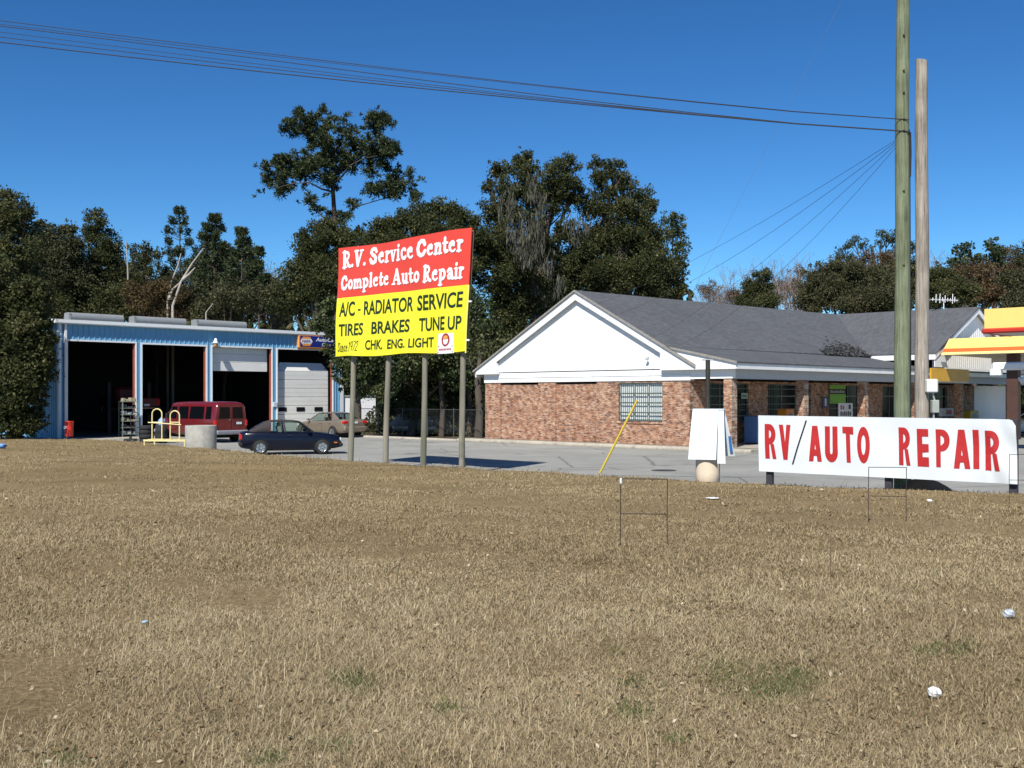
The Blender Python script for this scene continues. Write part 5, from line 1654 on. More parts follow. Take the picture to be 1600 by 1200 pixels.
# ------------------------------------------------------------------ small things
def build_small():
    rust = mat("black_wire", (.035, .028, .022), .7)
    # H-shaped wire stands for yard signs
    def stand(label, pxl, pxr, pyb, pyt, pym, gz, rz):
        g = ground_at((pxl + pxr) / 2, pyb, gz)
        k = g.y / F
        w = (pxr - pxl) * k; h = (pyb - pyt) * k; hm = (pyb - pym) * k
        o = thing("wire_stand", label, "sign stand", g, rz, "empty wire sign stands on the lawn")
        for x in (-w / 2, w / 2):
            m = MB(); m.tube([(x, 0, -.1), (x, .004, h * .5), (x + .004, 0, h)], .0055, 6); m.build("stake", rust, o)
        m = MB(); m.tube([(-w / 2, 0, h), (w / 2, 0, h - .004)], .0055, 6); m.build("crossbar", rust, o)
        m = MB(); m.tube([(-w / 2, .008, hm), (w / 2, .008, hm - .008)], .0055, 6); m.build("crossbar", rust, o)
        return o, w, h
    o, w, h = stand("empty wire sign stand alone on the open lawn, in front of the covered panels", 969.5, 1042.5, 853.5, 748, 802.5, .66, 0)
    m = MB(); m.bbox(-w / 2 - .008, -w / 2 + .018, -.010, .010, h - .06, h + .008, .008); m.build("tape_scrap", MATS["cover_white"], o)
    stand("empty wire sign stand in front of the banner, before the utility pole", 1357, 1416, 815, 730, 775, .60, 0)
    stand("empty wire sign stand at the far end of the banner, cut by the picture edge", 1577, 1627, 786, 710, 750, .50, 0)
    # open concrete pipe section
    g = ground_at(314, 699, .18)
    o = thing("concrete_pipe", "open grey concrete pipe section standing upright beside the yellow cart", "pipe", g)
    cm = mat("pipe_concrete", (.33, .32, .28), .9, var=.22, scale=2.5, dirt=((.45, .44, .40), 4, .55, .7), bump=.4)
    m = MB(); m.lathe([(.655, -.15), (.66, .93), (.645, .95), (.56, .95), (.555, .1), (0, .1)], n=36); m.build("wall", cm, o)
    # yellow platform cart with two hoops
    k = 48.0 / F
    X0 = (222 - 800) * k
    o = thing("yellow_cart", "yellow flat steel cart with two upright hoops", "cart", ((222 - 800) * k, 48.2, .19), R(-6))
    ym = mat("cart_yellow", (.74, .62, .29), .5, var=.1)
    z0 = EYE + (HOR - 687) * k - .19
    L = 1.95; Wd = 1.05
    m = MB()
    for y in (0, Wd): m.span(0, L, y - .035, y + .035, z0 - .08, z0)
    for i in range(6): m.span(.035 + i * (L - .11) / 5, .075 + i * (L - .11) / 5, .036, Wd - .036, z0 - .07, z0 - .012)
    for y in (.3, .52, .74): m.span(.08, L - .06, y - .06, y + .06, z0 - .010, z0 + .006)
    m.build("platform", ym, o)
    for x in (.04, L - .04):
        for y in (0, Wd):
            m = MB(); m.tube([(x, y, z0 - .08), (x, y, -.05)], .033, 8); m.build("leg", ym, o)
    def hoop(x0, x1, top, yb):
        zt = EYE + (HOR - top) * k - .19
        r = (x1 - x0) / 2; cx = (x0 + x1) / 2
        pts = [(x0, yb, z0), (x0, yb, zt - r)] + [(cx - r * math.cos(t), yb, zt - r + r * math.sin(t)) for t in np.linspace(.25, math.pi - .25, 9)] + [(x1, yb, zt - r), (x1, yb, z0)]
        m = MB(); m.tube(pts, .03, 8)
        zc = EYE + (HOR - 660) * k - .19
        m.tube([(x0, yb, zc), (x1, yb, zc)], .025, 6)
        return m.build("hoop", ym, o)
    hoop((235 - 222) * k, (251 - 222) * k, 639, .06); hoop((264 - 222) * k, (279 - 222) * k, 642, .10)
    m = MB(); zc = EYE + (HOR - 662) * k - .19
    m.tube([((229 - 222) * k, .02, zc + .05), ((251 - 222) * k, .03, zc + .01), ((282 - 222) * k, .07, zc - .05)], .028, 6); m.build("rail", ym, o)
    # red barrel by the garage corner
    g = at(108, 682, 58.6); 
    o = thing("red_barrel", "red plastic barrel by the garage corner downspout", "barrel", g)
    m = MB(); m.lathe([(0, 0), (.20, 0), (.215, .05), (.22, .45), (.235, .78), (.25, .80), (.25, .84), (.22, .84), (.2, .1), (0, .1)], n=20); m.build("tub", mat("barrel_red", (.62, .035, .02), .4, var=.08), o)
    m = MB(); m.bbox(-.20, -.06, -.23, -.215, .42, .60, .004); m.build("sticker", MATS["plate_white"], o)
    # metal shelf rack in the first bay
    ca, sa = math.cos(GA), math.sin(GA)
    def gw(x, y, z): return Vector((GO.x + x * ca - y * sa, GO.y + x * sa + y * ca, z))
    s0, s1 = GF.s_at(181), GF.s_at(205)
    o = thing("parts_rack", "metal shelf rack of shop parts standing in the first bay", "rack", gw(s0, -.9, .04), GA)
    gm = mat("rack_steel", (.22, .25, .20), .6, var=.2)
    Wr = s1 - s0; Hh = 2.1
    m = MB()
    for x in (0, Wr):
        for y in (0, .5): m.span(x - .02, x + .02, y - .02, y + .02, 0, Hh)
    m.build("upright", gm, o)
    for i in range(6):
        m = MB(); zz = .12 + i * .38; m.span(-.01, Wr + .01, -.02, .52, zz, zz + .03); m.build("shelf", gm, o)
    rr = random.Random(5)
    cols = [("parts_grey", (.45, .45, .42)), ("parts_dark", (.06, .06, .07)), ("parts_tan", (.38, .32, .22))]
    for i in range(6):
        m = MB(); zz = .152 + i * .38
        x = .06
        while x < Wr - .2:
            ww = rr.uniform(.1, .25); hh = rr.uniform(.06, .22); m.bbox(x, x + ww, .08, .4, zz, zz + hh, .01); x += ww + rr.uniform(.02, .12)
        m2 = mat(*cols[i % 3], .7)
        t = m.build("shop_parts", m2); t.matrix_world = Matrix.Translation(gw(s0, -.9, .04)) @ Matrix.Rotation(GA, 4, 'Z')
        tag(t, ["row of grey parts on the lowest rack shelf", "row of dark parts on the second rack shelf from the ground", "row of tan parts on the third rack shelf from the ground", "row of grey parts on the fourth rack shelf from the ground", "row of dark parts on the rack shelf under the top one", "pile of tan parts on the top rack shelf"][i], "parts", "shop parts on the rack")
    # stacked tyres at the pier between the first two bays
    tb = mat("old_tyre", (.018, .018, .019), .85, var=.3)
    base = at(229, 690, 55.0); base.z = .03
    def tyre(x, y, z, r, label, tilt=0):
        m = MB()
        m.lathe([(r * .56, .02), (r * .60, .0), (r * .9, .0), (r, .05), (r, .17), (r * .9, .22), (r * .60, .22), (r * .56, .20), (r * .52, .11), (r * .56, .02)], n=24)
        o = m.build("spare_tyre", tb); o.location = (base.x + x, base.y + y, z); o.rotation_euler = (tilt, 0, .4)
        tag(o, label, "tyre", "old tyres piled by the garage pier")
    for i in range(4):
        tyre(rr.uniform(-.03, .03), rr.uniform(-.03, .03), .0 + i * .225, .36, ["bottom tyre of the black stack behind the yellow cart", "second tyre up in the black stack behind the yellow cart", "third tyre up in the black stack behind the yellow cart", "top tyre of the black stack behind the yellow cart"][i])
    tyre(.75, .15, .40, .38, "loose black tyre propped upright beside the stack", R(78))
    tyre(-.75, -.2, .0, .34, "single black tyre lying flat beside the stack")
    # hand truck leaning at the pier, blue jug on the drum behind the cart
    g = at(212, 684, 57.5); g.z = .03
    o = thing("hand_truck", "dark steel hand truck leaning at the garage pier", "hand truck", g, R(35))
    m = MB(); r = .22
    pts = [(-r, 0, .1), (-r, .15, 1.3)] + [(-r * math.cos(t), .17, 1.33 + r * .8 * math.sin(t)) for t in np.linspace(.2, math.pi - .2, 7)] + [(r, .15, 1.3), (r, 0, .1)]
    m.tube(pts, .022, 8)
    for t in (.25, .5, .75): m.tube([(-r, .15 * t, .1 + 1.2 * t), (r, .15 * t, .1 + 1.2 * t)], .016, 6)
    m.build("frame", MATS["trim_black"], o)
    m = MB(); m.bbox(-.24, .24, -.28, .02, .03, .05, .006); m.build("toe_plate", MATS["trim_black"], o)
    for sd in (-1, 1):
        m = MB(); m.lathe([(0, -.03), (.11, -.03), (.12, 0), (.11, .03), (0, .03)], c=(sd * .27, .06, .12), n=14, axis='x'); m.build("wheel", tb, o)
    g = at(252, 690, 54.6); g.z = .03
    o = thing("oil_drum", "black steel drum behind the yellow cart", "drum", g)
    m = MB(); m.lathe([(0, 0), (.29, 0), (.29, .28), (.30, .30), (.29, .32), (.29, .58), (.30, .6), (.29, .62), (.29, .9), (.27, .9), (.27, .88), (0, .88)], n=20); m.build("shell", tb, o)
    g = at(252, 655, 54.6); g.z = .91
    o = thing("blue_jug", "light blue plastic jug standing on the black drum", "jug", g)
    m = MB(); m.lathe([(0, 0), (.14, 0), (.15, .04), (.15, .26), (.08, .34), (.04, .36), (.04, .40), (0, .40)], n=16); m.build("bottle", mat("jug_blue", (.22, .36, .62), .4), o)
    m = MB(); m.tube([(.12, 0, .30), (.17, 0, .33), (.17, 0, .20), (.14, 0, .16)], .015, 6); m.build("handle", MATS["jug_blue"], o)
    # ---- porch goods
    def poster(name, label, cat, px0, px1, py0, py1, plane, m_, lines=(), stand=False):
        s0, z1 = plane.hit(px0, py0); s1, z0 = plane.hit(px1, py1)
        z0 = max(z0, .2)
        o = thing(name, label, cat, (plane.ox, plane.oy, 0), plane.ang)
        q = MB(); q.bbox(s0, s1, -.05, -.03, z0, z1, .004); sh = q.build("sheet", m_, o)
        for word, u0, u1, t0, t1, mm in lines:
            b = MB()
            n = word                      # a row of unreadable printed marks
            for q_ in range(n):
                xa = s0 + (s1 - s0) * (u0 + (u1 - u0) * q_ / n); xb = s0 + (s1 - s0) * (u0 + (u1 - u0) * (q_ + .72) / n)
                za = z0 + (z1 - z0) * t0; zc = z0 + (z1 - z0) * (t1 - .05 * (q_ % 2))
                b.prism([(xa, -.053, za), (xb, -.053, za), (xb - .01, -.053, zc), (xa + .01, -.053, zc)], (0, -.003, 0))
            b.build("print", mm, sh)
        if stand:
            b = MB()
            for x in (s0 + .1, s1 - .1): b.tube([(x, -.02, z0), (x, .25, .15)], .015, 6); b.tube([(x, -.02, z0 + .3), (x, -.12, .15)], .015, 6)
            b.build("easel", MATS["trim_black"], o)
        return o, s0, s1, z0, z1
    pw = VPlane(*b2w(13.1, 0)[:2], BA + R(90))          # porch wall plane, running away along the porch
    lime = mat("lime_vinyl", (.17, .40, .02), .5, var=.05); blk = mat("print_black", (.02, .02, .02), .6); redp = mat("print_red", (.45, .03, .03), .5); wp = mat("poster_white", (.72, .72, .70), .6, var=.04)
    o, s0, s1, z0, z1 = poster("lime_poster", "lime green poster with a dark band, hung on the porch window", "poster", 1295, 1320, 601.5, 630.5, pw, lime)
    b = MB(); zm = (z0 + z1) / 2 + .15; b.span(s0, s1, -.054, -.051, zm - .14, zm + .14); bo = b.build("band", blk, o)
    b = MB()
    for q_ in range(9):
        xa = s0 + .1 + (s1 - s0 - .2) * q_ / 9; b.span(xa, xa + (s1 - s0) * .065, -.060, -.0545, zm - .07, zm + .07 - .02 * (q_ % 3))
    b.build("print", mat("faded_print", (.40, .38, .36), .6), bo)
    p2 = VPlane(*b2w(14.2, 0)[:2], BA + R(90))
    poster("price_board", "white price board with black letters on an easel under the lime poster", "sign", 1309, 1331, 630, 652, p2, wp, [(6, .12, .92, .12, .44, blk), (2, .12, .42, .56, .88, redp), (1, .70, .92, .58, .88, blk)], True)
    poster("window_ad", "small pale advert stuck inside the barred window next to the corner column", "advert", 1157, 1167, 614, 623, pw, mat("ad_green", (.30, .40, .30), .5), [(4, .15, .85, .3, .7, blk)])
    poster("wall_poster", "dark blue poster with a pale bottle shape on the porch wall", "poster", 1284, 1293, 620, 637, pw, mat("poster_blue", (.03, .05, .14), .5), [(1, .35, .80, .15, .85, wp)])
    poster("sale_board", "pale board with a faded red heading leaning at the porch door", "sign", 1466, 1490, 638, 650, p2, mat("board_grey", (.50, .50, .48), .6), [(1, .45, .95, .25, .80, redp)], True)
    def cabinet(name, label, cat, pxc, wid, dep, hgt, m_, a_=14.0, px_z=None):
        pl = VPlane(*b2w(a_, 0)[:2], BA + R(90))
        s = pl.s_at(pxc)
        loc = b2w(a_, s); loc.z = .146
        o = thing(name, label, cat, loc, BA + R(90))
        q = MB(); q.bbox(-wid / 2, wid / 2, -dep / 2, dep / 2, .06, hgt, .02); q.build("cabinet", m_, o)
        q = MB()
        for x in (-wid / 2 + .06, wid / 2 - .06): q.span(x - .03, x + .03, -dep / 2 + .04, dep / 2 - .04, 0, .059)
        q.build("foot", MATS["trim_black"], o)
        q = MB(); q.bbox(-wid * .22, wid * .22, -dep / 2 - .02, -dep / 2 - .001, hgt * .48, hgt * .86, .008); q.build("window", mat("rack_blue", (.03, .09, .30), .4), o)
        q = MB(); q.bbox(-wid * .3, wid * .3, -dep / 2 - .03, -dep / 2 - .001, hgt * .30, hgt * .36, .006); q.build("handle", MATS["chrome"], o)
        return o
    cabinet("paper_rack", "orange newspaper rack with a blue window beside the second porch column", "newspaper rack", 1228, .75, .5, 1.62, mat("rack_orange", (.60, .20, .015), .5))
    cabinet("ice_chest", "low blue and pale ice chest by the porch wall near the banner end", "ice chest", 1186, 1.5, .7, 1.30, mat("chest_blue", (.06, .15, .32), .5))
    cabinet("drink_cooler", "yellow drink cooler before the far end of the porch", "cooler", 1514, 1.3, .7, 1.35, mat("cooler_yellow", (.50, .33, .03), .5), 14.6)
    # yellow fascia sign; the canopy's shade is put into its orange colour
    pf = VPlane(*b2w(15.9, 0)[:2], BA + R(90))
    s0, z1 = pf.hit(1452, 575); s1, z0 = pf.hit(1511, 597)
    o = thing("yellow_fascia_sign", "plain yellow fascia sign on the porch eave, shaded by the canopy", "sign", (pf.ox, pf.oy, 0), pf.ang)
    q = MB(); q.bbox(s0, s1, -.12, -.02, z0, z1, .01); q.build("face", mat("shaded_fascia_yellow", (.62, .33, .02), .45), o)
    q = MB(); q.span(s0, s1, -.10, -.04, z0 - .04, z0 - .001); q.build("frame", MATS["white_paint"], o)
    # floodlight under the canopy corner
    g = at(1583, 580, 50)
    o = thing("canopy_floodlight", "white round floodlight and bracket catching the sun under the canopy", "lamp", g, BA)
    q = MB(); q.bbox(-.9, 1.3, -.2, .12, .05, .42, .06); q.bbox(-1.0, -.5, -.22, .14, -.22, .12, .05); q.build("bracket", MATS["white_paint"], o)
    q = MB(); q.lathe([(0, -.3), (.2, -.28), (.34, -.1), (.36, .0), (.30, .04), (0, .06)], c=(.6, -.05, -.32), n=18); q.build("bowl", mat("lamp_grey", (.55, .62, .68), .3), o)
    # TV aerial on the wing ridge
    g = b2w(13.75, 26.4, 7.80)
    o = thing("tv_aerial", "white television aerial on the roof ridge of the shop wing", "aerial", g, R(20))
    am = mat("aerial_white", (.78, .78, .78), .4)
    q = MB(); q.tube([(0, 0, -.2), (0, 0, .62)], .03, 6); q.build("mast", am, o)
    q = MB(); q.tube([(-.95, 0, .58), (1.1, 0, .55)], .022, 6)
    for x, hh in ((-.85, .12), (-.6, .34), (-.3, .38), (-.1, .16), (.1, .30), (.3, .14), (.5, .12), (.68, .40), (.85, .22)):
        q.tube([(x, 0, .57 - hh * .5), (x + .02, 0, .57 + hh)], .026, 6); q.tube([(x, -.3, .57), (x, .3, .57)], .018, 6)
    q.build("boom", am, o)
    # chain link fence behind the sedan
    a0, a1 = ground_at(570, 677, .1), ground_at(760, 680, .1)
    A_, B_ = at(556, 680, 70), at(752, 680, 62); A_.z = B_.z = .1
    dv = B_ - A_; L = dv.length
    o = thing("chain_link_fence", "low chain link fence in the shade behind the row of sign posts", "fence", A_, math.atan2(dv.y, dv.x))
    fm = mat("galv_wire", (.13, .135, .135), .4, metal=.5)
    n = 6
    for i in range(n):
        q = MB(); q.tube([(L * i / (n - 1), 0, -.1), (L * i / (n - 1), 0, 1.55)], .03, 8); q.build("post", fm, o)
    q = MB(); q.tube([(0, 0, 1.5), (L, 0, 1.5)], .022, 6); q.build("rail", fm, o)
    q = MB()
    st = .14; hh = 1.46
    x = -hh
    while x < L:
        for sg in (1, -1):
            xa, xb = (x, x + hh)
            p0 = [max(xa, 0), 0, 0]; za = (p0[0] - xa); xe = min(xb, L); ze = xe - xa
            if xe > p0[0]:
                z_0, z_1 = (za, ze) if sg > 0 else (hh - za, hh - ze)
                q.add([(p0[0] - .004, sg * .004, z_0 + .02), (p0[0] + .004, sg * .004, z_0 + .02), (xe + .004, sg * .004, z_1 + .02), (xe - .004, sg * .004, z_1 + .02)], [(0, 1, 2, 3)])
        x += st
    q.build("mesh", fm, o, recalc=False)
    # a tarpaulin-covered boat behind the fence
    g = at(668, 678, 69); g.z = .05
    o = thing("covered_boat", "small boat under a pale blue tarpaulin behind the chain link fence", "boat", g, R(-25))
    tm = mat("tarp_blue", (.16, .20, .23), .7, var=.25, scale=3, bump=.4, bscale=6)
    q = MB()
    rings = []
    for x, w, hh in ((-2.4, .7, .9), (-1.6, 1.0, 1.35), (-.4, 1.1, 1.65), (.8, 1.0, 1.55), (1.8, .65, 1.2), (2.5, .12, .95)):
        rings.append([(x, w, .45), (x, w * 1.02, hh * .62), (x, w * .55, hh * .9), (x, 0, hh), (x, -w * .55, hh * .9), (x, -w * 1.02, hh * .62), (x, -w, .45)])
    q.loft(rings); q.build("tarpaulin", tm, o)
    q = MB(); q.loft([[(x, w, .46), (x, w * .5, .15), (x, 0, .05), (x, -w * .5, .15), (x, -w, .46)] for x, w in ((-2.35, .62), (-1, .9), (.8, .85), (2.4, .1))]); q.build("hull", MATS["white_paint"], o)
    # ---- litter on the lawn
    lit = mat("litter_white", (.84, .84, .84), .6, var=.03)
    def crumple(name, label, cat, px, py, size, m_, flat=.6, seed=1):
        D = 10
        for _ in range(30): D = (EYE - float(lawn_z(D))) * F / (py - HOR)
        r_ = np.random.default_rng(seed)
        m = MB(); m.smooth = False
        n, k = 9, 6
        vs = [(0, 0, size * flat)]
        for j in range(1, k):
            ph = math.pi * j / k
            for i in range(n):
                t = 2 * math.pi * i / n
                rr_ = size * (1 + r_.uniform(-.22, .22))
                vs.append((rr_ * math.sin(ph) * math.cos(t), rr_ * math.sin(ph) * math.sin(t), rr_ * math.cos(ph) * flat))
        vs.append((0, 0, -size * flat))
        fs = [(0, 1 + i, 1 + (i + 1) % n) for i in range(n)]
        for j in range(k - 2):
            for i in range(n):
                a = 1 + j * n; fs.append((a + i, a + n + i, a + n + (i + 1) % n, a + (i + 1) % n))
        l_ = len(vs) - 1
        fs += [(l_, 1 + (k - 2) * n + (i + 1) % n, 1 + (k - 2) * n + i) for i in range(n)]
        m.add(vs, fs)
        o = m.build(name, m_)
        o.location = ((px - 800) * D / F, D, float(lawn_z(D)) + size * flat * .7 + .012)
        tag(o, label, cat, None)
        return o, D
    crumple("paper_scrap", "crumpled white paper lying closest to the camera on the lawn", "litter", 1460, 1090, .038, lit, .7, 3)
    crumple("plastic_scrap", "clear bluish plastic cup lying on the lawn near the picture edge", "litter", 1576, 966, .040, mat("plastic_clear", (.42, .47, .52), .2, var=.1), .8, 4)
    crumple("wrapper_scrap", "tiny pale blue wrapper alone on the open side of the lawn", "litter", 226, 976, .022, mat("wrapper_blue", (.38, .50, .68), .4), .5, 5)
    crumple("paper_scrap", "small white scrap on the lawn just before the banner posts", "litter", 1453, 785, .05, lit, .5, 6)
    crumple("paper_scrap", "tan scrap of paper lying before the banner's red letters", "litter", 1283, 767, .06, mat("litter_tan", (.55, .48, .36), .7), .3, 7)
    o, D = crumple("paper_sheet", "flat white sheet lying on the lawn near the covered panels", "litter", 1112, 780, .13, lit, .1, 8)
    o.scale = (1.2, .8, 1); o.rotation_euler = (0, 0, .3)
    crumple("plastic_bag", "teal plastic bag on the ground below the garage side wall", "litter", 52, 683, .20, mat("bag_teal", (.16, .42, .36), .5), .75, 9)
    crumple("plastic_bag", "blue plastic bag at the lawn edge under the dark trees", "litter", 2, 701, .20, mat("bag_blue", (.10, .24, .50), .5), .6, 10)
    # dirt mound at the grey pole
    m = MB(); m.lathe([(.62, -.05), (.5, .06), (.3, .17), (.12, .22), (0, .23)], n=22, c=(0, 0, 0))
    o = m.build("dirt_mound", mat("red_dirt", (.26, .14, .07), .95, var=.25, bump=.6, bscale=12)); o.location = ((1441 - 800) * 23.4 / F, 23.35, .36); tag(o, "low mound of reddish dirt at the foot of the grey pole", "mound")
# ------------------------------------------------------------------ trees
LEAFM = {}
def leaf_mats():
    sc = lambda stops, k=1.0: [(p, tuple(x * k for x in c)) for p, c in stops]
    oak = [(0, (.022, .031, .011)), (.35, (.034, .045, .015)), (.7, (.055, .066, .021)), (.93, (.088, .094, .034)), (1, (.15, .15, .075))]
    oak = [(p, (c[0] * 1.62, c[1] * 1.46, c[2] * 1.6)) for p, c in oak]
    LEAFM['oak'] = mat_attr("oak_leaves", oak, .7, .2, .36)
    LEAFM['bright'] = mat_attr("glossy_leaves", [(0, (.014, .026, .008)), (.4, (.035, .055, .016)), (.75, (.07, .088, .024)), (1, (.17, .18, .08))], .5, .4, .18)
    LEAFM['pine'] = mat_attr("pine_needles", [(0, (.012, .024, .012)), (.5, (.042, .060, .022)), (1, (.095, .108, .040))], .6, .3, .12)
    LEAFM['olive'] = mat_attr("olive_leaves", [(0, (.026, .030, .012)), (.5, (.055, .058, .022)), (1, (.105, .10, .045))], .7, .3, .18)
    LEAFM['rust'] = mat_attr("rust_leaves", [(0, (.035, .028, .012)), (.5, (.080, .056, .024)), (1, (.15, .105, .045))], .8, .2, .2)
    LEAFM['autumn'] = mat_attr("autumn_leaves", [(0, (.06, .042, .022)), (.5, (.135, .088, .045)), (1, (.23, .165, .095))], .85, .15, .3)
    LEAFM['haze_olive'] = mat_attr("hazed_olive_leaves", [(0, (.045, .048, .022)), (.5, (.085, .085, .040)), (1, (.15, .14, .075))], .8, .15, .3)  # lighter copy of the olive leaves, distance haze is put into the colour
    LEAFM['moss'] = mat_attr("moss_strands", [(0, (.05, .05, .038)), (.5, (.085, .083, .063)), (1, (.13, .125, .10))], .95, .1, .1)
    LEAFM['twig'] = mat_attr("bare_twigs", [(0, (.10, .075, .06)), (.5, (.20, .15, .12)), (1, (.30, .24, .20))], .95, .1, 0)
    mat("bark", (.085, .068, .052), .95, var=.35, scale=4, stretch=(1, 1, .2), bump=.5, bscale=20)
    mat("pale_bark", (.36, .32, .27), .9, var=.25, scale=3, stretch=(1, 1, .2))
    mat("pine_bark", (.085, .062, .05), .95, var=.35, scale=4, stretch=(1, 1, .3))

def tree(name, label, cat, D, base_px, clumps, kind='oak', leaf=.30, cover=3.2, sub=14, subr=.46, trunk_r=.28, z0=.05, seed=1, group=None, bark="bark", up=.25, depth=.8, aspect=.62, upward=0.0, limbs=True, trunk=True, dj=.35, shell=.35):
    """clumps: (px, py, rx_px, ry_px) of the foliage masses, set at distance D with real depth"""
    r_ = np.random.default_rng(seed)
    k = D / F
    bx = (base_px - 800) * k
    o = thing(name, label, cat, (bx, D, z0), 0, group)
    cs = []
    for c in clumps:
        px, py, rx, ry = c[:4]
        dd = c[4] if len(c) > 4 else r_.uniform(-dj, dj) * rx * k
        w = at(px, py, D)
        cs.append((np.array((w.x - bx, dd, w.z - z0)), np.array((rx * k, max(rx, ry) * k * depth, ry * k))))
    V, Fc, Rn = [], [], []
    nv = 0
    tips = []
    for c, r in cs:
        ns = max(4, int(sub * (r[0] * r[2]) / (r[0] * r[2]) ** .5 / 1.6)) if False else max(8, int(sub * 2.9 * max(.5, min(2.4, r[0] * r[2] / 5.0))))
        dirs = unit(r_.normal(size=(ns, 3)))
        rad = r_.uniform(shell, .98, size=(ns, 1))
        sc = c + dirs * rad * r
        sr = np.minimum(r.mean() * subr, 2.2) * np.where(r_.random(ns) < .30, r_.uniform(.25, .6, size=ns), r_.uniform(.65, 1.3, size=ns))
        sc += dirs * (np.minimum(r.mean() * subr, 2.2) * .55 * (sr < np.minimum(r.mean() * subr, 2.2) * .6))[:, None]
        tips.append((c, sc))
        for j in range(ns):
            area = math.pi * sr[j] ** 2
            n = int(cover * area / (leaf * leaf * aspect * .5) * .62)
            n = max(12, min(n, 5000))
            d = unit(r_.normal(size=(n, 3)))
            rr = sr[j] * r_.uniform(.25, 1.0, size=(n, 1)) ** .6
            jag = 1 + .35 * np.sin(d[:, :1] * 9 + j) * np.cos(d[:, 2:] * 8 + j)
            cen = sc[j] + d * rr * jag * np.array((1, 1, .8))
            fl = r_.random(n) < .10
            cen[fl] += d[fl] * sr[j] * r_.uniform(.1, .55, size=(fl.sum(), 1))
            ax = d * (1 - up) + r_.normal(size=(n, 3)) * .8 + np.array((0, 0, upward))
            v, f = leaf_quads(cen, ax, leaf * r_.uniform(.6, 1.4, size=n), aspect, r_)
            V.append(v); Fc.append(f + nv); nv += len(v)
            tone = r_.uniform(-.22, .22)
            Rn.append(np.clip(r_.beta(2, 2, size=n) + tone, 0, 1))
    fast_mesh("crown", np.concatenate(V), np.concatenate(Fc), LEAFM[kind], np.concatenate(Rn), o)
    if trunk:
        m = MB()
        top = max((c for c, r in cs), key=lambda q: q[2])
        allc = np.mean([c for c, r in cs], 0)
        h = max(1.0, allc[2])
        ptsz = np.linspace(-.2, h, 7)
        tp = [Vector((allc[0] * (max(z, 0) / h) ** 1.5 + .12 * math.sin(z + seed), allc[1] * (max(z, 0) / h) ** 1.5, z)) for z in ptsz]
        m.tube(tp, [trunk_r * (1.15 - .6 * i / 6) for i in range(7)], 9)
        if limbs:
            for c, sc in tips:
                st = tp[min(6, max(2, int(6 * min(1, c[2] * .55 / h))))]
                e = Vector(c); md = st.lerp(e, .5) + Vector((0, 0, .12 * (e - st).length * .5))
                m.tube([st, md, e], [trunk_r * .5, trunk_r * .34, trunk_r * .16], 6)
                for q in sc[:5]: m.tube([e.lerp(st, .15), Vector(q)], [trunk_r * .16, trunk_r * .05], 4, False)
        m.build("trunk", MATS[bark], o, recalc=False)
    return o, cs

def bare_tree(name, label, D, px, top_py, spread_px, seed, group, tone='twig', dens=1.0, z0=.05):
    r_ = random.Random(seed)
    k = D / F
    o = thing(name, label, "tree", ((px - 800) * k, D, z0), 0, group)
    H = at(px, top_py, D).z - z0
    W = spread_px * k
    m = MB()
    V, Rn = [], []
    def strip(a, b, ra, rb):
        t = (b - a)
        if t.length < 1e-4: return
        sd = t.cross(Vector((r_.uniform(-.3, .3), 1, r_.uniform(-.3, .3)))).normalized()
        V.append([a - sd * ra, a + sd * ra, b + sd * rb, b - sd * rb]); Rn.append(r_.random())
    def grow(p, d_, L, rad, lev):
        q = p + d_ * L
        if lev <= 1: m.tube([p, p.lerp(q, .5) + Vector((r_.uniform(-.06, .06) * L, r_.uniform(-.06, .06) * L, 0)), q], [rad, rad * .85, rad * .7], 5, False)
        else:
            strip(p, q, max(rad, .014), max(rad * .6, .010))
        if lev >= 5: return
        nb = 3 if lev < 2 else (3 if r_.random() < dens * .8 else 2)
        if lev >= 3: nb = int(2 + 2 * dens * r_.random())
        for i in range(nb):
            a = r_.uniform(0, 2 * math.pi); s = r_.uniform(.25, .75) * (W / H * 2.2 if lev < 2 else 1)
            nd = (d_ + Vector((math.cos(a) * s, math.sin(a) * s, r_.uniform(.0, .35)))).normalized()
            grow(p.lerp(q, r_.uniform(.6, 1)), nd, L * r_.uniform(.55, .8), rad * .58, lev + 1)
    for _ in range(2 if dens > .8 else 1):
        grow(Vector((r_.uniform(-.3, .3), 0, -.1)), Vector((r_.uniform(-.1, .1), r_.uniform(-.1, .1), 1)).normalized(), H * .36, .13, 0)
    m.build("trunk", MATS["pale_bark"] if tone == 'pale' else MATS["bark"], o, recalc=False)
    v = np.array([[tuple(q) for q in s] for s in V]).reshape(-1, 3)
    zmax = max(v[:, 2].max(), .1)
    v[:, 2] *= min(1.15, H / zmax)
    nr = np.random.default_rng(seed)
    tips = v.reshape(-1, 4, 3)[:, 2]
    tips = tips[tips[:, 2] > H * .35]
    if len(tips):
        cen = tips[nr.integers(0, len(tips), 1500)] + nr.normal(size=(1500, 3)) * .28
        v2, _ = leaf_quads(cen, nr.normal(size=(1500, 3)) + np.array((0, 0, .8)), nr.uniform(.25, .6, 1500), .045, nr)
        v = np.concatenate([v, v2]); Rn += list(nr.random(1500))
    fast_mesh("crown", v, np.arange(len(v)).reshape(-1, 4), LEAFM['twig'], np.array(Rn), o)
    return o

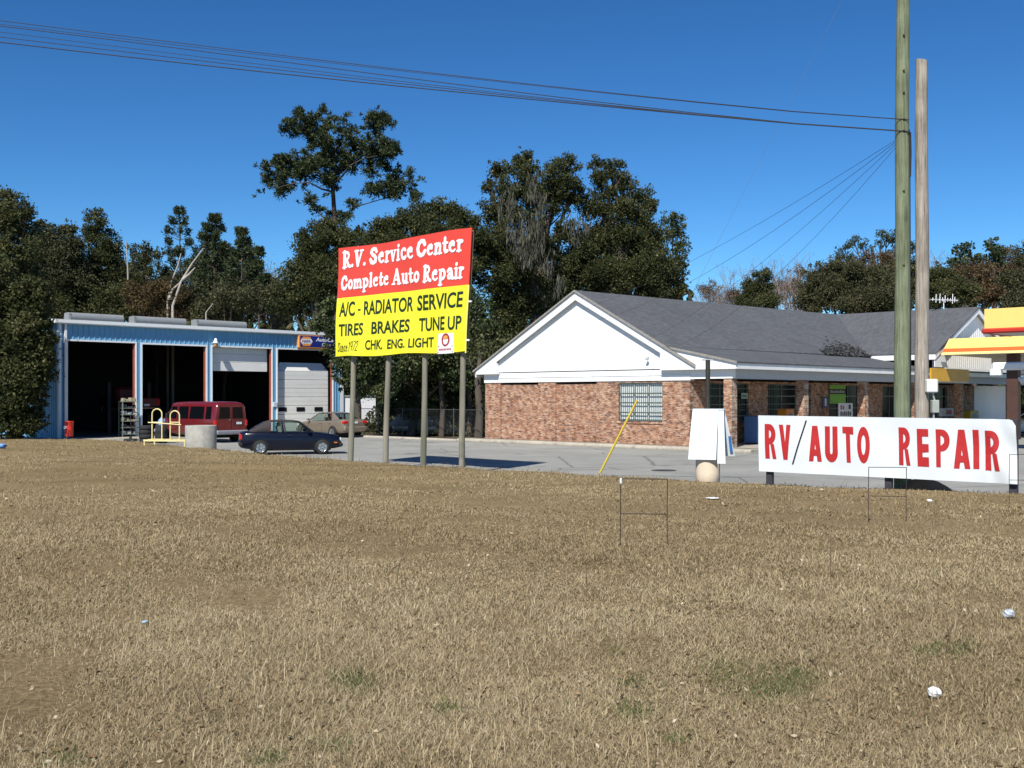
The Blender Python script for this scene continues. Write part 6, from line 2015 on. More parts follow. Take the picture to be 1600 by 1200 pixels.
def pine_crown(o, tufts, r_, needle=.34, per=70, kind='pine', nm="crown", upb=.55):
    V, Fc, Rn = [], [], []; nv = 0
    for c, rad in tufts:
        n = int(per * (rad / .45) ** 2)
        d = unit(r_.normal(size=(n, 3)) + np.array((0, 0, upb)))
        cen = np.array(c) + d * rad * r_.uniform(.3, 1, size=(n, 1))
        v, f = leaf_quads(cen, d + r_.normal(size=(n, 3)) * .25, needle * r_.uniform(.7, 1.3, size=n), .28, r_)
        V.append(v); Fc.append(f + nv); nv += len(v); Rn.append(np.clip(r_.beta(2, 2, size=n) + r_.uniform(-.2, .2), 0, 1))
    return fast_mesh(nm, np.concatenate(V), np.concatenate(Fc), LEAFM[kind], np.concatenate(Rn), o)

def tall_pine():
    D = 96.0; k = D / F
    z0 = .05
    bx = (527 - 800) * k
    o = thing("tall_pine", "tall pine with an open flat-topped crown rising above the oaks behind the red sign", "tree", (bx, D, z0))
    r_ = np.random.default_rng(42)
    L = lambda px, py, dd=0: Vector(((px - 800) * k - bx, dd, at(px, py, D).z - z0))
    m = MB()
    tr = [Vector((0, 0, -.2)), L(524, 450), L(526, 380), L(522, 330), L(520, 295), L(524, 262), L(518, 230), L(512, 195)]
    m.tube(tr, [.36, .28, .25, .21, .18, .13, .09, .04], 9)
    # limbs: start pixel, mid, end and clump masses along them (px, py, r)
    limbs = [((524, 336), (560, 318, 1), (628, 300, 2)), ((521, 300), (490, 292, -2), (440, 305, -3)), ((520, 290), (500, 270, 2), (450, 262, 3)),
             ((524, 285), (550, 262, -1), (596, 255, -3)), ((523, 272), (556, 240, 2), (600, 212, 2)), ((520, 250), (500, 225, 0), (470, 200, -2)), ((520, 240), (535, 212, 0), (540, 190, 1)),
             ((522, 345), (505, 340, -1), (500, 336, -1))]
    for a, b, c in limbs:
        pa, pb, pc = L(*a), L(*b), L(*c)
        m.tube([pa, pa.lerp(pb, .5) + Vector((0, 0, -.15)), pb, pb.lerp(pc, .5) + Vector((0, .2, .22)), pc], [.10, .08, .06, .04, .02], 6)
    m.build("trunk", MATS["pine_bark"], o, recalc=False)
    masses = [(455, 205, 16, 12), (478, 190, 22, 14), (510, 185, 18, 12), (490, 210, 30, 16), (540, 200, 18, 12), (550, 222, 22, 14), (585, 195, 16, 14), (602, 195, 14, 14), (596, 222, 22, 16), (605, 240, 18, 14), (575, 245, 26, 14),
              (520, 235, 30, 18), (480, 250, 30, 14), (450, 258, 26, 14), (432, 268, 18, 12), (425, 285, 14, 10), (440, 300, 14, 9), (460, 280, 26, 12), (500, 265, 30, 14), (520, 285, 20, 12), (545, 255, 24, 14), (600, 258, 14, 10), (575, 272, 12, 6),
              (487, 318, 11, 12), (497, 330, 9, 8), (575, 296, 16, 8), (598, 302, 24, 9), (622, 296, 18, 12), (615, 280, 12, 8), (645, 302, 12, 11), (640, 280, 8, 8), (550, 318, 10, 7), (520, 340, 14, 8), (545, 338, 10, 7), (620, 274, 8, 6), (465, 178, 8, 6), (415, 275, 8, 6), (620, 230, 8, 6)]
    tufts = []
    for px, py, rx, ry in masses:
        n = max(4, int(rx * ry / 17))
        for _ in range(n):
            q = unit(r_.normal(size=3)) * r_.uniform(.1, 1) ** .5
            w = L(px + q[0] * rx, py + q[1] * ry, q[2] * rx * k * 1.6 + r_.uniform(-1, 1))
            tufts.append((tuple(w), r_.uniform(.30, .62)))
    for _ in range(420):
        c_ = tufts[int(r_.integers(0, len(tufts)))][0]
        tufts.append(((c_[0] + r_.normal() * .55, c_[1] + r_.normal() * .6, c_[2] + r_.normal() * .35), r_.uniform(.16, .32)))
    pine_crown(o, tufts, r_, .32, 80, upb=.7)

def young_pine(label, D, px, top, base_py, halfw, seed, density=1.0, lean=0):
    """pine with whorls of upright candle-like tufts"""
    k = D / F; z0 = .05
    o = thing("young_pine", label, "tree", ((px - 800) * k, D, z0), 0, "young pines behind the garage")
    r_ = np.random.default_rng(seed)
    H = at(px, top, D).z - z0
    hb = at(px, base_py, D).z - z0
    m = MB(); m.tube([(0, 0, -.2), (lean * .5, 0, H * .5), (lean, 0, H)], [.18, .11, .03], 7)
    tufts = []
    lv = int((H - hb) / .75)
    for i in range(lv):
        t = i / max(1, lv - 1)
        z = hb + (H - hb) * t
        R_ = halfw * k * (1.05 - t) ** .7 * r_.uniform(.75, 1.1) + .15
        nb = int(r_.integers(5, 8) * density)
        for b in range(nb):
            a = r_.uniform(0, 6.28)
            rr = R_ * r_.uniform(.65, 1.05)
            e = Vector((lean * z / H + rr * math.cos(a), rr * math.sin(a), z + rr * .25))
            m.tube([(lean * z / H, 0, z - .2), e], [.035, .012], 4, False)
            for q in range(3):
                f = r_.uniform(.45, 1.0)
                c = (lean * z / H + rr * f * math.cos(a), rr * f * math.sin(a), z + rr * .25 * f + .1)
                for u in range(3): tufts.append(((c[0] + r_.uniform(-.1, .1), c[1] + r_.uniform(-.1, .1), c[2] + .22 * u), r_.uniform(.22, .34) * (1.1 - .12 * u)))
    for u in range(4): tufts.append(((lean, 0, H - .7 + .25 * u), .3 - .04 * u))
    m.build("trunk", MATS["pine_bark"], o, recalc=False)
    pine_crown(o, tufts, r_, .27, 46, upb=1.2)

def spanish_moss(o, D, base_px, z0, strands, seed):
    r_ = np.random.default_rng(seed)
    k = D / F; bx = (base_px - 800) * k
    V, Fc, Rn = [], [], []; nv = 0
    for px, py, wpx, lpx, n in strands:
        w = at(px, py, D)
        c0 = np.array((w.x - bx, -4.2, w.z - z0))
        cnt = n * 12
        off = np.stack([r_.normal(size=cnt) * wpx * k * .5, r_.uniform(-1.2, 1.0, size=cnt), -np.abs(r_.uniform(0, 1, size=cnt)) ** .8 * lpx * k], 1)
        off[:, 0] *= 1.0 - .55 * (-off[:, 2] / (lpx * k))
        v, f = leaf_quads(c0 + off, np.array((0, 0, -1)) + r_.normal(size=(cnt, 3)) * .18, r_.uniform(.25, .8, size=cnt), .16, r_)
        V.append(v); Fc.append(f + nv); nv += len(v); Rn.append(r_.random(cnt))
    fast_mesh("spanish_moss", np.concatenate(V), np.concatenate(Fc), LEAFM['moss'], np.concatenate(Rn), o)

def build_trees():
    leaf_mats()
    WG = "trees of the wood behind the garage"
    # --- dark wood at the picture's edge, beside and behind the garage
    tree("evergreen_tree", "big dark evergreen hanging over the garage side wall", "tree", 57.5, 22, [(-20, 500, 60, 60), (30, 470, 45, 40), (40, 540, 44, 55), (10, 600, 60, 50), (44, 600, 26, 34), (-40, 560, 50, 80), (20, 655, 45, 32), (-10, 440, 50, 30), (54, 500, 18, 22), (55, 450, 25, 18), (-30, 660, 50, 30), (30, 520, 44, 50), (20, 570, 50, 50), (60, 560, 18, 30), (40, 640, 34, 36), (66, 520, 13, 24), (55, 475, 20, 20)], 'oak', .17, 4.0, 17, seed=21, trunk_r=.35)
    tree("oak_tree", "tall oak at the picture edge, overtopping the evergreen beside the garage", "tree", 70, 0, [(-15, 320, 40, 34), (20, 335, 32, 30), (45, 335, 14, 10), (-10, 375, 60, 40), (35, 385, 34, 40), (0, 430, 60, 40)], 'oak', .17, 2.8, 14, seed=22, group=WG)
    tree("oak_tree", "dense oak with bright olive patches behind the garage's first vent", "tree", 82, 100, [(75, 375, 26, 26), (100, 368, 22, 26), (105, 400, 40, 40), (80, 430, 50, 50), (120, 450, 40, 45), (62, 350, 10, 8)], 'olive', .17, 2.8, 14, seed=23, group=WG)
    tree("oak_tree", "pointed dark oak left of the pale dead snag", "tree", 84, 150, [(152, 345, 16, 20), (160, 372, 24, 26), (148, 400, 36, 32), (170, 420, 24, 36), (150, 450, 46, 40), (176, 382, 14, 14), (135, 365, 12, 16)], 'oak', .17, 2.8, 13, seed=24, group=WG)
    tree("oak_tree", "thin open oak between the dead snag and the leaning bare trunks", "tree", 90, 225, [(215, 400, 20, 16), (232, 392, 18, 16), (240, 415, 26, 22), (215, 425, 24, 22), (228, 440, 36, 26), (205, 388, 10, 8), (250, 395, 10, 12)], 'oak', .17, 1.7, 9, seed=25, group=WG, trunk_r=.2)
    tree("rust_shrub", "rust brown leafless-looking shrub behind the garage roof", "shrub", 79, 245, [(215, 462, 24, 24), (240, 452, 30, 24), (270, 462, 30, 30), (240, 482, 50, 20), (290, 478, 24, 20)], 'rust', .15, 2.2, 12, seed=26, trunk_r=.1)
    young_pine("young pine with upright candle tufts behind the leaning trunks", 92, 281, 338, 440, 36, 31, .9)
    young_pine("broad young pine right of the leaning trunks", 88, 335, 350, 480, 52, 32, 1.6)
    young_pine("young pine sloping down towards the dark oak", 86, 378, 372, 490, 46, 33, 1.5)
    young_pine("smallest young pine, at the foot of the sky gap", 85, 405, 402, 490, 30, 34, 1.3)
    tree("olive_shrub", "green shrubs behind the garage's third vent", "shrub", 80, 350, [(310, 470, 34, 24), (350, 465, 40, 26), (395, 470, 34, 26), (425, 460, 24, 22), (340, 490, 60, 16)], 'olive', .17, 2.4, 12, seed=27, trunk_r=.12)
    tree("oak_shrub", "dark oak understorey behind the garage's first and second vents", "shrub", 81, 170, [(120, 490, 40, 30), (175, 475, 40, 34), (205, 470, 24, 26), (90, 480, 40, 30)], 'oak', .17, 2.6, 12, seed=28, trunk_r=.12)
    tree("oak_tree", "dark oak mass filling the wood below the dead snag", "tree", 99, 210, [(195, 430, 26, 22), (225, 445, 40, 24), (200, 465, 50, 26), (260, 450, 36, 26), (250, 480, 50, 20)], 'oak', .17, 2.6, 12, seed=41, group=WG, trunk_r=.2)
    tree("pine_thicket", "dense dark green pine thicket under the young pines", "tree", 97, 350, [(305, 440, 30, 34), (335, 425, 34, 40), (370, 425, 34, 40), (400, 450, 30, 34), (320, 470, 40, 26), (370, 475, 50, 24), (425, 475, 30, 24), (350, 395, 22, 20), (385, 405, 20, 18)], 'pine', .24, 2.2, 13, seed=43, group=WG, trunk_r=.2, aspect=.4)
    # bare leaning trunks, snag
    def trunks(label, D, paths, r):
        k = D / F; bx = (paths[0][0][0] - 800) * k; z0 = .05
        o = thing("dead_tree", label, "tree", (bx, D, z0), 0, "pale bare trunks behind the garage")
        for i, p in enumerate(paths):
            m = MB()
            pts = [Vector(((x - 800) * k - bx, 0, at(x, y, D).z - z0)) for x, y in p]
            if i == 0: pts = [Vector((pts[0].x * .8, 0, -.1))] + pts
            m.tube(pts, [r * (1 - .65 * j / (len(pts) - 1)) for j in range(len(pts))], 7); m.build("trunk" if i == 0 else "limb", MATS["pale_bark"], o, recalc=False)
    trunks("pale leaning bare trunk with two forks, in the pines behind the garage", 78, [[(270, 478), (283, 440), (300, 412), (318, 388)], [(285, 437), (296, 428), (305, 418)], [(264, 468), (270, 452), (283, 440)]], .12)
    trunks("thin pale bare trunk curving up beside the forked one", 78.6, [[(262, 470), (268, 440), (278, 415), (283, 396)]], .10)
    trunks("short pale dead snag standing against the sky gap", 83, [[(200, 428), (199, 405), (197, 376)]], .09)
    trunks("short slanted pale trunk over the third vent", 77.5, [[(322, 488), (333, 474)]], .07)
    bare_tree("bare_tree", "grey twiggy bare tree in the sky gap before the dark oak", 90, 440, 408, 22, 51, "bare trees", dens=.9)
    tall_pine()
    # --- oaks behind the sign
    tree("oak_tree", "round dark oak below the tall pine", "tree", 80, 500, [(505, 375, 36, 28), (480, 400, 36, 34), (535, 385, 36, 30), (500, 430, 50, 36), (460, 440, 28, 36), (470, 478, 40, 30), (530, 440, 50, 40), (510, 352, 18, 12), (450, 470, 22, 30), (475, 372, 14, 14)], 'oak', .17, 3.0, 15, seed=61, group="oaks behind the service sign", trunk_r=.35)
    tree("oak_tree", "dense leafy oak overhanging the blue shop sign and lowered door", "tree", 63.5, 560, [(535, 520, 24, 26), (560, 490, 30, 30), (522, 548, 15, 20), (545, 570, 32, 28), (575, 540, 40, 40), (540, 600, 14, 14), (585, 590, 40, 34), (505, 505, 22, 20), (512, 480, 22, 18)], 'bright', .17, 3.0, 14, seed=62, group="oaks behind the service sign", trunk_r=.22, limbs=False)
    tree("oak_tree", "spreading oak above the red top of the service sign", "tree", 82, 640, [(575, 375, 30, 26), (600, 360, 26, 20), (625, 350, 28, 20), (660, 335, 28, 20), (690, 330, 26, 20), (715, 345, 26, 24), (650, 375, 50, 34), (700, 380, 40, 36), (600, 400, 50, 36), (670, 430, 60, 46), (740, 400, 30, 40), (600, 450, 50, 40), (735, 350, 18, 18)], 'oak', .17, 3.0, 15, seed=63, group="oaks behind the service sign", trunk_r=.35)
    tree("oak_tree", "leafy oak filling the gap under the yellow half of the service sign", "tree", 68, 640, [(600, 575, 30, 26), (640, 580, 36, 34), (690, 575, 36, 36), (665, 615, 34, 26), (620, 612, 26, 22), (705, 620, 30, 24), (735, 570, 30, 40), (740, 500, 30, 50), (690, 640, 22, 12), (650, 640, 30, 14), (610, 640, 20, 14), (705, 652, 24, 12), (620, 570, 44, 26, -3.2), (685, 560, 44, 26, -3.2), (722, 585, 30, 24, -3), (640, 530, 60, 50), (730, 620, 16, 24)], 'bright', .17, 3.0, 14, seed=64, group="oaks behind the service sign", trunk_r=.25)
    # --- great oak with moss behind the brick building
    o, _ = tree("great_oak", "great oak with hanging grey moss behind the white gable", "tree", 84, 850, [(780, 265, 20, 16), (762, 290, 12, 12), (818, 245, 18, 14), (822, 262, 22, 20), (800, 290, 30, 26), (835, 300, 28, 26), (775, 330, 26, 24), (770, 380, 36, 40), (880, 258, 26, 14), (870, 285, 34, 24), (895, 300, 24, 22), (860, 325, 30, 24), (780, 430, 44, 46), (800, 480, 46, 40), (790, 540, 46, 50), (880, 360, 26, 20), (760, 560, 26, 40), (765, 620, 18, 30), (800, 335, 26, 26), (840, 350, 26, 24), (820, 400, 30, 30), (852, 385, 24, 26), (838, 440, 34, 30), (858, 300, 20, 18), (880, 410, 26, 30), (872, 455, 30, 26), (850, 480, 26, 22)], 'oak', .17, 2.7, 15, seed=71, trunk_r=.55, group="great oaks behind the brick building")
    spanish_moss(o, 84, 850, .05, [(820, 345, 22, 70, 20), (806, 350, 14, 60, 12), (836, 365, 20, 50, 16), (800, 300, 12, 50, 8), (842, 320, 12, 60, 10), (830, 290, 14, 40, 8), (795, 330, 10, 60, 8), (895, 345, 26, 50, 10), (910, 350, 16, 30, 6), (852, 400, 14, 40, 8), (868, 440, 12, 34, 6), (783, 320, 8, 40, 5), (765, 500, 20, 60, 6), (822, 395, 24, 34, 18)], 72)
    tree("great_oak", "broad dark oak above the grey shingle roof", "tree", 86, 970, [(932, 258, 12, 14), (960, 262, 18, 16), (948, 285, 26, 22), (975, 290, 22, 20), (940, 320, 34, 28), (985, 325, 34, 28), (1005, 305, 22, 16), (1018, 325, 14, 14), (960, 370, 50, 36), (1010, 375, 40, 36), (910, 385, 30, 40), (1000, 420, 50, 34), (930, 430, 50, 34), (1045, 430, 30, 30), (1000, 455, 40, 20), (1035, 462, 26, 16), (955, 452, 40, 20), (890, 440, 34, 34), (1060, 450, 20, 20), (860, 430, 18, 26)], 'oak', .17, 3.0, 15, seed=73, trunk_r=.5, group="great oaks behind the brick building")
    tree("bay_tree", "paler green loose tree on the sky side of the broad dark oak", "tree", 90, 1055, [(1050, 340, 20, 14), (1065, 350, 12, 12), (1040, 360, 24, 20), (1058, 375, 16, 16), (1060, 400, 20, 20), (1068, 420, 14, 12), (1072, 385, 8, 10), (1045, 405, 24, 24)], 'bright', .17, 2.0, 10, seed=74, trunk_r=.2)
    # --- background over the roof and the canopies
    BG = "bare trees"
    for px, top, sp, sd, lb in ((1105, 428, 18, 81, "low twiggy bare tree beside the broad dark oak over the roof"), (1130, 420, 16, 82, "second low twiggy bare tree over the roof, left of the cedar"), (1165, 402, 20, 83, "tallest thin bare tree behind the dark cedar"), (1192, 398, 18, 84, "thin bare tree just behind the cedar tip"), (1240, 390, 34, 85, "reddish bare tree right of the cedar"), (1262, 405, 26, 86, "pale bare tree between the reddish one and the olive mass"), (1482, 385, 20, 88, "faint bare tree behind the grey pole")):
        bare_tree("bare_tree", lb, 118 + (sd % 5) * 3, px, top, sp, sd, BG, dens=1.0)
    tree("cedar_tree", "dark rounded cedar over the middle of the shingle roof", "tree", 100, 1186, [(1190, 432, 16, 10), (1185, 445, 24, 14), (1185, 460, 32, 16), (1180, 475, 36, 14), (1186, 490, 38, 16)], 'oak', .17, 3.2, 14, seed=91, trunk_r=.2)
    tree("olive_tree", "wide olive green mass of oak over the roof valley", "tree", 105, 1320, [(1290, 430, 30, 18), (1325, 425, 34, 20), (1270, 450, 24, 22), (1310, 455, 50, 30), (1365, 445, 36, 34), (1400, 450, 30, 36), (1350, 475, 60, 24), (1265, 475, 26, 20)], 'haze_olive', .18, 3.0, 15, seed=92, trunk_r=.3)
    tree("rust_tree", "rust coloured oak crown left of the green utility pole", "tree", 112, 1370, [(1345, 412, 18, 12), (1372, 405, 24, 16), (1395, 420, 20, 18), (1365, 428, 30, 14)], 'autumn', .18, 2.0, 12, seed=93, trunk_r=.25)
    tree("open_oak", "open tree with gaps of sky, rising highest left of the utility poles", "tree", 120, 1385, [(1318, 390, 14, 12), (1335, 376, 14, 12), (1325, 405, 16, 10), (1350, 385, 12, 10), (1385, 365, 18, 12), (1375, 380, 12, 10), (1402, 372, 14, 14), (1400, 395, 12, 12), (1420, 385, 14, 14), (1312, 402, 8, 8)], 'oak', .17, 1.7, 9, seed=94, trunk_r=.3)
    tree("olive_tree", "dark oak mass behind the grey pole and the aerial", "tree", 104, 1470, [(1440, 440, 26, 26), (1470, 430, 24, 20), (1490, 445, 30, 22), (1460, 465, 40, 22), (1430, 415, 14, 14), (1510, 462, 30, 20)], 'oak', .17, 3.0, 14, seed=95, trunk_r=.3)
    tree("rust_tree", "rust coloured thicket above the upper canopy", "tree", 108, 1520, [(1510, 430, 24, 20), (1540, 435, 26, 24), (1525, 455, 34, 22), (1560, 455, 30, 24), (1580, 470, 24, 16)], 'autumn', .18, 2.2, 13, seed=96, trunk_r=.25)
    tree("small_pine", "small pine with a round crown above the upper canopy", "tree", 118, 1555, [(1555, 382, 16, 12), (1545, 395, 18, 12), (1565, 400, 14, 14), (1552, 412, 18, 12)], 'pine', .30, 2.2, 10, seed=97, trunk_r=.22)
    tree("small_pine", "small ragged pine right of the grey pole, above the rust thicket", "tree", 118, 1508, [(1500, 392, 14, 10), (1515, 388, 14, 10), (1495, 408, 18, 12), (1520, 404, 14, 10)], 'pine', .30, 2.0, 9, seed=98, trunk_r=.22)
    tree("olive_tree", "grey olive tree cut by the picture edge above the canopies", "tree", 98, 1605, [(1600, 395, 22, 18), (1590, 415, 26, 20), (1615, 430, 30, 30), (1585, 440, 22, 18), (1610, 465, 40, 26)], 'haze_olive', .18, 2.0, 12, seed=99, trunk_r=.25)
    tree("olive_shrub", "green shrub beyond the far porch column at the picture edge", "shrub", 78, 1602, [(1600, 600, 14, 24), (1612, 630, 20, 30), (1598, 640, 12, 16), (1620, 590, 20, 40)], 'bright', .17, 3.0, 12, seed=100, trunk_r=.1)
    tree("autumn_thicket", "brown and bare thicket filling in behind the small pines at the picture edge", "tree", 122, 1520, [(1430, 450, 30, 26), (1470, 440, 30, 26), (1520, 440, 40, 30), (1570, 435, 40, 34), (1610, 450, 40, 40), (1500, 410, 20, 16), (1575, 400, 22, 18)], 'autumn', .18, 1.9, 10, seed=111, trunk_r=.2)
    tree("autumn_thicket", "brown thicket low behind the cedar and the roof valley", "tree", 124, 1260, [(1110, 455, 24, 14), (1150, 460, 30, 14), (1225, 455, 24, 24), (1255, 450, 24, 26), (1240, 430, 18, 16), (1300, 420, 26, 18), (1380, 425, 30, 22)], 'autumn', .18, 1.5, 9, seed=112, trunk_r=.2)
    # trunks and dark understorey in the shade beside the brick building
    r_ = random.Random(3)
    for i, (px, D, r, lab) in enumerate(((690, 66, .16, "dark slim trunk in the shade behind the third sign post"), (748, 64, .24, "dark stout trunk against the brick corner"), (733, 66.5, .15, "thin pale-streaked trunk next to the stout one at the brick corner"), (650, 70, .13, "slim trunk in the shade behind the covered boat"))):
        k = D / F
        o = thing("shaded_tree", lab, "tree", ((px - 800) * k, D, .03), 0, "trunks in the shade of the oaks")
        m = MB(); m.tube([(0, 0, -.1), (.08, 0, 1.5), (-.05, .1, 3.2), (.15, .1, 5)], [r * 1.2, r, r * .9, r * .7], 8); m.tube([(-.05, .1, 3.2), (-.6, .3, 4.6)], [r * .5, r * .3], 6); m.build("trunk", MATS["bark"], o, recalc=False)
        rr = np.random.default_rng(200 + i)
        cen = rr.normal(size=(700, 3)) * np.array((1.3, 1.2, .8)) + np.array((0, .2, 5.0))
        v, f = leaf_quads(cen, rr.normal(size=(700, 3)), rr.uniform(.15, .32, 700), .6, rr)
        fast_mesh("crown", v, f, LEAFM['oak'], rr.random(700), o)
    # far wood: one uncountable mass that closes the gaps low down
    rr = np.random.default_rng(300)
    n = 75000
    px = rr.uniform(-500, 2100, n)
    D = rr.uniform(124, 150, n)
    hmax = np.interp(px, [-500, 0, 200, 420, 700, 1080, 1150, 1300, 1600, 2100], [15, 14.5, 13.5, 12.5, 14.5, 13, 9.5, 11, 11, 10]) * (1 + .18 * np.sin(px * .09) + .12 * np.sin(px * .31))
    z = rr.uniform(0, 1, n) ** .8 * hmax
    cen = np.stack([(px - 800) * D / F, D, z], 1)
    v, f = leaf_quads(cen, rr.normal(size=(n, 3)), rr.uniform(.6, 1.4, n), .7, rr)
    tag(fast_mesh("far_wood", v, f, LEAFM['oak'], np.clip(rr.beta(2, 2, n) + .15 * np.sin(px * .05), 0, 1)), "dark far wood closing the view behind the trees", None, None, "stuff")
    # shaded undergrowth along the kerb and garage side
    n = 9000
    px = rr.uniform(560, 760, n); D = rr.uniform(66, 84, n)
    cen = np.stack([(px - 800) * D / F, D, rr.uniform(0, 1, n) ** 1.6 * (1.3 + .5 * np.sin(px * .12))], 1)
    keep = cen[:, 1] > np.interp(px, [560, 760], [71.5, 63.5])
    cen = cen[keep]
    v, f = leaf_quads(cen, rr.normal(size=(len(cen), 3)), rr.uniform(.15, .35, len(cen)), .6, rr)
    tag(fast_mesh("undergrowth", v, f, LEAFM['olive'], rr.random(len(cen)) * .7), "shaded undergrowth behind the kerb", None, None, "stuff")

# ------------------------------------------------------------------ lawn grass
def build_grass():
    r_ = np.random.default_rng(77)
    E = EDGE
    order = np.argsort(E[:, 0] / np.maximum(E[:, 1], .5))
    kk = (E[:, 0] / np.maximum(E[:, 1], .5)); 
    ok = E[:, 1] > 5
    ke, De = kk[ok], E[ok, 1]
    N = 1800000
    px = r_.uniform(-350, 2000, N)
    py = 680 + (1290 - 680) * r_.uniform(0, 1, N) ** 1.0
    D = np.full(N, 15.0)
    for _ in range(25): D = .5 * D + .5 * np.clip((EYE - lawn_z(D)) * F / (py - HOR), 2, 70)
    k = (px - 800) / F
    dmax = np.interp(k, ke, De)
    X = k * D
    keep = (D < dmax + .05 + .12 * np.sin(X * 2.3) + .08 * np.sin(X * 5.1 + 1)) & (D < 56)
    X, D = X[keep], D[keep]
    X += r_.normal(size=len(X)) * .01 * D * .2; D = D + r_.normal(size=len(D)) * .012 * D
    n = len(X)
    # patchiness: taller tussocks and thin spots
    patch = np.sin(X * .9 + 1.3 * np.sin(D * .5)) * np.sin(D * .7 + X * .3) + .6 * np.sin(X * 2.1 + D * 1.7)
    h = r_.gamma(3.0, .0043, n) * (1 + .3 * patch) + .006
    h *= np.where(D > 26, 1.15, 1.0)
    thin = np.sin(X * 1.1 + 2 * np.sin(D * .8)) * np.sin(D * 1.5 + 1.5 * np.sin(X * .7)) + .5 * np.sin(X * 3.7 + D) * np.sin(D * 4.3 - X)
    h *= np.clip(1.15 - .55 * np.clip(thin - .45, 0, 1), .4, 1.2)
    tall = r_.random(n) < .006
    h[tall] *= r_.uniform(1.8, 4.0, tall.sum())
    edge_d = np.interp(X / D, ke, De) - D
    h *= np.where(edge_d < .5, 1.7, 1)
    w = np.maximum(.0016, D * .00022) * r_.uniform(.7, 1.4, n)
    th = r_.uniform(0, 2 * np.pi, n)
    lean = np.where(tall, r_.uniform(.1, .9, n), r_.uniform(.7, 3.2, n))
    dirv = np.stack([np.cos(th), np.sin(th)], 1)
    zb = lawn_z(D) + lawn_bump(X, D) - .004
    L = h * (1 + .6 * np.minimum(lean, 1.2))
    rise = L / np.sqrt(1 + lean ** 2); run = rise * lean
    sd = np.stack([-dirv[:, 1], dirv[:, 0]], 1)
    # face the blade roughly any way: width vector in the ground plane
    b0 = np.stack([X - sd[:, 0] * w, D - sd[:, 1] * w, zb], 1); b1 = np.stack([X + sd[:, 0] * w, D + sd[:, 1] * w, zb], 1)
    m = np.stack([X + dirv[:, 0] * run * .4, D + dirv[:, 1] * run * .4, zb + rise * .62], 1)
    m0 = m - np.concatenate([sd, np.zeros((n, 1))], 1) * (w * .8)[:, None]; m1 = m + np.concatenate([sd, np.zeros((n, 1))], 1) * (w * .8)[:, None]
    t = np.stack([X + dirv[:, 0] * run, D + dirv[:, 1] * run, zb + rise], 1)
    t0 = t - np.concatenate([sd, np.zeros((n, 1))], 1) * (w * .15)[:, None]; t1 = t + np.concatenate([sd, np.zeros((n, 1))], 1) * (w * .15)[:, None]
    V = np.stack([b0, b1, m1, m0, t1, t0], 1).reshape(-1, 3)
    base = np.arange(n)[:, None] * 6
    Fq = np.concatenate([base + np.array([[0, 1, 2, 3]]), base + np.array([[3, 2, 4, 5]])], 1).reshape(-1, 4)
    big = np.sin(X * .23 + 2.0 * np.sin(D * .11)) * .5 + .5 * np.sin(D * .31 - X * .17) + .35 * np.sin(X * 1.3 + D * .9) * np.sin(D * 1.9)
    big += .8 * np.sin(X * .55 + 1.7 * np.sin(D * .33 + 1)) * np.sin(D * .62 + .8 * np.sin(X * .4)) + .5 * np.sin(X * 2.7 + np.sin(D * 2.1)) * np.sin(D * 3.3 + X)
    c = np.clip(.50 + r_.normal(size=n) * .21 * np.clip(9 / D, .38, 1) + .115 * big - .05 * np.clip((10 - D) / 5, 0, 1), .12, 1)
    # a few greener spots
    gp = [(1240, 1062, 40), (550, 1066, 34), (990, 1066, 22), (990, 1112, 34), (1505, 1015, 26), (700, 1112, 20), (1130, 1050, 40), (420, 1190, 30), (100, 1190, 30), (1200, 1075, 60), (960, 1020, 14), (1450, 1018, 24), (1060, 1160, 24), (520, 1170, 26)]
    ppx = 800 + X / D * F; ppy = HOR + (EYE - zb) / D * F
    for gx, gy, gr in gp:
        g = ((ppx - gx) / gr) ** 2 + ((ppy - gy) / (gr * .42)) ** 2
        gm_ = r_.random(n) < .55 * np.exp(-g)
        c[gm_] = r_.uniform(0, .06, gm_.sum())
    gsel = r_.random(n) < .012
    c[gsel] = r_.uniform(0, .06, gsel.sum())
    gm = mat_attr("dry_grass", [(0, (.085, .125, .030)), (.06, (.11, .13, .045)), (.10, (.125, .09, .045)), (.3, (.245, .182, .098)), (.5, (.352, .272, .155)), (.75, (.445, .36, .215)), (1, (.60, .51, .34))], .85, .2, .12)
    o = fast_mesh("dry_grass", V, Fq, gm, np.repeat(c, 2))
    tag(o, "short dry tan winter grass of the lawn", None, None, "stuff")
    nl = 2600
    ppx2 = r_.uniform(-40, 1640, nl); ppy2 = r_.uniform(735, 1240, nl)
    D2 = np.full(nl, 15.0)
    for _ in range(25): D2 = .5 * D2 + .5 * np.clip((EYE - lawn_z(D2)) * F / (ppy2 - HOR), 2, 70)
    X2 = (ppx2 - 800) / F * D2
    kp = D2 < np.interp(X2 / D2, ke, De) - .2
    X2, D2 = X2[kp], D2[kp]
    cen = np.stack([X2, D2, lawn_z(D2) + lawn_bump(X2, D2) + r_.uniform(.008, .03, len(X2))], 1)
    v_, f_ = leaf_quads(cen, r_.normal(size=(len(X2), 3)) * np.array((1, 1, .35)), r_.uniform(.015, .055, len(X2)) * np.clip(D2 / 12, .8, 1.6), .5, r_)
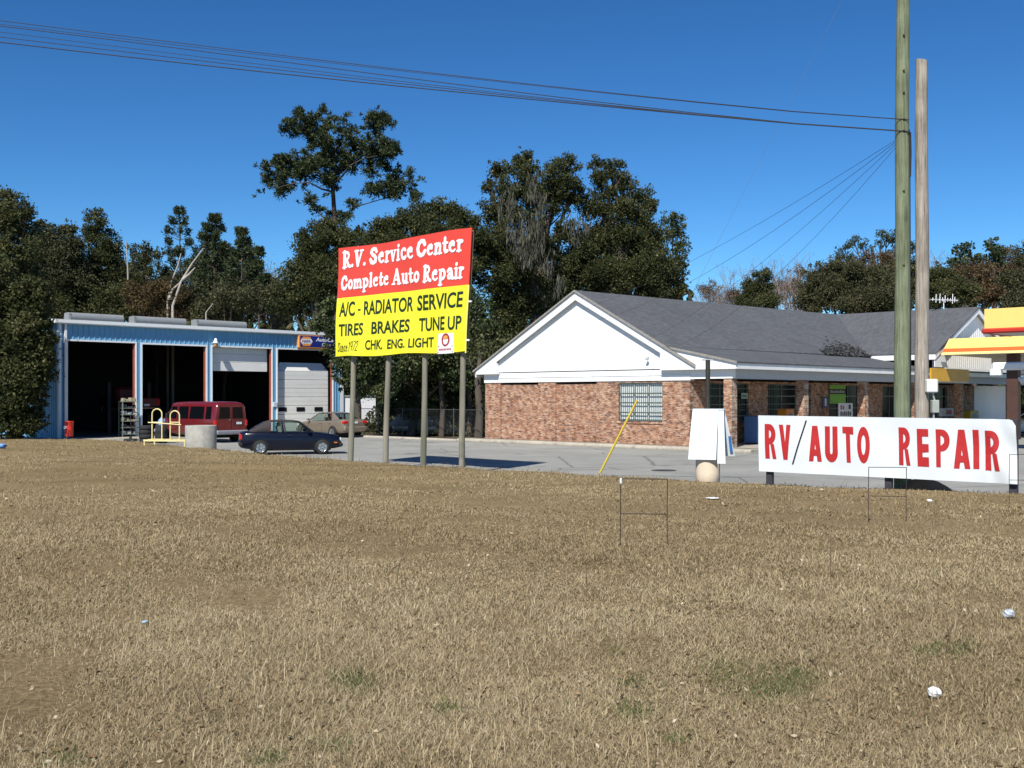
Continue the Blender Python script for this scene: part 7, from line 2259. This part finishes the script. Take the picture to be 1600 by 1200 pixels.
    tag(fast_mesh("fallen_leaves", v_, f_, mat_attr("fallen_leaf", [(0, (.05, .032, .018)), (.5, (.16, .10, .05)), (.85, (.36, .27, .16)), (1, (.55, .48, .36))], .9, .15), r_.random(len(X2))), "scattered brown leaves and straw on the lawn", None, None, "stuff")
    # single dry weed stalks standing above the lawn
    st = mat("stalk_brown", (.11, .075, .045), .9, var=.3)
    rr = random.Random(9)
    spots = [(1298, 905, .42, "tall dark weed stalk in the middle of the lawn before the banner"), (1172, 905, .30, "thin weed stalk left of the tall one before the banner"), (917, 930, .34, "thin weed stalk in front of the lone wire stand"), (620, 915, .40, "pair-like thin weed stalk below the sign posts, out on the lawn"), (1092, 900, .28, "faint weed stalk right of the lone wire stand"),
             (82, 832, .35, "dark weed stalk below the garage side of the lawn"), (200, 838, .22, "pale weed stalk on the garage side of the lawn"), (318, 1140, .26, "dry weed stalk low on the bare side of the lawn"), (1478, 1022, .22, "weed stalk next to the greenest tuft on the banner side"), (1110, 955, .2, "bent straw stalk in mid lawn")]
    for px_, py_, hh, lab in spots:
        D_ = 10.0
        for _ in range(40): D_ = .5 * D_ + .5 * (EYE - float(lawn_z(D_))) * F / (py_ - HOR)
        m = MB(); x = 0; pts = []
        bx, by = rr.uniform(-.1, .1), rr.uniform(-.1, .1)
        for i in range(6):
            t = i / 5; pts.append((bx * t * t * hh * 3, by * t * hh, hh * t - .02))
        m.tube(pts, [.0035, .003, .003, .0025, .002, .0015], 5)
        for i in range(4):
            a = Vector(pts[2 + i % 3]); m.tube([a, a + Vector((rr.uniform(-.05, .05), rr.uniform(-.05, .05), rr.uniform(.03, .09)))], [.002, .001], 4)
        o = m.build("weed_stalk", st); o.location = ((px_ - 800) * D_ / F, D_, float(lawn_z(D_)))
        tag(o, lab, "weed", "dry weed stalks in the lawn")

# ------------------------------------------------------------------ build everything
build_ground()
build_lot()
build_brick()
G_, DOORS = build_garage()
build_shop_sign()
build_canopies()
build_billboard()
build_banner()
build_covered_sign()
build_poles()
build_convertible()
build_van()
build_other_cars()
build_small()
build_trees()
build_grass()
